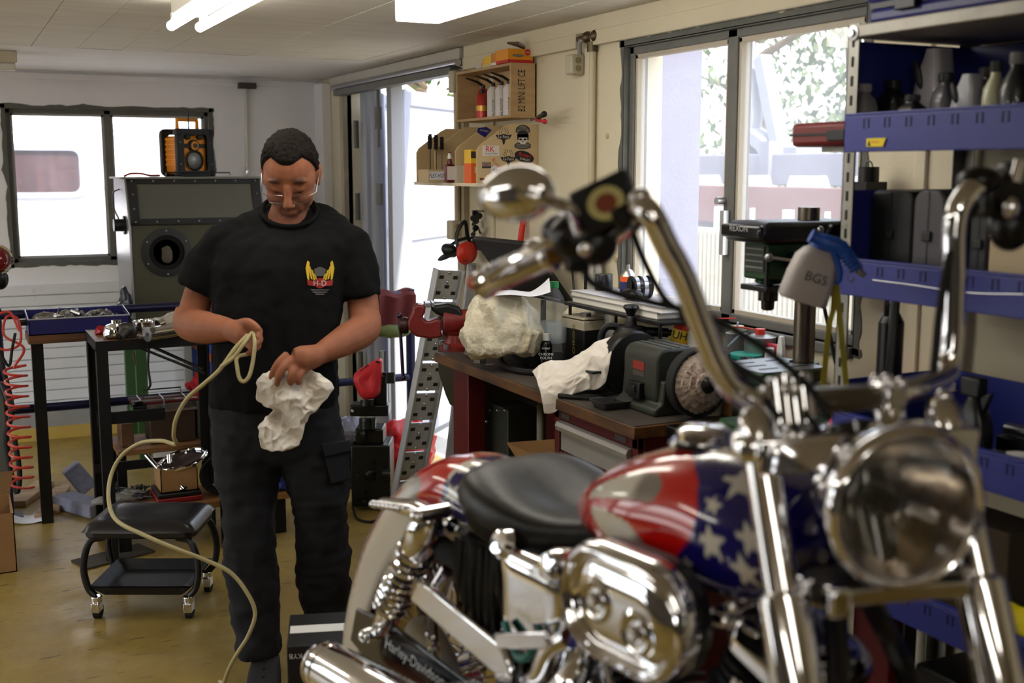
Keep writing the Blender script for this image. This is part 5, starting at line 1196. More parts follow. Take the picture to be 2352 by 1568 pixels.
q = P(1033, 575, X=2.05)
MB().ell(q, (.04, .05, .03), M.Rotation(.6, 3, 'Y'), 18, 10).ell(q + V((-.02, -.02, -.02)), (.05, .05, .008), M.Rotation(-.5, 3, 'Y'), 18, 8).tube([q + V((0, 0, .02)), q + V((.06, .05, .04)), (2.16, q.y + .06, q.z + .05)], .008, 8).build('visor_body', BLACK, t)
# drill press stand and drill press
ds = thing('drill_table', (1.95, 2.33, 0), 'dark steel stand carrying the green drill press', 'table')
MB().bx((1.75, 2.06, .86), (2.19, 2.62, .90)).build('tabletop', BLACKM, ds, bevel=.004)
for x, y in ((1.77, 2.08), (2.13, 2.08), (1.77, 2.56), (2.13, 2.56)): MB().bx((x, y, 0), (x + .04, y + .04, .86)).build('leg', BLACKM, ds, smooth=0)
DY = 2.42; dpx = lambda px, py: P(px, py, Y=DY)
cxx = dpx(1846, 800).x; sx = dpx(1765, 650).x
dp = thing('drill_press', (cxx, DY, .90), 'green and black drill press standing before the window', 'drill press')
DG = mat('drill_green', (30, 66, 34), .4, var=.1, scale=8); DK = mat('drill_black', (20, 20, 21), .35)
MB().cyl((cxx, DY, .91), (cxx, DY, 1.50), .029, n=24).build('column', mat('column_steel', (112, 104, 92), .3, .9, var=.1), dp)
MB().prism(rrect(.30, .2, .02), (cxx - .06, DY, .9005), (1, 0, 0), (0, 1, 0), .03).cyl((cxx, DY, .93), (cxx, DY, .99), .042, n=20).build('base', DG, dp, bevel=.006)
hz0, hz1 = dpx(1760, 555).z, dpx(1760, 507).z; hx0 = dpx(1702, 530).x
MB().prism([(hx0 + .015, 0), (hx0, .02), (hx0 + .005, hz1 - hz0 - .012), (hx0 + .03, hz1 - hz0), (cxx + .12, hz1 - hz0 + .0), (cxx + .12, 0)], (0, DY + .085, hz0), (1, 0, 0), (0, 0, 1), .17).build('belt_cover', DK, dp, bevel=.012)
MB().bx((hx0 - .006, DY - .082, hz0 + .012), (hx0 + .012, DY + .082, hz1 - .008)).build('front_plate', mat('gloss_black', (34, 34, 36), .12, coat=1.), dp, bevel=.006)
MB().text('REXON', V((hx0 - .008, DY, (hz0 + hz1) / 2 + .01)), (0, -1, 0), (0, 0, 1), .016).build('lettering', mat('letter_silver', (170, 170, 170), .3), dp, smooth=0)
gz0 = dpx(1760, 640).z
MB().bx((sx - .045, DY - .05, gz0), (cxx + .06, DY + .05, hz0)).cyl((sx, DY, gz0 - .012), (sx, DY, gz0), .036, n=20).build('head_casting', DG, dp, bevel=.012)
MB().bx((sx - .049, DY - .04, gz0 + .02), (sx - .045, DY + .04, hz0 - .008)).build('chart_plate', mat('chart', (46, 52, 46), .4), dp, smooth=0)
m = MB()
for i in range(5): m.bx((sx - .0502, DY - .035, gz0 + .03 + i * .016), (sx - .049, DY + .035, gz0 + .034 + i * .016))
m.build('chart_lines', mat('chart_line', (120, 124, 116), .5), dp, smooth=0)
MB().bx((sx - .05, DY - .055, gz0 - .03), (sx + .045, DY + .055, gz0 - .015)).cyl((sx - .045, DY - .048, gz0 - .03), (sx - .045, DY - .048, gz0 + .06), .006, n=8).build('depth_collar', DK, dp, bevel=.003)
cz0, cz1 = dpx(1765, 712).z, dpx(1765, 668).z
MB().cyl((sx, DY, cz1), (sx, DY, gz0), .012, n=14).lathe([(.012, 0), (.017, .004), (.018, .024), (.026, .026), (.026, .062), (.02, .068)], (sx, DY, cz0), (0, 0, 1), 22).build('chuck', mat('chuck_steel', (58, 54, 50), .3, .9), dp)
MB().cyl((sx + .03, DY - .05, gz0 + .05), (sx + .03, DY - .085, gz0 + .05), .022, n=18).build('feed_hub', DK, dp)
for a in (.9, 3.0, 5.1):
    e = V((sx + .03 + .1 * cos(a), DY - .085, gz0 + .05 + .1 * sin(a))); MB().cyl((sx + .03, DY - .08, gz0 + .05), e, .005, n=8).ell(e, .012, None, 12, 8).build('feed_lever', STEEL, dp)
tzz = dpx(1760, 838).z
MB().prism(rrect(.22, .2, .02), (sx + .02, DY, tzz - .035), (1, 0, 0), (0, 1, 0), .032).build('work_plate', DG, dp, bevel=.004)
MB().prism(rrect(.212, .192, .018), (sx + .02, DY, tzz - .003), (1, 0, 0), (0, 1, 0), .003).build('machined_top', mat('machined', (132, 134, 136), .35, .6), dp, smooth=0)
m = MB()
for y in (-.05, 0, .05): m.bx((sx - .06, DY + y - .005, tzz), (sx - .0, DY + y + .005, tzz + .0006)); m.bx((sx + .04, DY + y - .005, tzz), (sx + .1, DY + y + .005, tzz + .0006))
m.build('slots', INK, dp, smooth=0)['kind'] = 'stuff'
MB().bx((sx + .09, DY - .03, tzz - .05), (cxx, DY + .03, tzz - .01)).cyl((cxx, DY, tzz - .07), (cxx, DY, tzz + .0), .042, n=20).build('table_bracket', DG, dp, bevel=.004)
MB().tube(bez([(cxx - .03, DY - .07, 1.36), (cxx - .0, DY - .09, 1.2), (cxx + .04, DY - .1, 1.05), (cxx + .1, DY - .09, .93)]), .005, 8).build('mains_cable', RUBBER, dp)
# riser shelf by the window with cans, lid, socket tray
ws = thing('window_riser', (2.12, 2.75, .9), 'low board riser under the window behind the drill press', 'shelf')
zz = 1.03
MB().bx((2.04, 2.50, zz - .02), (2.19, 2.96, zz)).build('board', DSTEEL, ws, smooth=0)
for y in (2.50, 2.94): MB().bx((2.05, y, .9005), (2.18, y + .02, zz - .02)).build('side', DSTEEL, ws, smooth=0)
def rs(px, X): q = P(px, 800, X=X); return V((X, q.y, zz))
c = rs(1715, 2.09); t = thing('paste_tub', c, 'round tub with flat teal lid on the window riser', 'tub')
MB().cyl(c, c + V((0, 0, .02)), .044, n=30).build('tub', WHITE, t); MB().cyl(c + V((0, 0, .018)), c + V((0, 0, .034)), .048, n=36).build('lid', mat('teal_lid', (22, 142, 126), .45), t, bevel=.003)
for k, (px, X, r_, h, cap, l) in enumerate(((1692, 2.155, .034, .07, None, 'small silver tin with cream lid on the window riser'), (1745, 2.15, .046, .075, 'cap_red', 'silver solvent tin with red screw cap on the window riser'))):
    c = rs(px, X); t = thing('solvent_tin', c, l, 'tin')
    MB().lathe([(r_, 0), (r_, h), (r_ + .002, h + .003), (r_ * .5, h + .01)], c, (0, 0, 1), 28).build('tin_body', mat('tin_silver', (150, 150, 146), .35, .7), t)
    MB().cyl(c + V((0, 0, h + .008)), c + V((0, 0, h + .026)), .015 if cap else .02, n=18).build('cap', MATS['cap_red'] if cap else mat('cream_lid', (206, 196, 160), .5), t)
    if cap: MB().tube(bez([c + V((0, 0, h + .02)), c + V((-.05, .03, h + .03)), c + V((-.07, .08, h + .025))]), .0025, 6).build('red_straw', MATS['cap_red'], t)
c = rs(1730, 2.065); t = thing('socket_tray', c, 'red tray with a row of chrome sockets on the window riser', 'tray')
MB().box(c + V((-.01, .0, .008)), (.03, .2, .014)).build('tray_body', DRED, t, bevel=.002)
for i in range(7): MB().cyl(c + V((-.01, -.085 + i * .028, .015)), c + V((-.01, -.085 + i * .028, .032)), .009 + .0006 * i, n=14).build('socket', CHROME, t)
c = rs(1778, 2.15); tag(MB().box(c + V((0, 0, .032)), (.02, .075, .064)).build('red_carton', mat('carton_red', (176, 40, 60), .5), bevel=.002), 'small red carton on the window riser near the drill column', 'box')
c = rs(1768, 2.12); tag(MB().lathe([(.014, 0), (.014, .04), (.012, .042), (.013, .056), (.011, .058)], c, (0, 0, 1), 18).build('white_bottle', WHITE), 'small white bottle before the red carton', 'bottle')
c = rs(1803, 2.13); tag(MB().prism([(-.012, 0), (.012, 0), (.014, .06), (.006, .098), (-.006, .098), (-.014, .06)], c + V((0, .01, 0)), (0, -1, 0), (0, 0, 1), .012).build('caulk_scraper', WHITE, bevel=.003), 'white plastic scraper leaning beside the drill column', 'scraper')
for k, (a, b_) in enumerate(((P(1673, 795, X=2.05), P(1712, 757, X=2.0)), (P(1690, 765, X=2.1), P(1695, 740, X=2.1)))):
    tag(MB().cyl(a, b_, .003, n=8).build('straw', mat('straw_blue', (166, 190, 214), .4)), ('pale blue spray straw leaning over the teal lid', 'short pale straw standing behind the silver tin')[k], 'straw')
tag(MB().cyl(P(1640, 731, X=2.1), P(1690, 731, X=2.1), .002, n=8).build('straw', MATS['cap_red']), 'thin red spray straw pointing out before the mullion', 'straw')
# red crate and pink foil under the drill table edge
c = P(1868, 860, X=2.1); tag(MB().bx((2.06, 2.10, .9005), (2.18, 2.28, 1.04)).build('red_crate', mat('crate_red', (190, 40, 36), .5, bump=.5, bscale=90), bevel=.004), 'red plastic crate on the drill stand beside the shelf post', 'crate')
tag(blob((1.93, 2.13, .95), (.04, .05, .045), .018, 71, flat=-.048).build('pink_foil', mat('pink_foil', (196, 70, 110), .35)), 'crumpled pink foil before the red crate', 'foil')
c = P(1668, 850, X=1.98); tag(MB().box(V((1.98, c.y, BT + .06)), (.004, .06, .12)).build('card_strip', CARD, smooth=0), 'upright cardboard strip left of the teal lid', 'card')
c = P(1680, 900, X=1.92); tag(MB().lathe([(.024, 0), (.034, .07), (.035, .072), (.03, .07)], V((1.95, max(c.y, 2.68), BT)), (0, 0, 1), 22).build('paper_cup', mat('cup_beige', (190, 180, 150), .7)), 'beige paper cup right of the brush wheel', 'cup')
# ---- behind the man: gearbox machine, bags, cloths
gb = thing('hydraulic_pump', P(850, 1170, Z=0), 'black oily hydraulic pump unit with red bag over its neck', 'pump')
c = P(850, 1170, Z=0); PBK = mat('oily_black', (22, 24, 20), .3, .2, var=.35, scale=10, bump=.3, bscale=40, dirt=(120, 118, 104), dscale=9, dlo=.7, dhi=.78)
def gp(px, py, dd=0): q = P(px, py, d=5.42 + dd); return q
Rg = M.Rotation(-YAW, 3, 'Z')
def gbx(x0, x1, y0, y1, dep, nm, dd=0, bev=.008):
    a = gp(x0, y0, dd); b_ = gp(x1, y1, dd); m = MB(); cc = (a + b_) / 2; w_ = (b_ - a).dot(EX)
    return m.box(cc + EF * (dep / 2), (w_, dep, abs(a.z - b_.z)), Rg).build(nm, PBK, gb, bevel=bev)
gbx(806, 896, 1020, 1168, .2, 'tank'); gbx(815, 880, 985, 1022, .15, 'upper_casting'); gbx(803, 892, 930, 957, .1, 'cross_head'); gbx(858, 888, 860, 932, .07, 'back_column'); gbx(795, 815, 1015, 1050, .08, 'side_port')
m = MB().cyl(gp(845, 960), gp(845, 985), .04, n=18).cyl(gp(845, 918), gp(845, 932), .035, n=16).cyl(gp(893, 855, .02), gp(893, 880, .02), .03, n=16).cyl(gp(830, 1000, -.02), gp(840, 1000, -.02), .035, n=16).cyl(gp(880, 1090, -.02), gp(898, 1090, -.02), .03, n=16).ell(gp(852, 1090, -.0), (.03, .02, .03), None, 14, 10).build('valve', PBK, gb)['kind'] = 'stuff'
m = MB(); r = random.Random(12)
for i in range(14): q = gp(r.choice((822, 838, 860, 882, 893)), r.choice((1030, 1060, 1090, 1130, 1150)), -.004); m.cyl(q, q - EF * .012, .009, n=6)
m.build('bolt_heads', DSTEEL, gb)
MB().cyl(gp(809, 943, -.002), gp(809, 943, .0) - EF * .003, .008, n=12).build('bright_hole', WHITE, gb)
MB().tube(bez([gp(810, 1165), P(820, 1190, Z=.008), P(850, 1198, Z=.008), P(880, 1190, Z=.008)]), .006, 8).build('hose', RUBBER, gb)
RB2 = mat('red_bag', (214, 44, 54), .4, var=.08, scale=20)
m = MB(); ol = [(806, 858), (880, 814), (879, 860), (876, 905), (862, 916), (838, 919), (822, 905)]
cen = gp(848, 870); rings = []
for k, (s, dp_) in enumerate(((.02, -.035), (.6, -.05), (.95, -.025), (1., 0), (.95, .04), (.5, .06), (.02, .06))): rings.append([cen + (gp(*p) - cen) * s + EF * dp_ for p in [q for i in range(len(ol)) for q in ((ol[i]), ((ol[i][0] + ol[(i + 1) % len(ol)][0]) / 2, (ol[i][1] + ol[(i + 1) % len(ol)][1]) / 2))]])
m.loft(rings); crumple(m, .006, 30, 2)
o = m.build('red_bag', RB2, gb, smooth=60, sub=1); 
m = MB().cyl(gp(826, 852, -.05), gp(848, 838, -.05), .002, n=6).cyl(gp(838, 845, -.05), gp(844, 836, -.05), .002, n=6).box(gp(868, 832, -.03), (.02, .002, .012), Rg); m.build('ink_marks', INK, gb)['kind'] = 'stuff'
t = thing('red_plastic_sheet', P(920, 1120, Z=0), 'large crumpled red plastic sack on the floor beside the pump unit', 'sack')
q = P(930, 1070, d=6.1); m = MB().ell((0, 0, 0), (.17, .13, .16), M.Rotation(.35, 3, 'Y'), 34, 24); crumple(m, .05, 9, 14); m.v = [tuple(V(p) + V((q.x, q.y, .15))) for p in m.v]; m.v = [(p[0], p[1], max(p[2], .004)) for p in m.v]
m.build('sack', mat('red_sack', (184, 20, 26), .35, var=.1), t, smooth=60)
q = P(805, 985, d=5.85)
tag(blob(q, (.07, .06, .07), .03, 33).build('grey_towel', mat('towel_grey', (150, 152, 168), .95, var=.15, scale=40, bump=.5, bscale=300)), 'grey blue towel bunched behind the pump unit', 'towel')
tag(MB().bx((q.x - .1, q.y - .06, 0), (q.x + .1, q.y + .1, q.z - .055)).build('dark_block', BLACKM, bevel=.01), 'dark crate under the grey towel', 'crate')
# cloth over the upper rail behind the man
def rcl(u, v):
    a = P(868, 690, Y=RY - .03); b_ = P(952, 690, Y=RY - .03)
    s = (v - .5) * .42; yy = RY - .032 if s > 0 else RY + .032
    z = zu + .026 - abs(s) * (1 if s > 0 else .7)
    if abs(s) < .02: z = zu + .028; yy = RY - s
    p = V((a.x + (b_.x - a.x) * u, yy, z)); return p + V((0, -.012 * (1 + sin(u * 12 + v * 4)) if s > 0.02 else .012, .008 * sin(u * 9))) 
tag(MB().grid(rcl, 26, 30).build('brown_cloth', mat('brown_red_cloth', (84, 26, 26), .9, var=.15)), 'dark red brown cloth hung over the upper pipe rail', 'cloth')
q0 = P(872, 742, Y=RY - .12); q1 = P(930, 780, Y=RY - .12)
tag(blob((q0 + q1) / 2, (.10, .05, .035), .012, 44).build('green_strap_bag', mat('green_bag', (78, 88, 40), .8, var=.15)), 'green canvas bag hanging beneath the dark red cloth', 'bag')
# ================================================================ blue steel shelving at right
SX0, SX1, SY1, SY0 = 1.82, 2.19, 2.035, .62
BLU = mat('shelf_blue', (44, 52, 136), .4, var=.06, scale=5); GAL = mat('galvanised', (150, 148, 140), .45, .6, var=.2, scale=16)
sh = thing('steel_shelving', (2.0, 1.35, 0), 'blue and galvanised steel shelving rack along the right wall', 'shelf')
def post(x, y, sx, sy):
    o = MB().bx((x, y, 0), (x + sx * .035, y + sy * .003, 1.915)).bx((x, y, 0), (x + sx * .003, y + sy * .035, 1.915)).build('post', GAL, sh, smooth=0)
    m = MB()
    for i in range(44):
        z = .05 + i * .042
        m.box((x + sx * .018, y + (-.0005 if sy > 0 else .0005), z), (.007, .001, .022)); m.box((x - sx * .0005, y + sy * .018, z + .02), (.001, .007, .022))
    k = m.build('slot', mat('slot_black', (16, 16, 18), .8), o, smooth=0); k['kind'] = 'stuff'
    return o
for y, s in ((SY1, -1), (SY0, 1)):
    for x, sx in ((SX0, 1), (SX1, -1)): post(x, y, sx, s)
MB().bx((SX0 - .003, SY0, 1.885), (SX1, SY1 + .002, 1.912)).build('top_shelf', mat('top_galv', (172, 168, 158), .5, .3, var=.2, scale=10), sh, bevel=.003)
MB().lathe([(.016, 0), (.016, .004), (.009, .005), (.008, .01), (.004, .01)], (SX0 - .001, SY1 - .02, 1.895), (-1, 0, 0), 20).build('bolt', STEEL, sh)
LV = [(1.637, 1.722), (1.318, 1.402), (.968, 1.048), (.620, .697)]
for k, (za, zb_) in enumerate(LV):
    o = MB().bx((SX0 + .004, SY0, za + .012), (SX1 - .004, SY1 - .004, za + .018)).build('shelf', BLU, sh, smooth=0)
    MB().bx((SX0 - .002, SY0, za), (SX0 + .004, SY1 - .003, zb_ - .006)).bx((SX0 - .002, SY0, zb_ - .006), (SX0 + .018, SY1 - .003, zb_)).build('front_lip', BLU, o, smooth=0, bevel=.002)
    if k: MB().bx((SX1 - .012, SY0, za + .018), (SX1 - .008, SY1 - .004, za + (.235 if k == 1 else .15))).build('back_panel', BLU, o, smooth=0)
    else: MB().bx((SX1 - .012, SY0, za + .018), (SX1 - .008, SY1 - .004, 1.88)).build('back_panel', BLU, o, smooth=0)
    if k < 3: MB().bx((SX0 + .004, SY1 - .006, za + .018), (SX1, SY1 - .003, (1.88, za + .235, za + .15)[k])).build('end_panel', BLU, o, smooth=0)
    m = MB(); y = SY1 - .07
    while y > SY0 + .05:
        for dy in (-.009, .005): m.bx((SX0 - .0035, y + dy, zb_ - .034), (SX0 - .0018, y + dy + .0025, zb_ - .014))
        m.bx((SX0 - .003, y - .009, zb_ - .015), (SX0 - .0018, y + .008, zb_ - .013)); y -= .062
    m.build('embossed_slot', mat('blue_dark', (22, 26, 74), .5), o, smooth=0)['kind'] = 'stuff'
q = P(2012, 327, X=SX0 - .004)
MB().prism([(-.028, -.009), (.022, -.009), (.03, .009), (-.028, .009)], q, (0, -1, 0), (0, 0, 1), .0012).build('yellow_sticker', mat('sticker_yellow', (238, 212, 20), .5), sh, smooth=0)
MB().text('Kobra', q + V((-.002, .0, .002)), (0, -1, 0), (0, 0, 1), .006).build('sticker_lettering', mat('ink_or', (226, 96, 24), .5), sh, smooth=0)
MB().add([q + V((-.002, y, z)) for y, z in ((.024, -.007), (.014, -.007), (.019, .005))], [(0, 1, 2)]).build('sticker_triangle', INK, sh, smooth=0)
# joint seam of the wall and a dark cable stay as seen between the shelves
tag(MB().tube(bez([P(2005, 643, X=SX0 - .01), P(2100, 655, X=SX0 - .012), P(2220, 672, X=SX0 - .012), P(2352, 676, X=SX0 - .01)]), .0014, 6).build('thin_wire', STEEL), 'thin steel wire hanging across the blue second shelf front', 'wire')
# bottles on the top blue shelf
Z1 = LV[0][0] + .019
def bottle(px, X, name, h, w_, d_, col, capcol, label, shape='square', ribs=True):
    q = P(px, 250, X=X); c = V((X, q.y, Z1)); t = thing('oil_bottle', c, label, 'bottle', 'oil bottles on the top shelf')
    mm = mat('bottle_' + name, col, .35, coat=.3); m = MB()
    if shape == 'square':
        rings = [[c + V((p[0], p[1], z)) for p in rrect(d_ * k, w_ * k, min(d_, w_) * k * .28, 4)] for z, k in ((0, .94), (.006, 1), (h * .6, 1), (h * .72, .86), (h * .8, .55), (h * .84, .42), (h * .88, .42))]
        m.loft(rings); m.build('bottle_body', mm, t, smooth=50)
        r_ = min(w_, d_) * .3
    elif shape == 'round':
        r_ = w_ / 2; m.lathe([(r_ * .93, 0), (r_, .006), (r_, h * .55), (r_ * .9, h * .66), (r_ * .45, h * .8), (r_ * .38, h * .88)], c, (0, 0, 1), 26); m.build('bottle_body', mm, t); r_ *= .46
    else:   # jug with a grip hole
        rings = [[c + V((p[0], p[1] + off, z)) for p in rrect(d_ * .8, w_ * k, min(d_ * .8, w_ * k) * .35, 4)] for z, k, off in ((0, .94, 0), (.006, 1, 0), (h * .5, 1, 0), (h * .75, .82, -.006), (h * .92, .55, -.012), (h, .4, -.014))]
        m.loft(rings); m.build('bottle_body', mm, t, smooth=50)
        MB().ell(c + V((-d_ * .4, w_ * .2, h * .74)), (.006, w_ * .13, h * .17), M.Rotation(-.35, 3, 'X'), 16, 10).build('grip_recess', mat('recess_dark', (40, 40, 44), .5), t)
        r_ = 0
    if r_:
        MB().cyl(c + V((0, 0, h * .86)), c + V((0, 0, h)), r_, n=26).build('cap', mat('cap_' + name, capcol, .4), t, bevel=.002)
        if ribs:
            m = MB()
            for i in range(18): a = 2 * pi * i / 18; m.cyl(c + V((r_ * cos(a), r_ * sin(a), h * .875)), c + V((r_ * cos(a), r_ * sin(a), h * .985)), .0012, n=5)
            m.build('cap_ribs', MATS['cap_' + name], t)
    return t, c
SIL = (150, 148, 150)
bottle(1983, 1.862, 'grey', .132, .055, .05, (138, 138, 140), (176, 174, 176), 'grey square oil bottle with ribbed grey cap, first by the post')
bottle(2049, 1.93, 'black', .142, .075, .055, (22, 22, 24), (28, 28, 30), 'wide black oil bottle with black cap, second by the post')
bottle(2095, 1.86, 'black2', .10, .062, .05, (24, 24, 26), (34, 34, 36), 'short black bottle in front of the wide black one')
bottle(2140, 1.99, 'silver', .205, .09, .07, (172, 166, 172), None, 'tall silver oil jug with curved grip', 'jug')
bottle(2168, 1.96, 'dgrey', .15, .05, .05, (96, 96, 100), (44, 44, 46), 'dark grey bottle right of the silver jug')
bottle(2217, 1.95, 'silver2', .14, .066, .05, (176, 176, 184), None, 'silver domed bottle with centre ridge', 'jug')
bottle(2262, 2.02, 'dark', .16, .06, .05, (30, 30, 34), (36, 36, 38), 'dark bottle behind the cream labelled one')
t, c = bottle(2283, 1.93, 'cream', .16, .05, .05, (178, 176, 146), (44, 42, 42), 'cream bottle with black cap and white label', 'round')
MB().lathe([(.0254, .02), (.0256, .07)], c, (0, 0, 1), 26, cap=False).build('label', mat('label_white', (226, 222, 220), .6), t)
m = MB(); vd = V((c.x, c.y, 0)).normalized(); vr = V((vd.y, -vd.x, 0))
for z in (.04, .056): m.add([c - vd * .0262 + vr * x + EZ * (z + dz) for x, dz in ((-.012, 0), (.012, 0), (.012, .002), (-.012, .002))], [(0, 1, 2, 3)])
m.build('label_lines', INKR, t, smooth=0)
bottle(2330, 1.92, 'black3', .172, .062, .062, (38, 38, 40), (120, 120, 120), 'tall black flask with silver cap at the right picture edge', 'round')
MB().bx((0, 0, 0), (0, 0, 0))
# case on top of the rack
t = thing('tool_case', (2.0, 1.6, 1.913), 'blue plastic tool case lying on top of the shelving', 'case')
MB().bx((1.86, 1.2, 1.9135), (2.17, 2.02, 1.95)).bx((1.855, 1.2, 1.958), (2.17, 2.025, 2.01)).build('case_shell', mat('case_blue', (34, 38, 104), .4), t, bevel=.012)
MB().bx((1.862, 1.205, 1.948), (2.165, 2.015, 1.96)).build('seam', BLACK, t, smooth=0)
for y in (1.9, 1.45): MB().bx((1.848, y - .03, 1.935), (1.858, y + .03, 1.985)).build('latch', BLACK, t, bevel=.003)
# dark red power tool case sticking out past the post
q0 = P(1818, 295, d=2.72)
t = thing('red_tool_case', q0, 'dark red plastic tool case sticking out beside the top shelf post', 'case')
c0 = V((1.93, 2.15, q0.z))
q0 = P(1820, 295, X=1.87); 
MB().bx((1.865, 2.05, 1.652), (1.97, q0.y, 1.71)).build('case_body', mat('case_dred', (104, 22, 24), .45), t, bevel=.012)
MB().bx((1.862, 2.05, 1.679), (1.974, q0.y + .001, 1.684)).build('seam', BLACK, t, smooth=0)
MB().bx((1.86, 2.08, 1.665), (1.866, 2.14, 1.69)).build('latch', BLACK, t, bevel=.002)
MB().bx((1.90, 2.034, 1.640), (1.96, 2.2, 1.652)).build('bracket', GAL, t)
# second shelf: cases
Z2 = LV[1][0] + .019
def case(px0, px1, X, h, dep, col, label, top=None, rad=.02, nm='tool_case'):
    a = P(px0, 560, X=X); b_ = P(px1, 560, X=X); t = thing(nm, V((X + dep / 2, (a.y + b_.y) / 2, Z2)), label, 'case', 'upright cases on the second shelf')
    w_ = a.y - b_.y
    MB().prism(rrect(w_, h, rad), V((X + dep, (a.y + b_.y) / 2, Z2 + h / 2)), (0, 1, 0), (0, 0, 1), -dep).build('case_shell', mat('case_%d' % px0, col, .5), t, bevel=.006)
    MB().bx((X - .001, (a.y + b_.y) / 2 - .002, Z2 + .01), (X + dep, (a.y + b_.y) / 2 + .002, Z2 + h - .004)).build('seam', BLACK, t, smooth=0)
    MB().bx((X - .006, (a.y + b_.y) / 2 - .012, Z2 + h * .5), (X, (a.y + b_.y) / 2 + .012, Z2 + h * .6)).build('latch', BLACK, t, bevel=.002)
    return t
tag(MB().bx((1.95, P(1990, 560, X=1.95).y, Z2), (1.99, P(1964, 560, X=1.95).y, Z2 + .155)).build('grey_post', mat('olive_grey', (108, 106, 92), .6), bevel=.003), 'grey green flat bar standing at the left of the cases', 'bar')
case(1995, 2092, 1.90, .215, .2, (26, 27, 27), 'black tool case, first upright case on the second shelf')
case(2094, 2165, 1.88, .22, .2, (74, 72, 78), 'grey rounded tool case beside the black one', rad=.03)
case(2225, 2268, 1.90, .20, .2, (38, 38, 40), 'dark grey case behind the left handlebar post')
case(2180, 2222, 1.94, .2, .18, (30, 30, 32), 'black case hidden mostly by the handlebar post')
t = thing('beige_box', V((1.97, P(2330, 600, X=1.87).y, Z2)), 'plain beige cardboard box at the right end of the second shelf', 'box')
a = P(2270, 600, X=1.87).y; MB().bx((1.87, a - .16, Z2), (2.05, a, Z2 + .13)).build('box_body', mat('beige_card', (196, 178, 148), .8, var=.06), t, bevel=.003); MB().bx((1.868, a - .16, Z2 + .128), (2.052, a + .001, Z2 + .134)).build('lid', MATS['beige_card'], t, smooth=0)
q = P(1992, 400, X=2.13); t = thing('black_canister', q, 'small black canister with wire ring behind the cases', 'canister')
zc_ = P(1992, 417, X=2.15).z
MB().bx((2.10, q.y - .03, Z2), (2.17, q.y + .03, zc_)).build('riser_box', BLACKM, t, smooth=0)
MB().cyl((2.135, q.y, zc_), (2.135, q.y, zc_ + .038), .026, n=22).build('canister_body', BLACK, t); MB().tube([(2.135, q.y + .012 * cos(a), zc_ + .038 + .014 * sin(a)) for a in np.linspace(0, pi, 10)], .002, 6).build('ring', DSTEEL, t)
q = P(2235, 405, X=2.1); tag(MB().prism(rrect(.09, .23, .02), V((2.14, q.y, Z2 + .115)), (0, 1, 0), (0, 0, 1), -.05).build('black_case', BLACK, bevel=.005), 'black rounded case at the back of the second shelf', 'case')
# between second and third shelf: small jack
Z3 = LV[2][0] + .019
q = P(2040, 740, X=1.98)
t = thing('grease_pump', V((1.99, q.y, Z3)), 'black grease pump with steel arms on the third shelf', 'pump')
MB().cyl((1.99, q.y, Z3), (1.99, q.y, q.z), .03, n=20).lathe([(.03, 0), (.02, .02), (.012, .03)], (1.99, q.y, q.z), (0, 0, 1), 18).build('pump_body', BLACKM, t)
MB().tube([(1.98, q.y, q.z + .01), (1.97, q.y - .01, q.z + .04), (1.95, q.y - .05, q.z + .055), (1.93, q.y - .06, Z3 + .06)], .011, 8).build('lever', BLACKM, t)
for dy in (.03, -.0): MB().tube([(2.0, q.y + dy, q.z - .0), (2.01, q.y + dy + .005, q.z + .1), (2.02, q.y + dy + .01, q.z + .12)], .006, 8).build('hose', RUBBER, t)
# third shelf: spray bottle etc
def s3(px, X): return V((X, P(px, 1000, X=X).y, Z3))
c = s3(2235, 1.90); t = thing('spray_bottle', c, 'black trigger spray bottle with white emblem on the third shelf', 'bottle')
MB().loft([[c + V((p[0], p[1], z)) for p in rrect(.05 * k, .08 * k2, .02 * k, 4)] for z, k, k2 in ((0, .95, .95), (.006, 1, 1), (.09, 1, 1), (.125, .8, .6), (.145, .5, .32))]).build('bottle_body', mat('spray_black', (20, 20, 22), .3), t, smooth=50)
MB().bx(c + V((-.014, -.02, .145)), c + V((.014, .03, .185))).prism([(0, 0), (.03, .01), (.012, -.04), (.004, -.04)], c + V((.006, -.015, .15)), (0, -1, 0), (0, 0, 1), .012).build('trigger_head', BLACK, t, bevel=.006)
m = MB(); e = c + V((-.0262, 0, .05)); m.text('K&N', e + V((0, 0, .012)), (0, -1, 0), (0, 0, 1), .022); m.text('P', e + V((0, -.01, -.018)), (0, -1, 0), (0, 0, 1), .012)
m.build('lettering', INKW, t, smooth=0)
c = s3(2300, 1.90); t = thing('steel_pot', c, 'low steel pot with lid on the third shelf', 'pot')
MB().lathe([(.03, 0), (.034, .004), (.034, .03), (.036, .034), (.036, .04), (.01, .042)], c, (0, 0, 1), 28).build('pot_body', STEEL, t)
c = s3(2345, 1.88); t = thing('red_can', c, 'red can with white lid at the right picture edge', 'can'); MB().cyl(c, c + V((0, 0, .035)), .025, n=24).build('can_body', mat('red_can', (170, 26, 34), .4), t); MB().cyl(c + V((0, 0, .035)), c + V((0, 0, .055)), .0255, n=24).build('lid', WHITE, t)
c = s3(2330, 1.97); tag(MB().cyl(c + V((0, .02, .075)), c + V((0, -.12, .08)), .012, n=18).build('alloy_tube', STEEL), 'steel tube lying across the pots on the third shelf', 'tube')
tag(MB().bx(c + V((-.02, -.12, 0)), c + V((.03, .03, .062))).build('dark_box', BLACKM, bevel=.004), 'dark box under the steel tube', 'box')
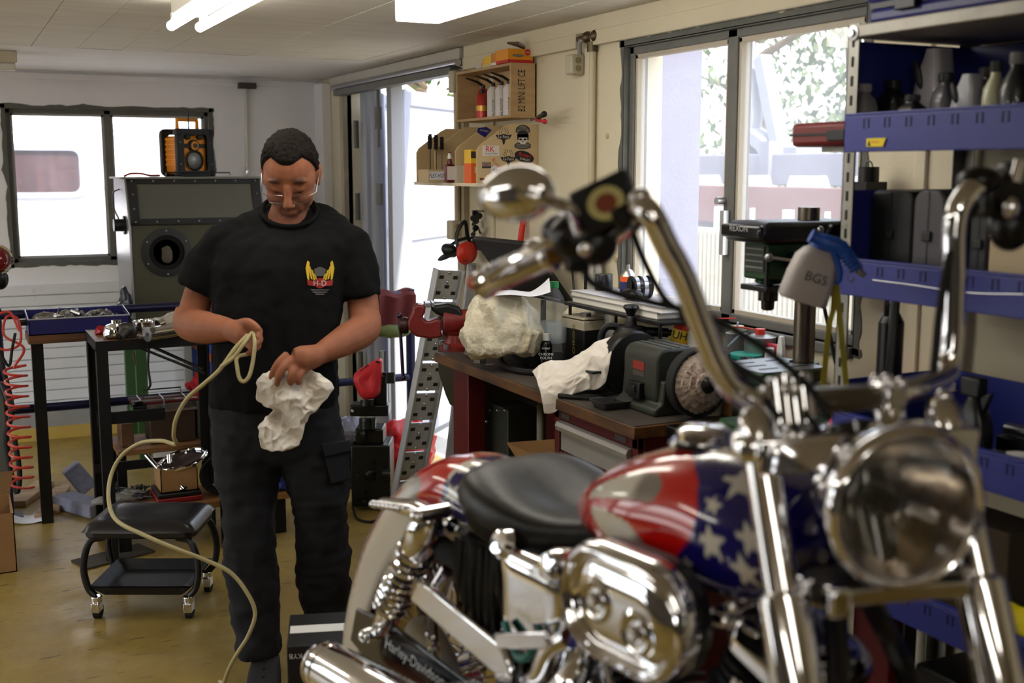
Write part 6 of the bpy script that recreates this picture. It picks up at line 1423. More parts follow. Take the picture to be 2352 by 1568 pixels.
c = s3(2166, 1.88); t = thing('blue_can', c, 'blue spray can with yellow label behind the handlebar post', 'can'); MB().cyl(c, c + V((0, 0, .15)), .026, n=24).build('can_body', mat('blue_can', (36, 36, 140), .35), t); MB().cyl(c + V((0, 0, .06)), c + V((0, 0, .1)), .0262, n=24).build('label', mat('lab_yel', (220, 200, 40), .5), t); MB().cyl(c + V((0, 0, .15)), c + V((0, 0, .165)), .02, n=20).build('cap', WHITE, t)
c = s3(2110, 1.92); tag(MB().bx(c + V((-.05, -.06, 0)), c + V((.06, .06, .05))).build('small_carton', BLACKM, bevel=.004), 'small dark carton at the far end of the third shelf', 'box')
# fourth shelf
Z4 = LV[3][0] + .019
def s4(px, X): return V((X, P(px, 1420, X=X).y, Z4))
c = s4(2338, 1.88); t = thing('yellow_pouch', c, 'yellow foil pouch on the fourth shelf', 'pouch')
m = MB().ell(c + V((0, 0, .05)), (.03, .09, .045), None, 24, 16); crumple(m, .008, 20, 3); m.v = [(p[0], p[1], max(p[2], Z4)) for p in m.v]
m.build('pouch', mat('pouch_yellow', (226, 206, 20), .35), t); MB().cyl(c + V((-.033, -.0, .05)), c + V((-.03, 0, .05)), .012, n=18).build('red_dot', INKR, t)
c = s4(2318, 1.86); tag(MB().lathe([(.03, 0), (.045, 0), (.045, .025), (.03, .025)], c, (0, 0, 1), 30).build('tape_roll', mat('tape_tan', (206, 176, 130), .6)), 'roll of tan masking tape at the front of the fourth shelf', 'tape')
c = s4(2240, 1.95); tag(MB().bx(c + V((-.03, -.1, 0)), c + V((.09, .1, .22))).build('brown_carton', mat('dark_carton', (70, 58, 42), .8), bevel=.004), 'dark brown carton on the fourth shelf behind the fork', 'box')
c = s4(2330, 2.11); t = thing('olive_tin', c, 'olive tin with lid at the back of the fourth shelf', 'tin'); MB().cyl(c, c + V((0, 0, .1)), .05, n=24).cyl(c + V((0, 0, .1)), c + V((0, 0, .11)), .052, n=24).build('tin_body', mat('olive_tin', (74, 72, 30), .5), t)
tag(MB().bx((1.9, .75, 0), (2.15, 1.82, .5)).bx((1.895, .74, .42), (2.155, 1.83, .46)).build('dark_block', BLACKM, bevel=.008), 'long black box added under the shelving to stand in for the shade there', 'crate')  # black box added as the shade below the lowest shelf
tag(MB().bx((1.86, 1.86, 0), (1.9, 1.98, .62)).build('red_canister', DRED, bevel=.004), 'slim dark red metal canister standing on the floor behind the fork', 'canister')
# spray gun hanging on the post
hq = P(1907, 520, X=SX0 - .02); bc = P(1862, 632, d=2.38); 
t = thing('spray_gun', bc, 'white paint bottle with blue air spray gun hanging on the rack post', 'spray gun')
ax = (EZ * cos(radians(17)) + EX * sin(radians(17))); axr = (EX * cos(radians(17)) - EZ * sin(radians(17)))
def sg(a, h, d_=0): return bc + axr * a + ax * h + EF * d_
rings = [[sg(p[0], h, p[1]) for p in rrect(.098 * k, .07 * k, .02, 5)] for h, k in ((-.058, .9), (-.052, 1), (-.0, .96), (.035, .86), (.052, .66), (.058, .5))]
MB().loft(rings).build('paint_bottle', mat('bottle_milky', (196, 190, 188), .4, sss=0.), t, smooth=50)
SGB = mat('gun_blue', (36, 84, 178), .4)
MB().cyl(sg(0, .055), sg(0, .08), .022, n=24).build('bottle_cap', SGB, t, bevel=.002)
def gq(px, py, dd=-.03): return P(px, py, d=2.38 + dd)
MB().tube([gq(1866, 543), gq(1880, 548), gq(1895, 555), gq(1915, 562), gq(1932, 570), gq(1945, 585), gq(1958, 605), gq(1968, 618)], [.012, .0125, .016, .018, .017, .015, .013, .0125], 14).build('gun_body', SGB, t)
m = MB()
for i in range(6):
    a = gq(1936 + i * 5.4, 576 + i * 7.4); m.lathe([(.0155, -.002), (.0165, 0), (.0155, .002)], a, gq(1968, 618) - gq(1936, 576), 16)
m.build('grip_ribs', SGB, t)
MB().tube([gq(1913, 575), gq(1922, 600), gq(1930, 625), gq(1927, 645), gq(1920, 652)], [.006, .007, .007, .006, .004], 10).build('trigger', SGB, t)
MB().cyl(gq(1862, 541), gq(1868, 544), .0145, n=18).build('nozzle', SGB, t)
MB().cyl(gq(1969, 619), gq(1986, 634), .006, n=12).cyl(gq(1969, 619), gq(1973, 623), .008, n=12).build('air_nipple', STEEL, t)
MB().tube(bez([gq(1950, 622), gq(1948, 640), gq(1956, 648), gq(1962, 636)]), .0015, 6).build('wire_clip', STEEL, t)
MB().tube(bez([gq(1900, 556), gq(1902, 535), gq(1908, 520), hq]), .003, 8).build('hook', DSTEEL, t)
o = MB().text('BGS', sg(.004, -.002, -.0352), axr, ax, .019); o.build('lettering', mat('ink_grey', (60, 56, 60), .5), t, smooth=0)
# yellow straps
for k, (pts, l) in enumerate((([(1915, 690), (1905, 750), (1896, 830), (1890, 900)], 'yellow strap hanging before the rack post, left one'), ([(1922, 660), (1930, 740), (1938, 820), (1945, 900)], 'yellow strap hanging before the rack post, right one'))):
    m = MB(); pp = [P(a, b_, d=2.42) for a, b_ in pts]
    pp = bez([gq(1908, 548, -.0)] + pp)
    rings = [[p - EX * .006, p + EX * .006, p + EX * .006 + EF * .0015, p - EX * .006 + EF * .0015] for p in pp]
    tag(m.loft(rings).build('yellow_strap', mat('strap_yellow', (170, 160, 52), .7, var=.1)), l, 'strap', 'yellow straps on the rack post')
# ================================================================ wall organiser and crate above the bench
WX = XR - .001
ws = thing('wall_organiser', (2.05, 4.6, 1.52), 'birch wall organiser with slanted dividers and many stickers', 'shelf')
ys = [P(px, 380, X=1.92).y for px in (1097, 1047, 1000, 958)]
zt_, zb_ = P(1238, 285, X=WX).z, P(1238, 420, X=WX).z
FXX = P(1097, 400, Y=4.28).x
y_ = [4.285] + [P(px, 380, X=FXX).y for px in (1047, 1000, 958)]
BIR = mat('birch_ply', (196, 172, 130), .55, var=.06, scale=7); BIE = mat('birch_edge', (226, 212, 186), .6)
D0 = WX - FXX
pts = [(0, 0), (D0, 0), (D0, .13), (D0 - .012, .15), (.155, zt_ - zb_ - .012), (.13, zt_ - zb_), (0, zt_ - zb_)]
for y in y_:
    MB().prism([(WX - a, b_) for a, b_ in pts], (0, y + .012, zb_), (1, 0, 0), (0, 0, 1), .012).build('divider', BIR, ws, smooth=0, bevel=.0015)
MB().bx((FXX - .012, 4.268, zb_ - .014), (WX, y_[-1] + .012, zb_)).build('bottom_board', BIE, ws, bevel=.002)
MB().bx((WX - .008, 4.29, zb_), (WX, y_[-1], zt_)).build('back_board', BIR, ws, smooth=0)
# stickers on the near divider (its face looks towards the camera)
yF = y_[0] - .0006
def sp(px, py): q = P(px, py, Y=yF); return q
def sticker(poly, mm, nm='sticker', dy=0, y=None):
    return MB().add([P(a, b_, Y=(y or yF) - dy) for a, b_ in poly], [tuple(range(len(poly)))]).build(nm, mm, ws, smooth=0)
SW = mat('sticker_white', (214, 206, 200), .5); SB = mat('sticker_black', (32, 30, 32), .5); SR = mat('sticker_red', (196, 32, 44), .5); SO = mat('sticker_orange', (220, 104, 60), .5); SN = mat('sticker_navy', (28, 34, 110), .4); SGY = mat('sticker_grey', (120, 118, 112), .5)
def stext(s, px, py, hpx, mm, rot=0, dy=.0012, y=None, shear=0, wpx=None):
    a = P(px, py, Y=(y or yF) - dy); k = hpx * (a - P(px, py + 1, Y=(y or yF) - dy)).length
    ux = V((cos(radians(rot)), 0, sin(radians(rot)))); uy = V((-sin(radians(rot)), 0, cos(radians(rot))))
    return MB().text(s, a, ux, uy, k, shear=shear).build('sticker_lettering', mm, ws, smooth=0)
def oval(cx, cy, rx, ry, n=24, rot=0): return [(cx + rx * cos(t) * cos(rot) - ry * sin(t) * sin(rot), cy + rx * cos(t) * sin(rot) + ry * sin(t) * cos(rot)) for t in np.linspace(0, 2 * pi, n + 1)[:-1]]
sticker([(1108, 334), (1147, 334), (1147, 358), (1108, 358)], SW); stext('RK', 1126, 342, 13, SR); stext('Racing CHAIN', 1128, 353, 5, SN)
sticker([(1107, 372), (1128, 372), (1128, 386), (1107, 386)], SGY); stext('sbs', 1117, 377, 7, SR, dy=.002); sticker([(1107, 382), (1128, 382), (1128, 386), (1107, 386)], SB, dy=.001)
for cx, cy in ((1157, 316), (1168, 367)):
    sticker([(cx - 19, cy - 7), (cx - 8, cy - 6), (cx, cy - 9), (cx + 8, cy - 6), (cx + 19, cy - 7), (cx + 14, cy + 2), (cx + 4, cy + 5), (cx + 2, cy + 14), (cx, cy + 17), (cx - 2, cy + 14), (cx - 4, cy + 5), (cx - 14, cy + 2)], SB)
    stext('Le Pera', cx, cy - 2, 6.5, SW, dy=.002)
    m = MB()
    for s in (-1, 1):
        for k in (4, 9): m.tube([P(cx + s * a, b_, Y=yF - .001) for a, b_ in ((k, cy - 7), (k + 2, cy - 13), (k - 2, cy - 20), (k - .5, cy - 24))], .0007, 5)
    m.build('flame_lines', SB, ws)
# emblem: curved banners with a helmeted skull
sticker([(1184, 303), (1186, 294), (1193, 288), (1201, 286), (1209, 288), (1216, 294), (1218, 303), (1211, 306), (1201, 303), (1191, 306)], SB)
sticker([(1186, 302), (1188, 295), (1194, 290), (1201, 288), (1208, 290), (1214, 295), (1216, 302), (1211, 304), (1201, 301), (1191, 304)], SGY, dy=.001); stext('HARLEY', 1201, 295.5, 6.5, SB, dy=.002)
sticker(oval(1201, 309, 12.5, 10), SB, dy=.0015); sticker([(1188, 308), (1214, 308), (1214, 321), (1188, 321)], SB, dy=.0015)
sticker([(1191, 316), (1211, 316), (1210, 326), (1206, 331), (1197, 331), (1192, 326)], SW, dy=.0022); sticker(oval(1196, 320, 3.6, 2.4), SB, dy=.003); sticker(oval(1206, 320, 3.6, 2.4), SB, dy=.003); sticker([(1199, 326), (1201, 322), (1203, 326)], SB, dy=.003)
sticker([(1182, 331), (1190, 327), (1201, 330), (1212, 327), (1219, 331), (1219, 339), (1210, 342), (1201, 343), (1191, 342), (1182, 338)], SB)
sticker([(1184, 332), (1190, 329), (1201, 332), (1212, 329), (1217, 332), (1217, 337), (1210, 340), (1201, 341), (1191, 340), (1184, 337)], SGY, dy=.001); stext('DAVIDSON', 1201, 335.5, 5.5, SB, dy=.002)
sticker(oval(1204, 360, 23, 13, rot=.32), SB); stext('Bassani', 1206, 356, 8, SR, rot=-12, dy=.002, shear=.2); stext('XHAUST', 1206, 366, 5, SW, rot=-10, dy=.002)
stext('Rivera', 1142, 377, 9, SO, rot=-48, dy=.002); sticker(oval(1140, 390, 15, 12), SGY); sticker(oval(1140, 390, 14, 11), SW, dy=.001); stext('S&S', 1140, 392, 9, SN, dy=.002, shear=.2)
sticker([(1190, 379), (1203, 379), (1203, 387), (1190, 387)], SO); sticker([(1102, 408), (1113, 408), (1113, 414), (1102, 414)], mat('sticker_brown', (110, 50, 40), .5))
y2 = y_[1] - .0006
sticker([(1096, 302), (1098, 294), (1117, 291), (1129, 299), (1114, 316), (1096, 304)], SN, y=y2); stext('DYNOJET', 1113, 301, 5, SW, rot=-8, y=y2, dy=.001)
# things in the organiser
def og(px, X, Y): q = P(px, 420, Y=Y); return V((q.x, Y, zb_))
c = og(984, 0, 4.68); t = thing('flexible_hones', c, 'bundle of black bristle hones on wires in a labelled card box', 'brushes')
c = og(984, 0, 4.67) + V((.03, 0, 0))
MB().bx((c.x - .05, 4.62, zb_), (c.x + .04, 4.74, zb_ + .055)).build('box_body', BIR, t, bevel=.002)
MB().bx((c.x - .045, 4.6175, zb_ + .012), (c.x + .036, 4.6195, zb_ + .046)).build('label', PAPER, t, smooth=0)
MB().text('FLEX-HONE', V((c.x - .004, 4.617, zb_ + .029)), (1, 0, 0), (0, 0, 1), .018, shear=.2, wx=.62).build('lettering', INK, t, smooth=0)
r = random.Random(8)
for i in range(5):
    x = c.x - .026 + i * .014; yy = 4.66 + .03 * (i % 2); z2 = zb_ + .155 + r.uniform(-.004, .01)
    o = MB().cyl((x, yy, zb_ + .05), (x, yy, z2), .0016, n=6).build('wire_stem', DSTEEL, t)
    m = MB()
    for k in range(9): m.lathe([(.006, -.003), (.0105, 0), (.006, .003)], (x, yy, z2 - .01 + k * .006), (0, 0, 1), 12)
    m.build('bristles', mat('bristle', (34, 38, 42), .9), t)
c = og(1033, 0, 4.52); t = thing('glue_bottle', c, 'dark red glue bottle with nozzle in the organiser', 'bottle')
MB().prism(rrect(.042, .03, .008), c, (1, 0, 0), (0, 1, 0), .075).lathe([(.012, .075), (.011, .085), (.007, .1), (.005, .13)], c, (0, 0, 1), 14).build('bottle_body', mat('bottle_dred', (92, 20, 24), .3), t, bevel=.003)
MB().bx(c + V((-.018, -.017, .012)), c + V((.018, -.0155, .068))).build('label', SW, t, smooth=0); MB().lathe([(.009, 0), (.008, .01), (.004, .03)], c + V((0, 0, .1)), (0, 0, 1), 12).build('nozzle', WHITE, t)
c = og(1047, 0, 4.50)
tag(MB().bx(c + V((-.004, -.015, 0)), c + V((.06, .03, .072))).build('white_carton', mat('dirty_card', (190, 182, 166), .8), bevel=.002), 'small white carton before the glue bottle', 'box')
c = og(1062, 0, 4.44 + .03); c = V((og(1066, 0, 4.47).x, 4.47, zb_)); t = thing('kraft_carton', c, 'small kraft carton with white stopper in the organiser', 'box'); MB().bx(c + V((-.0, -.02, 0)), c + V((.05, .02, .07))).build('box_body', BIR, t, bevel=.002); MB().cyl(c + V((.03, 0, .07)), c + V((.03, 0, .09)), .008, n=12).build('stopper', WHITE, t)
c = V((og(1088, 0, 4.36).x, 4.36, zb_)); t = thing('orange_carton', c, 'yellow and orange carton in the nearest organiser bay', 'box')
MB().bx(c + V((-.02, -.02, 0)), c + V((.07, .05, .08))).build('box_body', mat('carton_orange', (236, 104, 40), .5), t, smooth=0)
MB().bx(c + V((-.02, -.02, .08)), c + V((.07, .05, .135))).build('box_top', mat('carton_amber', (240, 196, 40), .5), t, smooth=0)
MB().bx(c + V((-.0205, -.0206, .1)), c + V((.0705, -.02, .128))).build('dark_print', mat('print_dark', (70, 56, 48), .5), t, smooth=0); MB().bx(c + V((-.004, -.0206, .04)), c + V((.066, -.02, .066))).build('label', SW, t, smooth=0)
# crate of spray cans
cr = thing('wall_crate', (2.13, 4.55, 1.8), 'plywood lift crate fixed to the wall holding spray cans', 'crate')
kz0, kz1 = P(1225, 272, X=WX).z, P(1225, 147, X=WX).z; ky0, ky1 = 4.30, 4.86; kx0 = P(1173, 200, Y=ky0).x
MB().bx((kx0, ky0, kz0), (WX, ky0 + .012, kz1)).build('end_panel', PLY, cr, bevel=.002); MB().bx((kx0, ky1 - .012, kz0), (WX, ky1, kz1)).build('end_panel', PLY, cr, bevel=.002)
MB().bx((kx0, ky0 + .012, kz0), (WX, ky1 - .012, kz0 + .012)).build('bottom_board', PLY, cr, bevel=.002); MB().bx((kx0, ky0 + .012, kz1 - .012), (WX, ky1 - .012, kz1)).build('top_board', PLY, cr, bevel=.002); MB().bx((WX - .008, ky0, kz0), (WX, ky1, kz1)).build('back_board', PLY, cr, smooth=0)
e = P(1198, 208, Y=ky0 - .0008); MB().text('B2 MINI LIFT CE', e, V((0, 0, 1)), V((-1, 0, 0)), (P(1207, 208, Y=ky0) - P(1190, 208, Y=ky0)).length, wx=.5).build('lettering', INK, cr, smooth=0)
for k, (px, y, h, cols, l) in enumerate(((1107, 4.68, .135, 'red', 'red and gold spray can at the left of the wall crate'), (1121, 4.74, .165, 'red2', 'red spray can with black nozzle behind the others'), (1133, 4.62, .165, 'white', 'white spray can with slanted lettering, left of the pair'), (1152, 4.52, .165, 'white2', 'white spray can with slanted lettering, right of the pair'), (1170, 4.43, .165, 'white3', 'white spray can partly behind the crate end'))):
    q = P(px, 268, Y=y); x = min(max(q.x, kx0 + .03), WX - .04); c = V((x, y, kz0 + .0125)); t = thing('spray_can', c, l, 'can', 'spray cans in the wall crate')
    r_ = .027; hh = h * .8
    cm = {'red': mat('can_goldred', (176, 60, 50), .3, .3), 'red2': mat('can_crimson', (150, 34, 40), .35)}.get(cols, mat('can_offwhite', (214, 208, 204), .35))
    MB().lathe([(r_, 0), (r_, hh * .86), (r_ * .75, hh * .95), (r_ * .5, hh)], c, (0, 0, 1), 24).build('can_body', cm, t)
    MB().cyl(c + V((0, 0, hh)), c + V((0, 0, hh + .016)), .009, n=12).build('nozzle', BLACK, t)
    if k: MB().tube([c + V((0, 0, hh + .012)), c + V((-.03, .0, hh + .028)), c + V((-.075, .02, hh + .045))], [.006, .006, .003], 8).build('spray_lever', BLACK, t)
    vd = V((c.x, c.y, 0)).normalized(); vr = V((vd.y, -vd.x, 0))
    if 'white' in cols: MB().text('AUTOTYP', c - vd * .0276 + V((0, 0, hh * .3)), V((0, 0, 1)), -vr, .011, shear=.2).build('lettering', INK, t, smooth=0)
    else:
        MB().cyl(c + V((0, 0, hh * .28)), c + V((0, 0, hh * .5)), r_ + .0004, n=24).build('band', mat('can_goldband', (196, 150, 70), .3, .5), t)
# spark plug boxes on the crate
def carton(px0, px1, y0, y1, h, col, band, l, txt=None):
    a = P(px0, 150, Y=y0).x; b_ = P(px1, 150, Y=y0).x; t = thing('spark_plug_box', V(((a + b_) / 2, (y0 + y1) / 2, kz1)), l, 'box', 'cartons on the wall crate')
    b_ = min(b_, WX - .002); z0 = kz1 + .0005
    MB().bx((a, y0, z0 + h * .22), (b_, y1, z0 + h)).build('box_body', mat('ngk_%s' % col[0], col, .5), t, smooth=0); MB().bx((a, y0, z0), (b_, y1, z0 + h * .22)).build('box_band', mat('band_%d' % band[0], band, .5), t, smooth=0)
    return t, V((a, y0, z0)), V((b_, y0, z0 + h))
t, a, b_ = carton(1167, 1224, 4.305, 4.42, .054, (226, 150, 28), (190, 40, 36), 'orange spark plug carton with red emblem on the crate end')
MB().cyl(a.lerp(b_, .78) + V((0, -.0006, .0)), a.lerp(b_, .78) + V((0, 0, 0)), .0125, n=20).build('emblem', SR, t); MB().text('NGK', a.lerp(b_, .78) + V((0, -.0012, 0)), (1, 0, 0), (0, 0, 1), .006).build('lettering', INKW, t, smooth=0)
m = MB(); q = a.lerp(b_, .4) + V((0, -.003, .006)); m.cyl(q + V((-.024, 0, 0)), q + V((-.004, 0, 0)), .004, n=10).cyl(q + V((-.004, 0, 0)), q + V((.012, 0, 0)), .006, n=10).cyl(q + V((.012, 0, 0)), q + V((.024, 0, 0)), .003, n=8); m.build('spark_plug_print', SGY, t)
carton(1128, 1148, 4.50, 4.56, .045, (232, 190, 50), (210, 190, 160), 'amber carton with pale band behind the orange one')
carton(1140, 1166, 4.435, 4.485, .05, (204, 130, 40), (230, 226, 220), 'tan spark plug carton next to the orange one')
carton(1106, 1124, 4.70, 4.76, .03, (206, 200, 190), (190, 60, 40), 'low white carton at the far end of the crate')
carton(1118, 1138, 4.58, 4.63, .04, (228, 176, 60), (214, 196, 150), 'yellow carton in the middle of the crate top')
q = P(1190, 105, Y=4.36); tag(MB().tube([q + V((-.04, .02, .012)), q + V((.0, 0, .006)), q + V((.05, .0, -.012))], [.004, .011, .008], 8).build('metal_strip', STEEL), 'grey bent metal strip lying on the orange carton', 'strip')
# screwdriver-like pliers in the crate side
q = P(1240, 268, X=2.17); t = thing('pliers', q, 'red and black handled pliers stuck in the organiser end', 'pliers')
MB().cyl(P(1220, 275, X=2.19), P(1237, 270, X=2.15), .006, n=8).build('jaw', STEEL, t); MB().tube([P(1236, 270, X=2.15), P(1250, 262, X=2.1)], [.008, .011], 10).ell(P(1250, 262, X=2.1), .012).build('handle', BLACK, t); MB().tube([P(1232, 275, X=2.15), P(1250, 279, X=2.11)], .006, 8).ell(P(1251, 279, X=2.11), .01).build('handle', SR, t)
# ================================================================ the motorcycle, standing on a low lift
_a9 = radians(9); bfw = V((sin(_a9), -cos(_a9), 0)); brt = V((bfw.y, -bfw.x, 0))
BO = V((1.0009, 1.2799, 0)); LIFT = .28
def BP(s, t, z): q = BO + bfw * s + brt * t; return V((q.x, q.y, z))
_t = radians(12); fb_ = EX * sin(_t) - EF * cos(_t); fa_ = EX * cos(_t) + EF * sin(_t)
FO = P(1752, 985, d=1.44) + fa_ * .1225 - fa_ * 0
def FP(a, b, c): return FO + fa_ * a + fb_ * b + EZ * c
RB_ = M((bfw, brt, EZ)).transposed(); RF_ = M((fa_, fb_, EZ)).transposed()
RK = tan(radians(26)); fork_ax = (fb_ * RK - EZ).normalized()
LF = mat('lift_red', (120, 22, 20), .45, var=.15)
t = thing('motorcycle_lift', BP(-.3, 0, 0), 'low dark red motorcycle lift platform under the motorcycle', 'lift')
m = MB(); m.box(BP(-.28, 0, LIFT - .03), (2.2, .5, .05), RB_).build('platform', LF, t, bevel=.006)
for s in (-.95, .35): MB().box(BP(s, 0, .02), (.12, .56, .04), RB_).box(BP(s, 0, .14), (.08, .3, .22), RB_).build('foot', BLACKM, t, bevel=.004)
mc = thing('motorcycle', BP(-.3, 0, LIFT), 'chrome motorcycle with stars and stripes tank, high handlebar and round headlight', 'motorcycle')
BLKG = mat('gloss_black_paint', (10, 10, 11), .18, coat=.6); ENG = mat('engine_black', (20, 20, 21), .4, .4); TYRE = mat('tyre', (14, 14, 14), .8, bump=.2, bscale=50)
LEATH = mat('saddle_leather', (18, 17, 17), .4, bump=.08, bscale=45)
ZR = LIFT + .31
def wheel(c, ax, r, wd, nm, front):
    x, y, d = frame_of(ax); root = None
    prof = []
    for i in range(17):
        a = pi * i / 16; prof.append((r - .055 + .055 * sin(a), -wd / 2 * cos(a)))
    o = MB().loft([[c + (x * cos(q) + y * sin(q)) * p[0] + d * p[1] for p in prof] for q in np.linspace(0, 2 * pi, 57)[:-1]], False, closed=True).build(nm, TYRE, mc, smooth=60)
    MB().loft([[c + (x * cos(q) + y * sin(q)) * p[0] + d * p[1] for p in ((r - .055, -wd * .42), (r - .075, -wd * .36), (r - .085, 0), (r - .075, wd * .36), (r - .055, wd * .42), (r - .07, 0))] for q in np.linspace(0, 2 * pi, 49)[:-1]], False, closed=True).build('rim', CHROME, o)
    m = MB()
    for i in range(40):
        a = 2 * pi * i / 40; s = (-1) ** i; b_ = a + .45 * (1 if i % 4 < 2 else -1)
        m.cyl(c + (x * cos(b_) + y * sin(b_)) * .035 + d * s * .035, c + (x * cos(a) + y * sin(a)) * (r - .08), .0022, n=5, cap=False)
    m.build('spokes', CHROME, o)['kind'] = 'stuff'
    MB().cyl(c - d * .05, c + d * .05, .028, n=18).cyl(c - d * .045, c - d * .035, .045, n=18).cyl(c + d * .035, c + d * .045, .045, n=18).build('hub', CHROME, o)
    MB().lathe([(.06, -.002), (.12, -.002), (.12, .002), (.06, .002)], c + d * .06, d, 36).build('brake_disc', STEEL, o)
    return o
RAX = BP(-.79, 0, ZR); FAX = FP(0, .335, -.69); FAX.z = ZR + .01
wheel(RAX, brt, .31, .13, 'rear_wheel', False); wheel(FAX, fa_, .32, .09, 'front_wheel', True)
# ---- tank with painted flag
NS, NA = 300, 170; S0, S1 = -.35, .155
def tank_pt(u, v):
    k = u; s = S0 + (S1 - S0) * k
    e = min(1, k / .5); w_ = .142 * (1 - (1 - e) ** 2.1) ** .62 * (1 - .32 * max(0, (k - .72) / .28) ** 2)
    zt = 1.066 + .150 * (1 - (1 - min(1, k / .72)) ** 2) - .028 * max(0, (k - .66) / .34) ** 1.5
    zb = 1.045 - .035 * min(1, k / .4) ** .8 + .03 * max(0, (k - .8) / .2) ** 2
    f = min(1, k / .03) ** .5 if k < .03 else (min(1, (1 - k) / .04) ** .5 if k > .96 else 1)
    a = pi / 2 - 2 * pi * v                     # v 0 at the ridge, going to the right side first
    ca, sa = cos(a), sin(a); n = 2.35
    x = math.copysign(abs(ca) ** (2 / n), ca); y = math.copysign(abs(sa) ** (2 / n), sa)
    zc = zb + (zt - zb) * .42; h = (zt - zc) if y > 0 else (zc - zb)
    return V((s, w_ * f * x, zc + h * f * y))
def painted(nm, fn, nu, nv, wrap_v, colfn, place, extra_cap=False, rough=.12):
    pts = np.array([[fn(i / nu, j / nv) for j in range(nv if wrap_v else nv + 1)] for i in range(nu + 1)])
    n2 = pts.shape[1]; mb = MB(); mb.v = [tuple(place(*p)) for p in pts.reshape(-1, 3)]
    for i in range(nu):
        for j in range(n2 if wrap_v else n2 - 1): mb.f.append((i * n2 + j, i * n2 + (j + 1) % n2, (i + 1) * n2 + (j + 1) % n2, (i + 1) * n2 + j))
    if wrap_v: mb.f.append(tuple(range(n2))); mb.f.append(tuple(nu * n2 + j for j in reversed(range(n2))))
    mb.m = [0] * len(mb.f)
    pm = mat('flag_paint', (255, 255, 255), rough, attr='paint', coat=1.)
    o = mb.build(nm, pm, mc, smooth=70)
    L = np.concatenate([np.zeros((nu + 1, 1)), np.cumsum(np.linalg.norm(np.diff(pts, axis=1), axis=2), axis=1)], 1)
    return o, pts, L, mb
def set_paint(o, cols):
    a = o.data.color_attributes.new('paint', 'FLOAT_COLOR', 'POINT')
    a.data.foreach_set('color', np.concatenate([cols, np.ones((len(cols), 1))], 1).astype(np.float32).ravel())
C_W, C_R, C_B, C_S = (np.array(lin(c)) for c in ((214, 208, 196), (196, 18, 14), (24, 20, 96), (120, 112, 104)))
def in_star(dx, dy, r, rot):
    a = np.arctan2(dy, dx) - rot; d = np.hypot(dx, dy); sec = 2 * pi / 5; a = np.abs((a + sec / 2) % sec - sec / 2)
    # star edge between outer tip (angle 0) and inner notch (angle pi/5)
    ri = r * .42; x1, y1, x2, y2 = r, 0., ri * cos(pi / 5), ri * sin(pi / 5)
    px_, py_ = d * np.cos(a), d * np.sin(a)
    return (x2 - x1) * (py_ - y1) - (y2 - y1) * (px_ - x1) > 0
tk_, pts, L, mb = painted('fuel_tank', tank_pt, NS, NA, True, None, lambda s, t, z: BP(s, t, z))
half = NA // 2
Lm = L.copy(); tot = L[:, half:half + 1]
Lm[:, half + 1:] = np.abs(2 * tot - L[:, half + 1:])
SS = np.repeat(pts[:, :1, 0], NA, 1)
bvh = BVHTree.FromPolygons([V(p) for p in mb.v], mb.f)
def hit(px, py, mesh=bvh):
    h = mesh.ray_cast(V((0, 0, CAMH)), P(px, py, d=1.) - V((0, 0, CAMH)))
    return h[0]
allp = np.array(mb.v)
def sl_of(px, py):
    h = hit(px, py)
    if h is None: return None
    k = int(np.argmin(((allp - np.array(h)) ** 2).sum(1))); return SS.ravel()[k], Lm.ravel()[k]
bnd = [sl_of(*q) for q in ((1592, 1030), (1604, 1110), (1602, 1180), (1585, 1240), (1545, 1290))]; bnd = [b for b in bnd if b]
bnd.sort(key=lambda q: q[1])
bs = np.interp(Lm, [b[1] for b in bnd], [b[0] for b in bnd])
U = (SS - S0) / (S1 - S0)
col = np.where((SS > bs)[..., None], C_B, C_R)
fl = [sl_of(*q) for q in ((1500, 1110), (1440, 1160), (1490, 1290), (1480, 1170))]
# two rounded flame tongues in cream with silver ends at the rear, a red flame between them
def tongue(pl, silver):
    global col
    q = [(sl_of(a, b_), w_ * 1.8 / FPX) for a, b_, w_ in pl]; q = [(k[0], k[1], w_) for k, w_ in q if k]
    best = np.full(SS.shape, 9.); par = np.zeros(SS.shape)
    for i in range(len(q) - 1):
        (s0, l0, w0), (s1, l1, w1) = q[i], q[i + 1]; ds, dl = s1 - s0, l1 - l0
        f = np.clip(((SS - s0) * ds + (Lm - l0) * dl) / (ds * ds + dl * dl + 1e-9), 0, 1)
        d_ = np.hypot(SS - s0 - f * ds, Lm - l0 - f * dl) - (w0 + (w1 - w0) * f); m_ = d_ < best; best = np.where(m_, d_, best); par = np.where(m_, (i + f) / (len(q) - 1), par)
    g = np.clip((par - silver) / .12, 0, 1)[..., None]; col = np.where((best < 0)[..., None], C_W * (1 - g) + C_S * (.75 + .5 * par[..., None]) * g, col)
tongue(((1362, 1130, 14), (1400, 1118, 26), (1445, 1112, 34), (1485, 1118, 34), (1495, 1122, 30)), .55)
tongue(((1362, 1172, 10), (1392, 1200, 26), (1430, 1232, 34), (1462, 1262, 34), (1480, 1288, 26)), .6)
stars = []
for px, py, rpx, rot in ((1655, 1038, 44, .3), (1703, 1108, 48, .1), (1638, 1160, 22, .5), (1632, 1245, 37, .25), (1722, 1235, 35, .0), (1580, 1298, 18, .4), (1712, 1315, 33, .2)):
    q = sl_of(px, py); 
    if q: stars.append((q[0], q[1], rpx * 1.6 / FPX, rot))
for s0, l0, r_, rot in stars:
    col = np.where((in_star(SS - s0, Lm - l0, r_ * 1.12, rot + pi / 2) & (SS > bs - .004))[..., None], C_W, col)
set_paint(tk_, col.reshape(-1, 3))
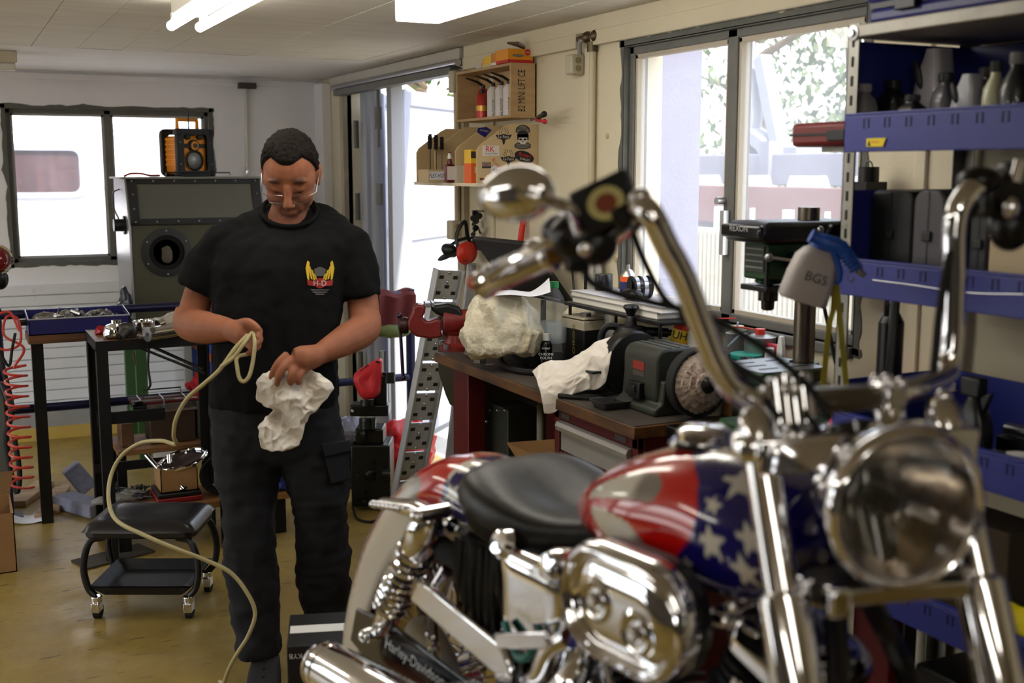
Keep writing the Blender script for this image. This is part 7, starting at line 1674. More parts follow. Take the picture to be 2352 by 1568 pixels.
MB().lathe([(.034, 0), (.04, .006), (.04, .018), (.03, .026), (.001, .028)], BP(-.075, .02, 1.205), (0, 0, 1), 30).build('fuel_cap', CHROME, tk_)
MB().lathe([(.046, -.004), (.052, .0), (.046, .006)], BP(-.075, .02, 1.205), (0, 0, 1), 30).build('cap_ring', BLKG, tk_)
# ---- seat
rings = []
for k, (s, w_, zb, zt, dish) in enumerate(((-.712, .05, .99, 1.03, 0), (-.705, .10, .975, 1.055, 0), (-.66, .135, .955, 1.075, .0), (-.60, .15, .945, 1.073, .012), (-.52, .15, .945, 1.058, .022), (-.45, .135, .95, 1.04, .02), (-.38, .112, .955, 1.032, .012), (-.32, .09, .965, 1.038, .006), (-.27, .075, .98, 1.04, 0), (-.235, .05, .995, 1.03, 0))):
    s = -.235 + (s + .235) * .80; zb -= .006; zt += .010
    r_ = []
    for i in range(32):
        a = 2 * pi * i / 32; ca, sa = cos(a), sin(a); x = math.copysign(abs(ca) ** .62, ca); y = math.copysign(abs(sa) ** .62, sa)
        z = (zb + zt) / 2 + (zt - zb) / 2 * y
        if y > 0: z -= dish * (1 - abs(x)) * 1.6 * y
        r_.append(BP(s, w_ * x * (1 if y > -.2 else .9), z))
    rings.append(r_)
st_ = MB().loft(rings).build('seat', LEATH, mc, smooth=80, sub=2)
m = MB(); r = random.Random(6)
for i in range(46):
    s = -.545 + .13 * (i / 45) ; t_ = .148 + r.uniform(-.01, .008); L_ = r.uniform(.13, .19) * (1 - .3 * abs(i / 45 - .4))
    p0 = BP(s, t_, .965); p3 = BP(s + r.uniform(-.012, .02), t_ + r.uniform(-.01, .012), .965 - L_)
    m.tube([p0, p0.lerp(p3, .5) + brt * .004, p3], [.0035, .003, .0018], 5)
m.build('leather_fringe', LEATH, mc)['kind'] = 'stuff'
# ---- rear fender with flag front
path = [(-.40, .85), (-.50, .915), (-.62, .965), (-.735, .965), (-.86, .895), (-.965, .79), (-1.035, .67), (-1.085, .54), (-1.10, .49)]
fp = bez([V((a, 0, b)) for a, b in path], 12)
arc = [0.]
for i in range(1, len(fp)): arc.append(arc[-1] + (fp[i] - fp[i - 1]).length)
def fend_pt(u, v):
    l = u * arc[-1]; i = min(max(int(np.searchsorted(arc, l)) - 1, 0), len(fp) - 2); f = (l - arc[i]) / max(arc[i + 1] - arc[i], 1e-6)
    c = fp[i].lerp(fp[i + 1], f); tg = (fp[min(i + 2, len(fp) - 1)] - fp[max(i - 1, 0)]).normalized(); n = V((tg.z, 0, -tg.x)); n = n if (n.z > 0 or n.x < 0) else -n
    if n.z < 0 and tg.x < 0 and abs(n.z) > .9: n = -n
    a = pi * (v - .5); hw = .098; dp = .085 * (.55 + .45 * min(1, (1 - u) * 6 + .5))
    x = math.copysign(abs(sin(a)) ** .75, a); y = abs(cos(a)) ** .75
    q = c + n * (dp * y)
    if abs(v - .5) > .47: q = q - n * (.05 * (abs(v - .5) - .47) / .03)
    return V((q.x, hw * x, q.z))
fe_, pts, L, mb = painted('rear_fender', fend_pt, 220, 90, False, None, lambda s, t, z: BP(s, t, z))
US = np.repeat(np.linspace(0, 1, 221)[:, None], 91, 1); VS = np.repeat(np.linspace(0, 1, 91)[None], 221, 0); XS = US * arc[-1]
allp = np.array(mb.v); bvh2 = BVHTree.FromPolygons([V(p) for p in mb.v], mb.f)
def uf(px, py):
    h = hit(px, py, bvh2)
    if h is None: return .2
    return XS.ravel()[int(np.argmin(((allp - np.array(h)) ** 2).sum(1)))]
lb_ = uf(1022, 1100); lr_ = lb_ + .15
Lc = np.minimum(L, L[:, -1:] - L)
col = np.where((XS < lb_)[..., None], C_B, C_R)
wv_ = lr_ + .03 * np.sin(VS * 2 * pi * 2.) 
g = np.clip((XS - wv_ + .05) / .05, 0, 1)[..., None]
col = np.where((XS > wv_ - .05)[..., None], C_S * (1 - g) + C_W * g, col)
side = np.abs(VS - .5)
col = np.where(((np.abs(side - (.30 + .12 * (XS - lr_) / .3)) < .02 * np.clip(1 - (XS - lr_ - .05) / .3, 0, 1)) & (XS > lr_))[..., None], C_R, col)
for px, py, r_ in ((1045, 1072, .032), (1040, 1135, .026), (1085, 1062, .03)):
    h = hit(px, py, bvh2)
    if h is not None:
        k = int(np.argmin(((allp - np.array(h)) ** 2).sum(1))); x0 = XS.ravel()[k]; l0 = L.ravel()[k]
        col = np.where(in_star(XS - x0, L - l0, r_, .6)[..., None] & (XS < lb_)[..., None], C_W, col)
set_paint(fe_, col.reshape(-1, 3))
so_ = fe_.modifiers.new('thick', 'SOLIDIFY'); so_.thickness = .004; so_.offset = -1
# fender strut with studs, shock absorbers, swing arm
for sd in (1, -1):
    o = MB().tube([BP(-.60, .125 * sd, .965), BP(-.72, .128 * sd, .965), BP(-.86, .125 * sd, .945)], [.014, .02, .01], 12).build('fender_strut', CHROME, mc)
    if sd > 0:
        m = MB()
        for i in range(7): m.ell(BP(-.76 - .017 * i, .146, .962 - .003 * i), .008, None, 10, 8)
        m.build('studs', CHROME, o)
    a, b_ = BP(-.585, .175 * sd, 1.0), BP(-.79, .175 * sd, .71); ax = (b_ - a).normalized(); LL = (b_ - a).length
    o = MB().lathe([(.012, 0), (.022, .01), (.028, .025), (.033, .04), (.033, .095), (.03, .10)], a, ax, 26).build('shock_absorber', CHROME, mc); MB().lathe([(.02, LL - .09), (.022, LL - .085), (.021, LL - .02), (.012, LL)], a, ax, 20).build('lower_clevis', CHROME, o)
    MB().cyl(a + ax * .1, a + ax * (LL - .05), .015, n=16).build('damper_rod', BLACKM, o)
    hl = []
    for i in range(9 * 16 + 1): q = 2 * pi * i / 16; x, y, d = frame_of(ax); hl.append(a + ax * (.10 + (LL - .175) * i / (9 * 16)) + (x * cos(q) + y * sin(q)) * .030)
    MB().tube(hl, .0064, 8).build('coil_spring', CHROME, o)
    for q in (a, b_): MB().cyl(q - brt * .03, q + brt * .03, .014, n=14).ell(q + brt * sd * .032, .013).build('mount_bolt', CHROME, o)
    MB().tube([RAX + brt * .12 * sd, BP(-.55, .13 * sd, ZR + .06), BP(-.36, .12 * sd, ZR + .08)], [.018, .022, .024], 12).build('swing_arm', BLKG, mc)
MB().prism([(-.66, .868), (-.37, .832), (-.34, .80), (-.345, .72), (-.38, .72), (-.385, .775), (-.66, .815)], BP(0, .168, 0), bfw, EZ, .012).build('side_bar', CHROME, mc, bevel=.004)
MB().prism([(-.98, .62), (-.95, .70), (-.80, .715), (-.60, .705), (-.45, .70), (-.45, .64), (-.62, .62), (-.9, .60)], BP(0, .135, 0), bfw, EZ, .01).build('belt_guard', BLKG, mc, bevel=.004)
MB().text('Harley-Davidson', BP(-.71, .147, .668), bfw, EZ, .03, shear=.25).build('lettering', INKW, mc, smooth=0)
MB().lathe([(.045, -.02), (.045, .02), (.02, .03)], RAX + brt * .12, brt, 20).build('axle_cover', CHROME, mc)
MB().tube(bez([BP(-.66, .1, .86), BP(-.68, .12, .80), BP(-.665, .13, .72), BP(-.66, .12, .66)]), .012, 10).build('brake_pipe', CHROME, mc)
# ---- frame
m = MB()
for sd in (-1, 1):
    m.tube(bez([BP(-.30, .09 * sd, .96), BP(-.52, .1 * sd, .955), BP(-.62, .1 * sd, .95)]), .014, 10)
    m.tube(bez([BP(.17, .02 * sd, 1.08), BP(.24, .09 * sd, .85), BP(.22, .11 * sd, .50), BP(.05, .12 * sd, .45), BP(-.30, .12 * sd, .46), BP(-.42, .11 * sd, .60), BP(-.40, .10 * sd, .93)]), .016, 10)
m.tube([BP(.17, 0, 1.12), BP(-.3, 0, 1.0)], .02, 10)
m.build('frame', BLKG, mc)
MB().cyl(FP(0, 0, .0), FP(0, .09, -.19), .03, n=20).build('steering_head', BLKG, mc)
MB().tube([BP(-.30, -.1, .50), BP(-.34, -.2, LIFT + .15), BP(-.36, -.26, LIFT + .005)], .012, 10).build('side_stand', CHROME, mc)
# ---- engine
m = MB()
m.box(BP(-.12, .0, .60), (.50, .22, .24), RB_); m.cyl(BP(-.02, .11, .64), BP(-.02, .15, .64), .12, n=32); m.cyl(BP(-.34, .11, .62), BP(-.34, .15, .62), .10, n=32)
en = m.build('engine_case', ENG, mc, bevel=.03)
MB().lathe([(.09, 0), (.1, .008), (.085, .022), (.02, .028)], BP(-.01, .152, .64), brt, 30).lathe([(.06, 0), (.07, .008), (.05, .02), (.01, .022)], BP(-.2, .13, .68), brt, 26).build('cam_cover', CHROME, en)
for lean, s0 in ((.36, .015), (-.40, -.20)):
    ax = (bfw * sin(lean) + EZ * cos(lean)).normalized(); base = BP(s0, .0, .72); x, y, d = frame_of(ax)
    uy = brt; ux = uy.cross(ax).normalized()
    o = MB().cyl(base, base + ax * .22, .055, n=26).build('cylinder', ENG, mc)
    for i in range(12):
        c = base + ax * (.02 + i * .0165); rr = .085 if i < 9 else .078
        MB().loft([[c + ux * p[0] + uy * p[1] + ax * h for p in rrect(2 * rr, 2 * rr, .035, 4)] for h in (-.002, .002)]).build('cooling_fin', mat('fin_grey', (58, 58, 58), .4, .7), o)
    c = base + ax * .235
    MB().loft([[c + ux * p[0] * k + uy * p[1] * k + ax * h for p in rrect(.17, .15, .04, 5)] for h, k in ((-.02, 1), (.02, 1), (.035, .9), (.045, .7))]).build('rocker_cover', CHROME, mc, bevel=.004)
    MB().tube([base + ax * .02 + uy * .085 + ux * .03, base + ax * .2 + uy * .08 + ux * .02], .011, 12).tube([base + ax * .02 + uy * .085 - ux * .03, base + ax * .2 + uy * .08 - ux * .02], .011, 12).build('pushrod_tube', CHROME, mc)
# oval air cleaner with bolt bosses
ac = BP(-.022, .165, 1.012); W_, H_ = .246, .166
def ring_ac(k, off): return [ac + bfw * p[0] + EZ * p[1] + brt * off for p in rrect(W_ * k if k < 2 else k, H_ - W_ * (1 - k), .08 - W_ * (1 - k) / 2 * .95 if .08 - W_ * (1 - k) / 2 * .95 > .01 else .01, 9)]
o = MB().loft([ring_ac(.96, .0), ring_ac(1., .012), ring_ac(1., .03)]).build('air_filter_body', BLACKM, mc)
MB().loft([ring_ac(1.0, .028), ring_ac(1.02, .038), ring_ac(1.015, .052), ring_ac(.97, .066), ring_ac(.92, .068), ring_ac(.885, .061), ring_ac(.875, .055), ring_ac(.84, .053), ring_ac(.80, .058), ring_ac(.55, .063)], True).build('air_cleaner_cover', CHROME, mc, smooth=60)
for sx, sz in ((-.042, .005), (.042, -.015)):
    c = ac + bfw * sx + EZ * sz + brt * .056
    MB().lathe([(.034, -.004), (.033, .008), (.026, .013), (.018, .009), (.016, .006), (.013, .006), (.012, .014), (.007, .018), (.001, .018)], c, brt, 28).build('cover_bolt', CHROME, mc)
# chrome side cover, horn cover and other bright parts left of the air cleaner
def rr3(c, ux, uy, n, w_, h_, rad, prof): return MB().loft([[c + ux * p[0] + uy * p[1] + n * o for p in rrect(w_ * k, h_ * k, rad * k, 6)] for o, k in prof])
rr3(BP(-.33, .10, .895), bfw, EZ, brt, .20, .185, .035, ((0, .96), (.01, 1), (.035, 1), (.048, .94), (.053, .85), (.056, .5))).build('oil_tank_cover', CHROME, mc, smooth=50)
rr3(BP(-.395, .12, .955), bfw, EZ, brt, .09, .05, .02, ((0, .96), (.02, 1), (.03, .9))).lathe([(.024, 0), (.027, .008), (.02, .02), (.001, .022)], BP(-.405, .14, .985), (brt + EZ * .5).normalized(), 22).build('chrome_lever', CHROME, mc)
MB().lathe([(.02, 0), (.03, .01), (.03, .05), (.022, .065), (.001, .07)], BP(-.25, .11, .985), (brt + EZ * .2).normalized(), 22).ell(BP(-.2, .14, .975), (.04, .03, .02), RB_, 16, 10).build('carburettor_cover', CHROME, mc)
MB().tube(bez([BP(-.30, .17, .79), BP(-.26, .18, .82), BP(-.235, .18, .87), BP(-.20, .17, .90)]), .016, 12).build('breather_pipe', CHROME, mc)
MB().tube(bez([BP(-.375, .165, .865), BP(-.33, .175, .83), BP(-.30, .175, .835), BP(-.27, .17, .87)]), .007, 8).build('teal_hose', mat('teal_hose', (10, 106, 96), .4), mc)
MB().ell(BP(.05, .1, 1.0), (.022, .02, .016), RB_, 14, 10).ell(BP(.085, .12, 1.03), .01).ell(BP(.0, .13, 1.045), .009).build('head_bolt', CHROME, mc)['kind'] = 'stuff'
MB().lathe([(.02, 0), (.055, .005), (.058, .018), (.04, .03), (.01, .033)], BP(-.12, -.17, .95), -brt, 26).build('horn_cover', CHROME, mc)
# exhaust
MB().tube(bez([BP(.13, .06, .93), BP(.20, .12, .86), BP(.19, .17, .72), BP(.05, .205, .62), BP(-.25, .215, .615), BP(-.5, .215, .625)]), .024, 18).build('front_exhaust', CHROME, mc)
MB().tube(bez([BP(-.25, .07, .90), BP(-.20, .13, .88), BP(-.19, .18, .83), BP(-.25, .205, .77), BP(-.38, .21, .745), BP(-.5, .212, .70)]), .024, 18).build('rear_exhaust', CHROME, mc)
m0, m1 = BP(-.925, .235, .608), BP(-.38, .22, .655); ax = (m1 - m0).normalized(); LL = (m1 - m0).length
MB().lathe([(.036, .012), (.044, 0), (.05, .004), (.052, .016), (.048, .02), (.052, .024), (.052, .04), (.049, .044), (.052, .048), (.052, LL - .06), (.03, LL)], m0, ax, 36).build('muffler', CHROME, mc)
MB().cyl(m0 + ax * .013, m0 + ax * .03, .035, n=26).build('muffler_bore', BLACK, mc)
MB().prism([(-.36, .86), (-.22, .91), (-.215, .885), (-.35, .835)], BP(0, .19, 0), bfw, EZ, .008).build('heat_shield', CHROME, mc, bevel=.003)
MB().tube([BP(-.08, .15, .55), BP(-.08, .33, .55)], .013, 12).build('foot_peg', RUBBER, mc)
# ---- front end
for sd in (-1, 1):
    top = FP(.131 * sd, 0, 0)
    o = MB().cyl(top + fork_ax * -.012, top + fork_ax * .44, .0215, n=26).build('fork_tube', CHROME, mc)
    MB().lathe([(.0225, 0), (.03, .006), (.031, .02), (.031, .2), (.028, .215)], top + fork_ax * .2, fork_ax, 28).build('fork_cover', CHROME, o)
    MB().cyl(top + fork_ax * .43, top + fork_ax * .80, .031, n=26).build('fork_slider', BLKG if sd < -2 else mat('slider', (150, 150, 152), .2, 1.), o)
    MB().lathe([(.001, -.028), (.014, -.026), (.019, -.018), (.0225, -.012), (.0225, .012)], top, fork_ax, 24).build('fork_cap', CHROME, o)
    MB().cyl(top + fork_ax * .19 - fb_ * .035, top + fork_ax * .19 - fb_ * .02, .012, n=12).box(top + fork_ax * .2 - fa_ * .035 * sd, (.03, .03, .035), RF_).build('clamp_bolt', CHROME, o, bevel=.003)
rr3(FP(0, .004, -.022), fa_, fb_, EZ, .33, .07, .034, ((-.014, .98), (-.008, 1), (.012, 1), (.018, .96))).build('upper_triple_clamp', CHROME, mc, smooth=50, bevel=.003)
rr3(FP(0, .088, -.175), fa_, fb_, EZ, .21, .06, .03, ((-.014, .98), (-.01, 1), (.008, 1), (.013, .96))).build('lower_triple_clamp', mat('clamp_dark', (54, 50, 46), .32, .8), mc, smooth=50)
MB().box(FP(0, .043, -.024), (.30, .012, .046), RF_).build('clamp_cover', CHROME, mc, bevel=.005)
MB().box(FP(0, .124, -.178), (.19, .01, .02), RF_).build('lower_bracket', CHROME, mc, bevel=.003)
MB().box(FP(-.083, .132, -.178), (.028, .026, .036), RF_).build('bracket_block', CHROME, mc, bevel=.005)
# headlight
hc = FP(-.002, .13, -.07); hn = (fb_ - EZ * .02).normalized()
hl = MB().lathe([(.001, -.13), (.03, -.126), (.062, -.105), (.083, -.065), (.0925, -.02), (.0935, -.004)], hc, hn, 44, cap=False).build('headlight_shell', CHROME, mc, smooth=60)
MB().lathe([(.0935, -.012), (.0985, -.008), (.1, .002), (.0985, .012), (.093, .016), (.0885, .013), (.0875, .004)], hc, hn, 48, cap=False).build('headlight_ring', CHROME, hl, smooth=60)
refm = mat('reflector', (186, 178, 168), .16, 1., bump=.1, bscale=50)
MB().lathe([(.088, .004), (.08, -.02), (.062, -.052), (.036, -.078), (.014, -.088), (.001, -.088)], hc, hn, 40, cap=False).build('reflector', refm, hl, smooth=80)
MB().lathe([(.018, -.07), (.02, -.052), (.014, -.03), (.001, -.028)], hc - EZ * .006, hn, 18).build('bulb_shield', BLACKM, hl)
MB().cyl(hc + fa_ * .016 - EZ * .006 + hn * -.02, hc + fa_ * .05 - EZ * .02 + hn * -.012, .008, n=10).build('bulb', mat('bulb', (220, 220, 224), .1, .8), hl)
LG = bpy.data.materials.new('fluted_glass'); LG.use_nodes = True; _n2 = LG.node_tree; _n2.nodes.clear()
_o = _n2.nodes.new('ShaderNodeOutputMaterial')
_w = _n2.nodes.new('ShaderNodeTexWave'); _w.inputs['Scale'].default_value = 28; _w.inputs['Distortion'].default_value = 1.2; _bp = _n2.nodes.new('ShaderNodeBump'); _bp.inputs['Strength'].default_value = .5; _bp.inputs['Distance'].default_value = .004
_tr = _n2.nodes.new('ShaderNodeBsdfTransparent'); _mx = _n2.nodes.new('ShaderNodeMixShader'); _mx.inputs[0].default_value = .1
_gly = _n2.nodes.new('ShaderNodeBsdfGlossy'); _gly.inputs['Roughness'].default_value = .08
_n2.links.new(_w.outputs['Fac'], _bp.inputs['Height']); _n2.links.new(_bp.outputs[0], _gly.inputs['Normal']); _n2.links.new(_tr.outputs[0], _mx.inputs[1]); _n2.links.new(_gly.outputs[0], _mx.inputs[2]); _n2.links.new(_mx.outputs[0], _o.inputs[0])
MB().lathe([(.0885, .006), (.08, .014), (.055, .022), (.028, .026), (.001, .027)], hc, hn, 44, cap=False).build('headlight_lens', LG, hl, smooth=80)
MB().tube([FP(-.04, .05, -.03), hc - fb_ * .05 + EZ * .085, hc - fb_ * .04 + EZ * .093], .012, 10).build('headlight_mount', CHROME, mc)
# handlebar: one bent tube, risers, clamps
bar = [P(1326, 585, d=1.555), P(1440, 515, d=1.50), FP(-.262, -.055, .272), FP(-.235, -.05, .225), FP(-.212, -.05, .185), FP(-.185, -.05, .12), FP(-.165, -.05, .075), FP(-.14, -.05, .042), FP(-.10, -.05, .024), FP(-.05, -.05, .02), FP(.05, -.055, .022), FP(.12, -.07, .026), FP(.185, -.1, .034), FP(.205, -.115, .05), FP(.212, -.12, .09), FP(.21, -.12, .165), FP(.206, -.12, .24), FP(.214, -.12, .275), FP(.24, -.125, .298), FP(.28, -.14, .303), FP(.36, -.19, .30)]
b2 = bez(bar, 6)
MB().tube(b2, .0165, 18).build('handlebar', CHROME, mc)
for a in (-.075, .075):
    MB().cyl(FP(a, -.035, -.01), FP(a, -.05, .02), .02, n=22).box(FP(a, -.05, .022), (.034, .05, .042), RF_).ell(FP(a - .008, -.03, .044), .009).ell(FP(a + .008, -.03, .044), .009).ell(FP(a - .008, -.066, .044), .008).ell(FP(a + .008, -.066, .044), .008).build('riser_clamp', CHROME, mc, bevel=.006)
MB().box(FP(0, -.05, .024), (.13, .03, .03), RF_).build('clamp_bridge', mat('satin_bridge', (130, 122, 110), .3, 1.), mc, bevel=.006)
MB().cyl(FP(.15, -.05, .006), FP(.165, -.05, .014), .014, n=16).ell(FP(.155, -.045, .02), .012).build('indicator_stub', CHROME, mc)
# right grip, switches, brake master cylinder
g0, g1 = P(1270, 588, d=1.565), P(1098, 660, d=1.63)
gd = (g1 - g0).normalized()
gr_ = MB().lathe([(.020, 0), (.021, .006), (.0205, .01), (.0175, .014), (.0175, .105), (.021, .11), (.021, .122), (.012, .128)], g0, gd, 24).build('grip', CHROME, mc)
m = MB(); gx_, gy_, _ = frame_of(gd)
upn = (EZ - gd * EZ.dot(gd)).normalized()
for i in range(8): m.ell(g0 + gd * (.018 + i * .0125) + upn * .019, .0065, None, 12, 8)
m.build('grip_studs', CHROME, gr_); MB().tube([g0 + gd * .012 + upn * .012, g0 + gd * .105 + upn * .012], .009, 8).build('grip_pad', BLACKM, gr_); MB().ell(g1 + upn * .008, (.014, .014, .012), None, 12, 8).build('end_reflector', mat('amber', (210, 80, 30), .3), gr_)
MB().box(P(1302, 566, d=1.545), (.058, .04, .036), M((gd, gd.cross(upn), upn)).transposed()).build('switch_housing', mat('bronze_housing', (120, 86, 44), .3, .5), mc, bevel=.008)
m = MB().ell(P(1335, 545, d=1.53), (.045, .04, .036), None, 18, 12).ell(P(1368, 560, d=1.52), (.03, .03, .03), None, 16, 10).ell(P(1290, 530, d=1.56), (.028, .03, .024), None, 16, 10).box(P(1325, 600, d=1.53), (.03, .03, .03), RF_); m.build('control_cluster', BLACKM, mc, bevel=.006)
MB().ell(P(1345, 570, d=1.5), .012).ell(P(1322, 510, d=1.525), .012).ell(P(1228, 575, d=1.575), .016).ell(P(1300, 492, d=1.52), .008).build('control_bolts', CHROME, mc)['kind'] = 'stuff'
mcx = P(1392, 466, d=1.47); ux = (P(1470, 430, d=1.455) - P(1320, 500, d=1.485)).normalized(); nn = (V((0, 0, CAMH)) - mcx).normalized(); uy = nn.cross(ux).normalized(); uy = uy if uy.z > 0 else -uy
Rm = M((ux, uy, nn)).transposed()
MB().box(mcx - nn * .02, (.083, .062, .04), Rm).build('brake_reservoir', BLACKM, mc, bevel=.005)
MB().lathe([(.0265, 0), (.0265, .002), (.001, .0022)], mcx, nn, 32, sc=(1, .8)).build('reservoir_emblem', mat('emblem_cream', (206, 196, 130), .4), mc) if False else MB().loft([[mcx + ux * (.025 * cos(a)) + uy * (.0215 * sin(a)) + nn * h for a in np.linspace(0, 2 * pi, 33)[:-1]] for h in (0, .0015)]).build('reservoir_emblem', mat('emblem_cream', (206, 196, 130), .4), mc)
MB().loft([[mcx + ux * (.0145 * cos(a)) + uy * (.0125 * sin(a)) + nn * h for a in np.linspace(0, 2 * pi, 19)[:-1]] for h in (.0012, .0022)]).build('emblem_shield', mat('emblem_rust', (134, 58, 30), .5), mc)
MB().box(P(1450, 490, d=1.47), (.05, .03, .03), Rm).build('lever_perch', BLACKM, mc, bevel=.006)
MB().ell(P(1470, 452, d=1.44), (.015, .015, .012), None, 16, 10).ell(P(1458, 466, d=1.44), .008).build('reservoir_bolt', CHROME, mc)
MB().tube(bez([P(1345, 540, d=1.5), P(1260, 560, d=1.52), P(1180, 600, d=1.55), P(1120, 640, d=1.58), P(1092, 648, d=1.59)]), [.007] * 33, 10).build('brake_lever', CHROME, mc)
# mirror with stalk
mr = P(1180, 446, d=1.47); mx_ = (P(1270, 430, d=1.44) - P(1092, 452, d=1.5)).normalized(); mn = (V((0, 0, CAMH)) - mr).normalized(); my_ = mn.cross(mx_).normalized()
Rmm = M((mx_, my_, mn)).transposed(); rings = []
for off, k in ((-.006, .97), (-.002, 1.0), (.003, 1.), (.012, .95), (.022, .82), (.03, .6), (.034, .3), (.035, .02)):
    rings.append([mr + mx_ * (.056 * k * cos(a) * (1 + .06 * cos(a))) + my_ * (.036 * k * sin(a) * (1 + .12 * cos(a))) + mn * off for a in np.linspace(0, 2 * pi, 41)[:-1]])
MB().loft(rings).build('mirror_shell', CHROME, mc, smooth=60)
MB().tube(bez([P(1195, 440, d=1.435), P(1230, 452, d=1.43), P(1280, 466, d=1.44), P(1308, 480, d=1.45), P(1320, 505, d=1.47), P(1325, 540, d=1.5)]), .0088, 14).build('mirror_stalk', CHROME, mc)
# left hand controls at the picture edge
m = MB().box(P(2290, 450, d=1.62), (.06, .05, .06), RF_).ell(P(2250, 415, d=1.6), (.03, .03, .02), None, 16, 10).ell(P(2320, 520, d=1.63), (.03, .03, .035), None, 16, 10).box(P(2350, 420, d=1.64), (.07, .04, .06), RF_); m.build('left_controls', BLACKM, mc, bevel=.008)
MB().ell(P(2322, 478, d=1.58), (.012, .012, .016), None, 14, 10).cyl(P(2345, 370, d=1.6), P(2332, 420, d=1.6), .009, n=14).build('left_bolts', CHROME, mc)
g2 = P(2420, 425, d=1.68); MB().tube([P(2370, 420, d=1.66), P(2460, 440, d=1.72)], .0175, 16).build('left_grip', CHROME, mc)
# cables and hoses
def hose(nm, pts, r, mm=RUBBER): return MB().tube(bez([P(a, b_, d=d_) for a, b_, d_ in pts], 6), r, 10).build(nm, mm, mc)
hose('brake_hose', [(1340, 600, 1.53), (1350, 640, 1.53), (1400, 668, 1.53), (1500, 695, 1.53), (1620, 725, 1.52), (1740, 790, 1.5), (1850, 880, 1.47), (1905, 960, 1.44)], .0052)
hose('throttle_cable', [(1448, 520, 1.5), (1480, 600, 1.5), (1530, 690, 1.5), (1590, 730, 1.5), (1660, 820, 1.49), (1740, 900, 1.48), (1790, 960, 1.46)], .0052)
hose('idle_cable', [(1560, 720, 1.52), (1640, 800, 1.51), (1740, 870, 1.5), (1830, 930, 1.48), (1880, 985, 1.46)], .0045)
hose('clutch_cable', [(2245, 470, 1.6), (2190, 560, 1.585), (2160, 700, 1.585), (2145, 850, 1.585), (2130, 985, 1.56), (2100, 1080, 1.55)], .0058)
for k in range(4): MB().cyl(FP(-.085 + .012 * k, -.03, .0), FP(-.09 + .012 * k, -.04, .055 + .006 * (k % 2)), .012, n=16).build('clamp_stack', CHROME, mc)
MB().lathe([(.02, 0), (.036, .006), (.038, .03), (.03, .042), (.001, .046)], FP(-.06, -.07, .0), (0, 0, 1), 26).build('ignition_cap', CHROME, mc)
# front fender below the frame of the photograph
def ff(u, v):
    a = radians(25 + 130 * u); c = FAX - bfw * 0; rr = .345; q = pi * (v - .5)
    return c - fb_ * (cos(a) * rr) * -1 * -1 + EZ * (sin(a) * (rr + .0 - .03 * abs(sin(q)))) + fa_ * (.058 * sin(q))
o = MB().grid(ff, 30, 10).build('front_fender', mat('fender_cream', (214, 208, 196), .15, coat=1.), mc); o.modifiers.new('t', 'SOLIDIFY').thickness = .004
# black carton on the floor behind the muffler
kb = P(785, 1500, d=3.12); t = thing('parts_carton', V((kb.x, kb.y, 0)), 'black and white parts carton standing upside down by the shoe', 'box')
Rk = M.Rotation(-YAW + .15, 3, 'Z'); e0 = V((kb.x, kb.y, 0)); hk = P(785, 1478, d=3.0).z
MB().box(e0 + V((0, 0, hk / 2)), (.28, .22, hk), Rk).build('box_body', mat('carton_black', (20, 20, 21), .5), t, bevel=.002)
MB().box(e0 + V((0, 0, hk + .0006)), (.27, .05, .001), Rk).build('white_stripe', WHITE, t, smooth=0)
ft = e0 + Rk @ V((-.118, -.1106, hk - .027)); ux = Rk @ V((1, 0, 0))
MB().text('KYB', ft, -ux, -EZ, .013).build('lettering', INKW, t, smooth=0)
# ================================================================ the man
D0 = 3.67
def pp(px, py, dd=0.): return P(px, py, d=D0 + dd)
K = D0 / FPX
def soft(mb, voxel, it=6, disp=None):
    """fuse the overlapping volumes into one continuous skin"""
    me = bpy.data.meshes.new('tmp'); me.from_pydata(mb.v, [], mb.f)
    bm = bmesh.new(); bm.from_mesh(me); bmesh.ops.recalc_face_normals(bm, faces=bm.faces); bm.to_mesh(me); bm.free()
    o = bpy.data.objects.new('tmp', me); COL.objects.link(o)
    r = o.modifiers.new('r', 'REMESH'); r.mode = 'VOXEL'; r.voxel_size = voxel
    s = o.modifiers.new('s', 'SMOOTH'); s.iterations = it; s.factor = .5
    dg = bpy.context.evaluated_depsgraph_get(); e = o.evaluated_get(dg); m2 = bpy.data.meshes.new_from_object(e)
    out = MB(); out.v = [tuple(v.co) for v in m2.vertices]; out.f = [tuple(p.vertices) for p in m2.polygons]; out.m = [0] * len(out.f)
    nr = [v.normal.copy() for v in m2.vertices]
    bpy.data.objects.remove(o); bpy.data.meshes.remove(me); bpy.data.meshes.remove(m2)
    if disp: out.v = [tuple(V(p) + n * disp(V(p), n)) for p, n in zip(out.v, nr)]
    return out
man = thing('person', pp(650, 1540, .05) * 1 - EZ * pp(650, 1540, .05).z, 'man in black t-shirt looking down, holding a beige hose and a white rag', 'person')
# head frame
pit = radians(36); yw = radians(4); HS = 1.12
hx = (EX * cos(yw) + EF * sin(yw)).normalized(); hf0 = (-EF * cos(yw) + EX * sin(yw)).normalized()
hf = hf0 * cos(pit) - EZ * sin(pit); hu = EZ * cos(pit) + hf0 * sin(pit)
HC = pp(666, 389, -.005)
def hp(x, f, u):
    if u < -.03: u = -.03 + (u + .03) * 1.14
    return HC + (hx * x + hf * f + hu * u) * HS
RH_ = M((hx, hf, hu)).transposed()
b = MB()
def he(x, f, u, rx, rf, ru, rot=None): b.ell(hp(x, f, u), (rx * HS, rf * HS, ru * HS), RH_ @ rot if rot else RH_, 20, 14)
he(0, -.01, .012, .0755, .098, .088); he(0, .028, -.012, .0735, .064, .075); he(0, .03, -.06, .058, .058, .06); he(0, .054, -.104, .036, .032, .026); he(0, .068, -.122, .024, .02, .017)
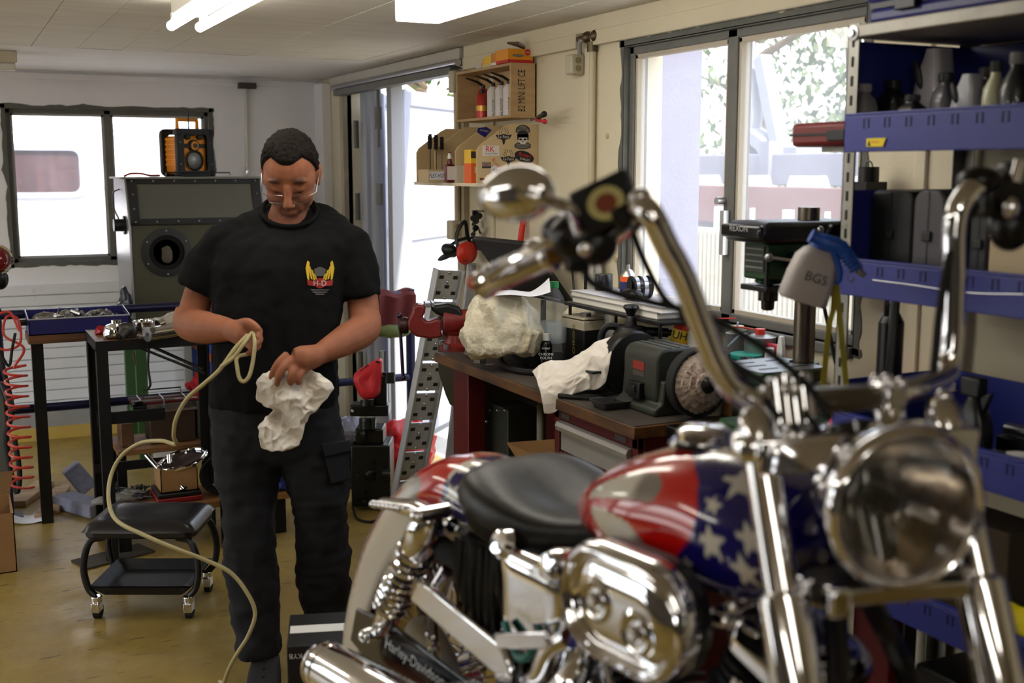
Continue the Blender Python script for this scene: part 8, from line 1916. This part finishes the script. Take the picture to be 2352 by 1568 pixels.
for s in (-1, 1):
    he(s * .036, .052, -.045, .031, .034, .032); he(s * .03, .077, .018, 0.028, .012, .008); he(s * .043, .02, -.078, .018, .035, .02)
    he(s * .0765, -.012, -.02, .009, .022, .033, M.Rotation(s * .35, 3, 'Z')); he(s * .075, -.006, -.045, .008, .012, .012)
    he(s * .031, .078, -.008, .0135, .011, .008); he(s * .0115, .097, -.052, .0075, .010, .0065)
    he(s * .028, .078, -.066, .012, .012, .02)
b.tube([hp(0, .086, .004), hp(0, .098, -.02), hp(0, .113, -.042), hp(0, .108, -.052)], [.010 * HS, .0105 * HS, .0135 * HS, .010 * HS], 12)
he(0, .084, -.078, .025, .013, .0055); he(0, .083, -.089, .022, .012, .0065)
b.tube([hp(0, -.03, -.03), hp(0, -.03, -.09), pp(664, 490, .06), pp(660, 530, .07)], [.058, .058, .062, .08], 20)
# trunk under the shirt
def ring(y, xl, xr, dep, dd=0., tilt=0., n=28, p=2.4):
    c = pp((xl + xr) / 2, y, dd); hw = (xr - xl) / 2 * (D0 + dd) / FPX; out = []
    for i in range(n):
        a = 2 * pi * i / n; ca, sa = cos(a), sin(a)
        out.append(c + EX * (hw * math.copysign(abs(ca) ** (2 / p), ca)) + EF * (dep * math.copysign(abs(sa) ** (2 / p), sa)) + EZ * (tilt * sa))
    return out
b.loft([ring(y, l + 14, r_ - 14, d - .02, dd) for y, l, r_, d, dd in ((525, 580, 750, .06, .06), (550, 510, 810, .11, .04), (620, 500, 800, .12, .02), (760, 505, 775, .12, .02), (880, 505, 770, .12, .02))])
def limb(pts, rs, n=16): b.tube(bez(pts, 5), [float(np.interp(i / 5, range(len(rs)), rs)) for i in range((len(rs) - 1) * 5 + 1)], n)
# arms
RW, LW = pp(532, 758, -.17), pp(735, 813, -.15)
limb([pp(512, 560, .03), pp(468, 650, .04), pp(440, 735, .03)], [.05, .05, .05]); limb([pp(440, 712, .03), pp(437, 742, .015), pp(470, 752, -.07), pp(505, 755, -.13), RW], [.05, .055, .052, .042, .033])
limb([pp(806, 590, .035), pp(830, 670, .03), pp(838, 745, .02)], [.045, .05, .05]); limb([pp(838, 722, .02), pp(835, 755, .0), pp(798, 778, -.06), pp(762, 798, -.12), LW], [.05, .054, .05, .04, .032])
# right hand: a loose fist round the hose
b.tube([RW, pp(548, 762, -.195), pp(566, 768, -.21), pp(580, 772, -.215)], [.033, .038, .042, .034], 16)
for k, (a, m_, t_) in enumerate((((578, 752, -0.229), (597, 762, -0.259), (588, 778, -0.276)), ((581, 766, -0.234), (598, 780, -0.264), (584, 792, -0.282)), ((578, 780, -0.234), (593, 796, -0.264), (577, 804, -0.279)), ((570, 792, -0.229), (582, 807, -0.254), (566, 812, -0.266)))):
    limb([pp(*a), pp((a[0] + m_[0]) / 2 + 3, (a[1] + m_[1]) / 2 - 2, (a[2] + m_[2]) / 2 - .01), pp(*m_), pp(*t_)], [.0115, .0105, .0098, .0085], 10)
limb([pp(550, 745, -.2), pp(568, 740, -0.242), pp(585, 748, -0.259), pp(596, 758, -0.266)], [.017, .0145, .012, .009], 10)
# left hand: back of the hand towards us, fingers down into the rag
b.tube([LW, pp(715, 820, -.17), pp(692, 824, -.19), pp(672, 822, -.2)], [.032, .038, .041, .030], 16)
b.ell(pp(690, 834, -.185), (.045, .026, .034), None, 16, 12)
for pts in (((660, 814, -.2), (640, 832, -.222), (628, 852, -.225), (622, 871, -.215)), ((668, 826, -.207), (650, 846, -.232), (640, 866, -.234), (635, 886, -.222)), ((682, 838, -.205), (671, 856, -.23), (666, 870, -.232), (668, 884, -.22)), ((698, 846, -.195), (689, 860, -.215), (685, 872, -.218), (687, 882, -.208))):
    limb([pp(*q) for q in pts], [.0135, .0118, .0105, .0088], 10)
limb([pp(700, 835, -.16), pp(680, 852, -.15), pp(660, 868, -.165), pp(648, 880, -.18)], [.017, .014, .012, .009], 10)
# lower legs and feet inside trousers and shoes, down to the ankles
limb([pp(600, 1000, .03), pp(578, 1210, -.01), pp(592, 1400, .0), pp(604, 1500, -.01)], [.085, .06, .05, .036]); limb([pp(720, 1000, .04), pp(738, 1200, .06), pp(745, 1390, .14), pp(742, 1470, .17)], [.085, .06, .05, .036])
b.loft([ring(880, 505, 770, .12, .02), ring(1010, 530, 770, .10, .03)])
body = soft(b, .0042, 4)
Vv = np.array(body.v); rel = Vv - np.array(HC); hxn, hfn, hun = (rel @ np.array(a) / HS for a in (hx, hf, hu))
SK = np.array(lin((150, 95, 70))); cols = np.tile(SK, (len(Vv), 1))
nz = np.array([NZ.noise(V(p) * 30) for p in body.v]); cols *= (1 + .12 * nz)[:, None]
def blendm(mask, c): 
    global cols
    cols = cols * (1 - mask[:, None]) + np.array(lin(c)) * mask[:, None]
on_face = (hfn > .03) & (np.abs(hxn) < .08) & (hun > -.13) & (hun < .09)
g = lambda x, f0, s: np.exp(-((x - f0) / s) ** 2)
blendm(on_face * g(hun, .0215, .0085) * np.clip(1.35 - np.abs(np.abs(hxn) - .032) / .022, 0, 1) * (np.abs(hxn) > .008) * .95, (40, 28, 24))
blendm(on_face * g(hun, -.095, .010) * (np.abs(hxn) < .026) * .55, (150, 78, 70))
blendm(on_face * g(hun, -.0945, .0024) * (np.abs(hxn) < .027) * .8, (70, 34, 30))
blendm(on_face * (hun < -.05) * (hfn > .02) * .28, (110, 92, 84))
blendm(on_face * g(hun, -.0155, .0035) * np.clip(1.3 - np.abs(np.abs(hxn) - .031) / .016, 0, 1) * .8, (60, 38, 32))
SKM = mat('skin', (255, 255, 255), .55, attr='paint', spec=.25, sss=.15, bump=.05, bscale=140)
bo = body.build('body', SKM, man, smooth=180); a_ = bo.data.color_attributes.new('paint', 'FLOAT_COLOR', 'POINT')
a_.data.foreach_set('color', np.concatenate([np.clip(cols, 0, 1), np.ones((len(cols), 1))], 1).astype(np.float32).ravel())
for s in (-1, 1): MB().ell(hp(s * .031, .077, -.0155), (.0105, .0105, .008), RH_, 14, 10).build('eye', mat('eye_dark', (60, 46, 40), .15), man)
# hair cap
hm = MB(); N1, N2 = 90, 40
def hair(u, v):
    az = 2 * pi * u; fr = cos(az)                      # 1 at the forehead
    lo = radians(np.interp(fr, [-1, -.5, -.12, .12, .42, .66, .86, 1], [-48, -42, -30, -18, 22, 40, 39, 35]))
    el = lo + (pi / 2 - lo) * v; d = V((sin(az) * cos(el), cos(az) * cos(el), sin(el)))
    ww = min(1, v * 9); k = 1.0 + .075 * ww
    q = V((.0755 * d.x * k, -.01 + .098 * d.y * k, .012 + .088 * d.z * (1.0 + .1 * ww)))
    if ww < 1: q = q * .985
    w_ = hp(*q); return w_ + NZ.noise_vector(w_ * 90) * .0042 * ww + NZ.noise_vector(w_ * 220) * .003 * ww
hm.grid(hair, N1, N2, wrap=True)
hm.build('hair', mat('hair_dark', (30, 25, 22), .85, var=.45, scale=120, spec=.15, bump=.4, bscale=400), man, smooth=180)
# glasses
WM = mat('glasses_wire', (170, 170, 172), .25, 1.)
m = MB()
for s in (-1, 1):
    c = (s * .033, .098, -.033); pl = [hp(c[0] + p[0], c[1] - abs(c[0] + p[0]) * .12, c[2] + p[1]) for p in rrect(.05, .026, .01, 4)]
    m.tube(pl, .0009, 6, closed=True); m.tube([hp(s * .058, .09, -.025), hp(s * .076, .075, -.024), hp(s * .081, .0, -.015), hp(s * .079, -.03, -.02)], .0014, 6)
    MB().add(pl, [tuple(range(len(pl)))]).build('lens', mat('lens_clear', (230, 235, 240), .05, alpha=.05), man, smooth=0)
m.tube([hp(-.009, .097, -.03), hp(0, .105, -.027), hp(.009, .097, -.03)], .0012, 6); m.build('glasses_frame', WM, man)
# t-shirt
TEE = mat('black_tee', (13, 13, 14), .95, var=.15, scale=8, spec=.2)
b = MB()
b.loft([ring(y, l, r_, d, dd, tl) for y, l, r_, d, dd, tl in ((482, 600, 730, .07, .07, .04), (492, 566, 768, .09, .065, .038), (514, 520, 806, .112, .05, .03), (548, 494, 820, .132, .035, .015), (610, 484, 806, .142, .02, 0), (700, 494, 786, .15, .01, 0), (800, 494, 778, .155, .0, 0), (880, 490, 776, .152, .0, 0), (928, 486, 774, .148, .01, 0))])
b.tube([pp(572, 542, .05), pp(520, 562, .04), pp(480, 615, .035), pp(456, 668, .03)], [.066, .078, .08, .074], 22)
b.tube([pp(758, 540, .05), pp(802, 566, .04), pp(818, 628, .03), pp(827, 684, .03)], [.066, .076, .076, .07], 22)
tee = soft(b, .0075, 8, lambda p, n: .010 * NZ.noise(p * 7) * (1 + .5 * NZ.noise(p * 3)) + .006 * NZ.noise(V((p.x * 22, p.y * 22, p.z * 6))) + .004 * NZ.noise(p * 30))
to = tee.build('t_shirt', TEE, man, smooth=180)
cl = []
for i in range(40):
    a = 2 * pi * i / 40; cl.append(pp(665 + 64 * sin(a), 484 + 36 * -cos(a), .04 + .075 * cos(a)))
tb = BVHTree.FromPolygons([V(p) for p in tee.v], tee.f)
MB().tube(cl, .007, 10, closed=True).build('collar', TEE, man)
# chest emblem printed on the shirt
def onshirt(px, py, off=.0015):
    d = P(px, py, d=1.) - V((0, 0, CAMH)); h = tb.ray_cast(V((0, 0, CAMH)), d)
    return (h[0] if h[0] else pp(px, py, -.14)) - d.normalized() * off
def print_(poly, mm, off): return MB().add([onshirt(a, b_, off) for a, b_ in poly], [tuple(range(len(poly)))]).build('shirt_print', mm, man, smooth=0)
TY, TR, TG, TW = mat('print_yellow', (206, 170, 40), .8), mat('print_red', (150, 34, 34), .8), mat('print_grey', (84, 84, 84), .8), mat('print_white', (200, 200, 196), .8)
cx = 735
for s in (-1, 1):
    for k in range(4):
        x0, x1 = cx + s * (33 - k * 6), cx + s * (28 - k * 6); y0 = 600 + k * 9; y1 = 640 + k * 2
        print_([(x0, y0), (x1, y0 + 3), (x1 - s * 5, y1), (x0 - s * 6, y1 - 2)] if k else [(x0 - s * 4, 598), (x0 - s * 9, 602), (x1 - s * 3, 644), (x0 - s * 4, 640), (x0, 616)], TY, .003)
print_([(cx - 30, 643), (cx - 12, 645), (cx - 12, 657), (cx - 28, 655)], TR, .003); print_([(cx + 30, 643), (cx + 12, 645), (cx + 12, 657), (cx + 28, 655)], TR, .003)
print_([(cx + 13 * cos(a), 650 + 12 * sin(a)) for a in np.linspace(0, 2 * pi, 25)[:-1]], TR, .0034); print_([(cx - 14, 618), (cx, 612), (cx + 14, 618), (cx + 10, 634), (cx - 10, 634)], TG, .003)
for y, w_ in ((664, 22), (669, 18), (674, 12)): print_([(cx - w_, y), (cx + w_, y), (cx + w_ - 3, y + 3), (cx - w_ + 3, y + 3)], TG, .003)
q = onshirt(cx, 650, .015); MB().text('H-D', q, EX, EZ, .016).build('shirt_lettering', TW, man, smooth=0)
# trousers with pocket
TRO = mat('work_trousers', (17, 18, 23), .9, var=.2, scale=6)
b = MB()
b.loft([ring(y, l, r_, d, dd) for y, l, r_, d, dd in ((905, 490, 772, .14, .01), (960, 488, 780, .14, .02), (1020, 490, 792, .135, .03), (1050, 520, 770, .11, .03))])
b.loft([ring(y, l, r_, d, dd) for y, l, r_, d, dd in ((960, 490, 650, .12, .02), (1050, 493, 645, .115, .01), (1120, 503, 640, .105, 0), (1200, 514, 632, .095, -.02), (1309, 520, 634, .09, -.01), (1420, 534, 642, .088, 0), (1478, 545, 648, .088, 0), (1497, 549, 648, .086, 0))])
b.loft([ring(y, l, r_, d, dd) for y, l, r_, d, dd in ((960, 640, 782, .12, .03), (1050, 648, 797, .115, .03), (1120, 662, 800, .105, .035), (1200, 676, 798, .095, .05), (1309, 684, 805, .09, .09), (1420, 700, 802, .085, .13), (1452, 710, 798, .083, .15))])
tro = soft(b, .008, 7, lambda p, n: .011 * NZ.noise(V((p.x * 9, p.y * 9, p.z * 13))) + .006 * NZ.noise(p * 26) + .006 * NZ.noise(V((p.x * 8, p.y * 8, p.z * 40))))
tro.build('trousers', TRO, man, smooth=180)
pk = [[pp(x, y, dd) for x, y, dd in row] for row in (((742, 1030, -.075), (798, 1022, -.01), (800, 1102, -.0), (760, 1112, -.06)), ((742, 1030, -.09), (803, 1022, -.02), (805, 1102, -.01), (760, 1112, -.078)))]
MB().loft(pk).build('cargo_pocket', TRO, man, bevel=.006); pk2 = [[pp(x, y, dd) for x, y, dd in row] for row in (((738, 1018, -.08), (800, 1010, -.01), (802, 1036, -.01), (745, 1050, -.08)), ((738, 1018, -.098), (806, 1010, -.025), (808, 1036, -.025), (745, 1050, -.098)))]
MB().loft(pk2).build('pocket_flap', TRO, man, bevel=.005)
# clogs
CR = mat('clog_black', (24, 24, 26), .7, bump=.05, bscale=80)
for (hx_, hy_, dh), tx in (((612, 1505, .0), 0), ((745, 1470, .16), 1)):
    h = pp(hx_, hy_, dh); h.z = 0; fd = (-EF + EX * (.14 if not tx else .25)).normalized(); sd = V((-fd.y, fd.x, 0))
    rings = []
    for f, w_, zt in ((-.075, .022, .03), (-.07, .034, .055), (-.03, .041, .075), (.03, .045, .09), (.08, .05, .085), (.13, .054, .066), (.17, .05, .05), (.195, .036, .036), (.205, .015, .022)):
        rings.append([h + fd * f + sd * (w_ * math.copysign(abs(cos(a)) ** .7, cos(a))) + EZ * (.002 + zt / 2 + zt / 2 * math.copysign(abs(sin(a)) ** .6, sin(a))) for a in np.linspace(0, 2 * pi, 25)[:-1]])
    o = MB().loft(rings).build('shoe', CR, man, smooth=70, sub=1)
    m = MB()
    for i in range(3):
        for j in range(3): m.lathe([(.0055, 0), (.0055, .003)], h + fd * (.08 + i * .03) + sd * ((j - 1) * .022) + EZ * (.0855 - i * .012 - abs(j - 1) * .006), (fd * .35 + EZ).normalized(), 10)
    m.build('vent_hole', BLACK, o)
# rag in the left hand
rows = [(842, 640, 700, -.20), (858, 604, 735, -.20), (878, 588, 762, -.2), (892, 590, 768, -.2), (915, 592, 752, -.205), (930, 604, 738, -.2), (944, 632, 724, -.19), (958, 610, 708, -.195), (980, 592, 700, -.2), (1005, 594, 695, -.2), (1024, 602, 688, -.195), (1036, 618, 655, -.19)]
ys = [r_[0] for r_ in rows]
def ragf(u, v):
    y = 842 + (1036 - 842) * v; l = np.interp(y, ys, [r_[1] for r_ in rows]); r_ = np.interp(y, ys, [q[2] for q in rows]); dd = np.interp(y, ys, [q[3] for q in rows])
    x = l + (r_ - l) * u; q = V((x * .012, y * .012, 3)); e = min(1, u / .15, (1 - u) / .15)
    f = abs(NZ.noise(q * 1.6)) * .05 + abs(NZ.noise(q * 4 + V((7, 0, 0)))) * .022 + .025 * sin((x - y * .9) * .05)
    return pp(x + 4 * NZ.noise(q * 5), y + 4 * NZ.noise(q * 5 + V((3, 3, 0))), dd - .012 + f * e + .03 * (1 - e))
m = MB().grid(ragf, 90, 100)
o = tag(m.build('white_rag', mat('rag_white', (226, 218, 206), .95, var=.06, bump=.25, bscale=120, dirt=(196, 178, 140), dscale=14, dlo=.55, dhi=.8), smooth=180), 'crumpled white rag in the left hand of the man', 'rag'); o.modifiers.new('t', 'SOLIDIFY').thickness = .004
# beige hose from the right hand down to the floor
hs_ = [(570, 768, -.262), (540, 800, -.28), (505, 848, -.29), (470, 880, -.28), (430, 915, -.26), (405, 960, -.24), (399, 1000, -.2), (404, 1020, -.1)]
hs2 = [(404, 1021, -.1), (370, 1012, -.05), (320, 1018, 0.), (278, 1048, .02), (254, 1095, .0), (250, 1150, -.1), (268, 1195, -.2), (330, 1228, -.25), (400, 1258, -.25), (470, 1285, -.22), (530, 1315, -.2), (570, 1365, -.19), (586, 1410, -.18), (570, 1460, -.17), (545, 1500, -.15), (524, 1540, -.1), (512, 1580, -.05), (506, 1620, -.03)]
loop = [(575, 812, -.25), (545, 820, -.285), (545, 845, -.29), (550, 868, -.29), (560, 876, -.29), (572, 864, -.29), (580, 835, -.288), (585, 790, -.285), (580, 764, -.262), (560, 790, -.285), (535, 822, -.29), (507, 842, -.292)]
HM = mat('beige_hose', (176, 164, 120), .5)
t = thing('air_line', P(512, 1580, d=3.55) * V((1, 1, 0)) if False else V((pp(512, 1580, -.05).x, pp(512, 1580, -.05).y, 0)), 'beige rubber hose looping from the right hand of the man to the floor', 'hose')
def clampz(pts): return [V((q.x, q.y, max(q.z, .007))) for q in pts]
MB().tube(clampz(bez([pp(*q) for q in hs_ + hs2[1:]], 8)), .0062, 12).build('hose_run', HM, t)
MB().tube(bez([pp(*q) for q in loop], 8), .0058, 12).build('hose_loop', HM, t)
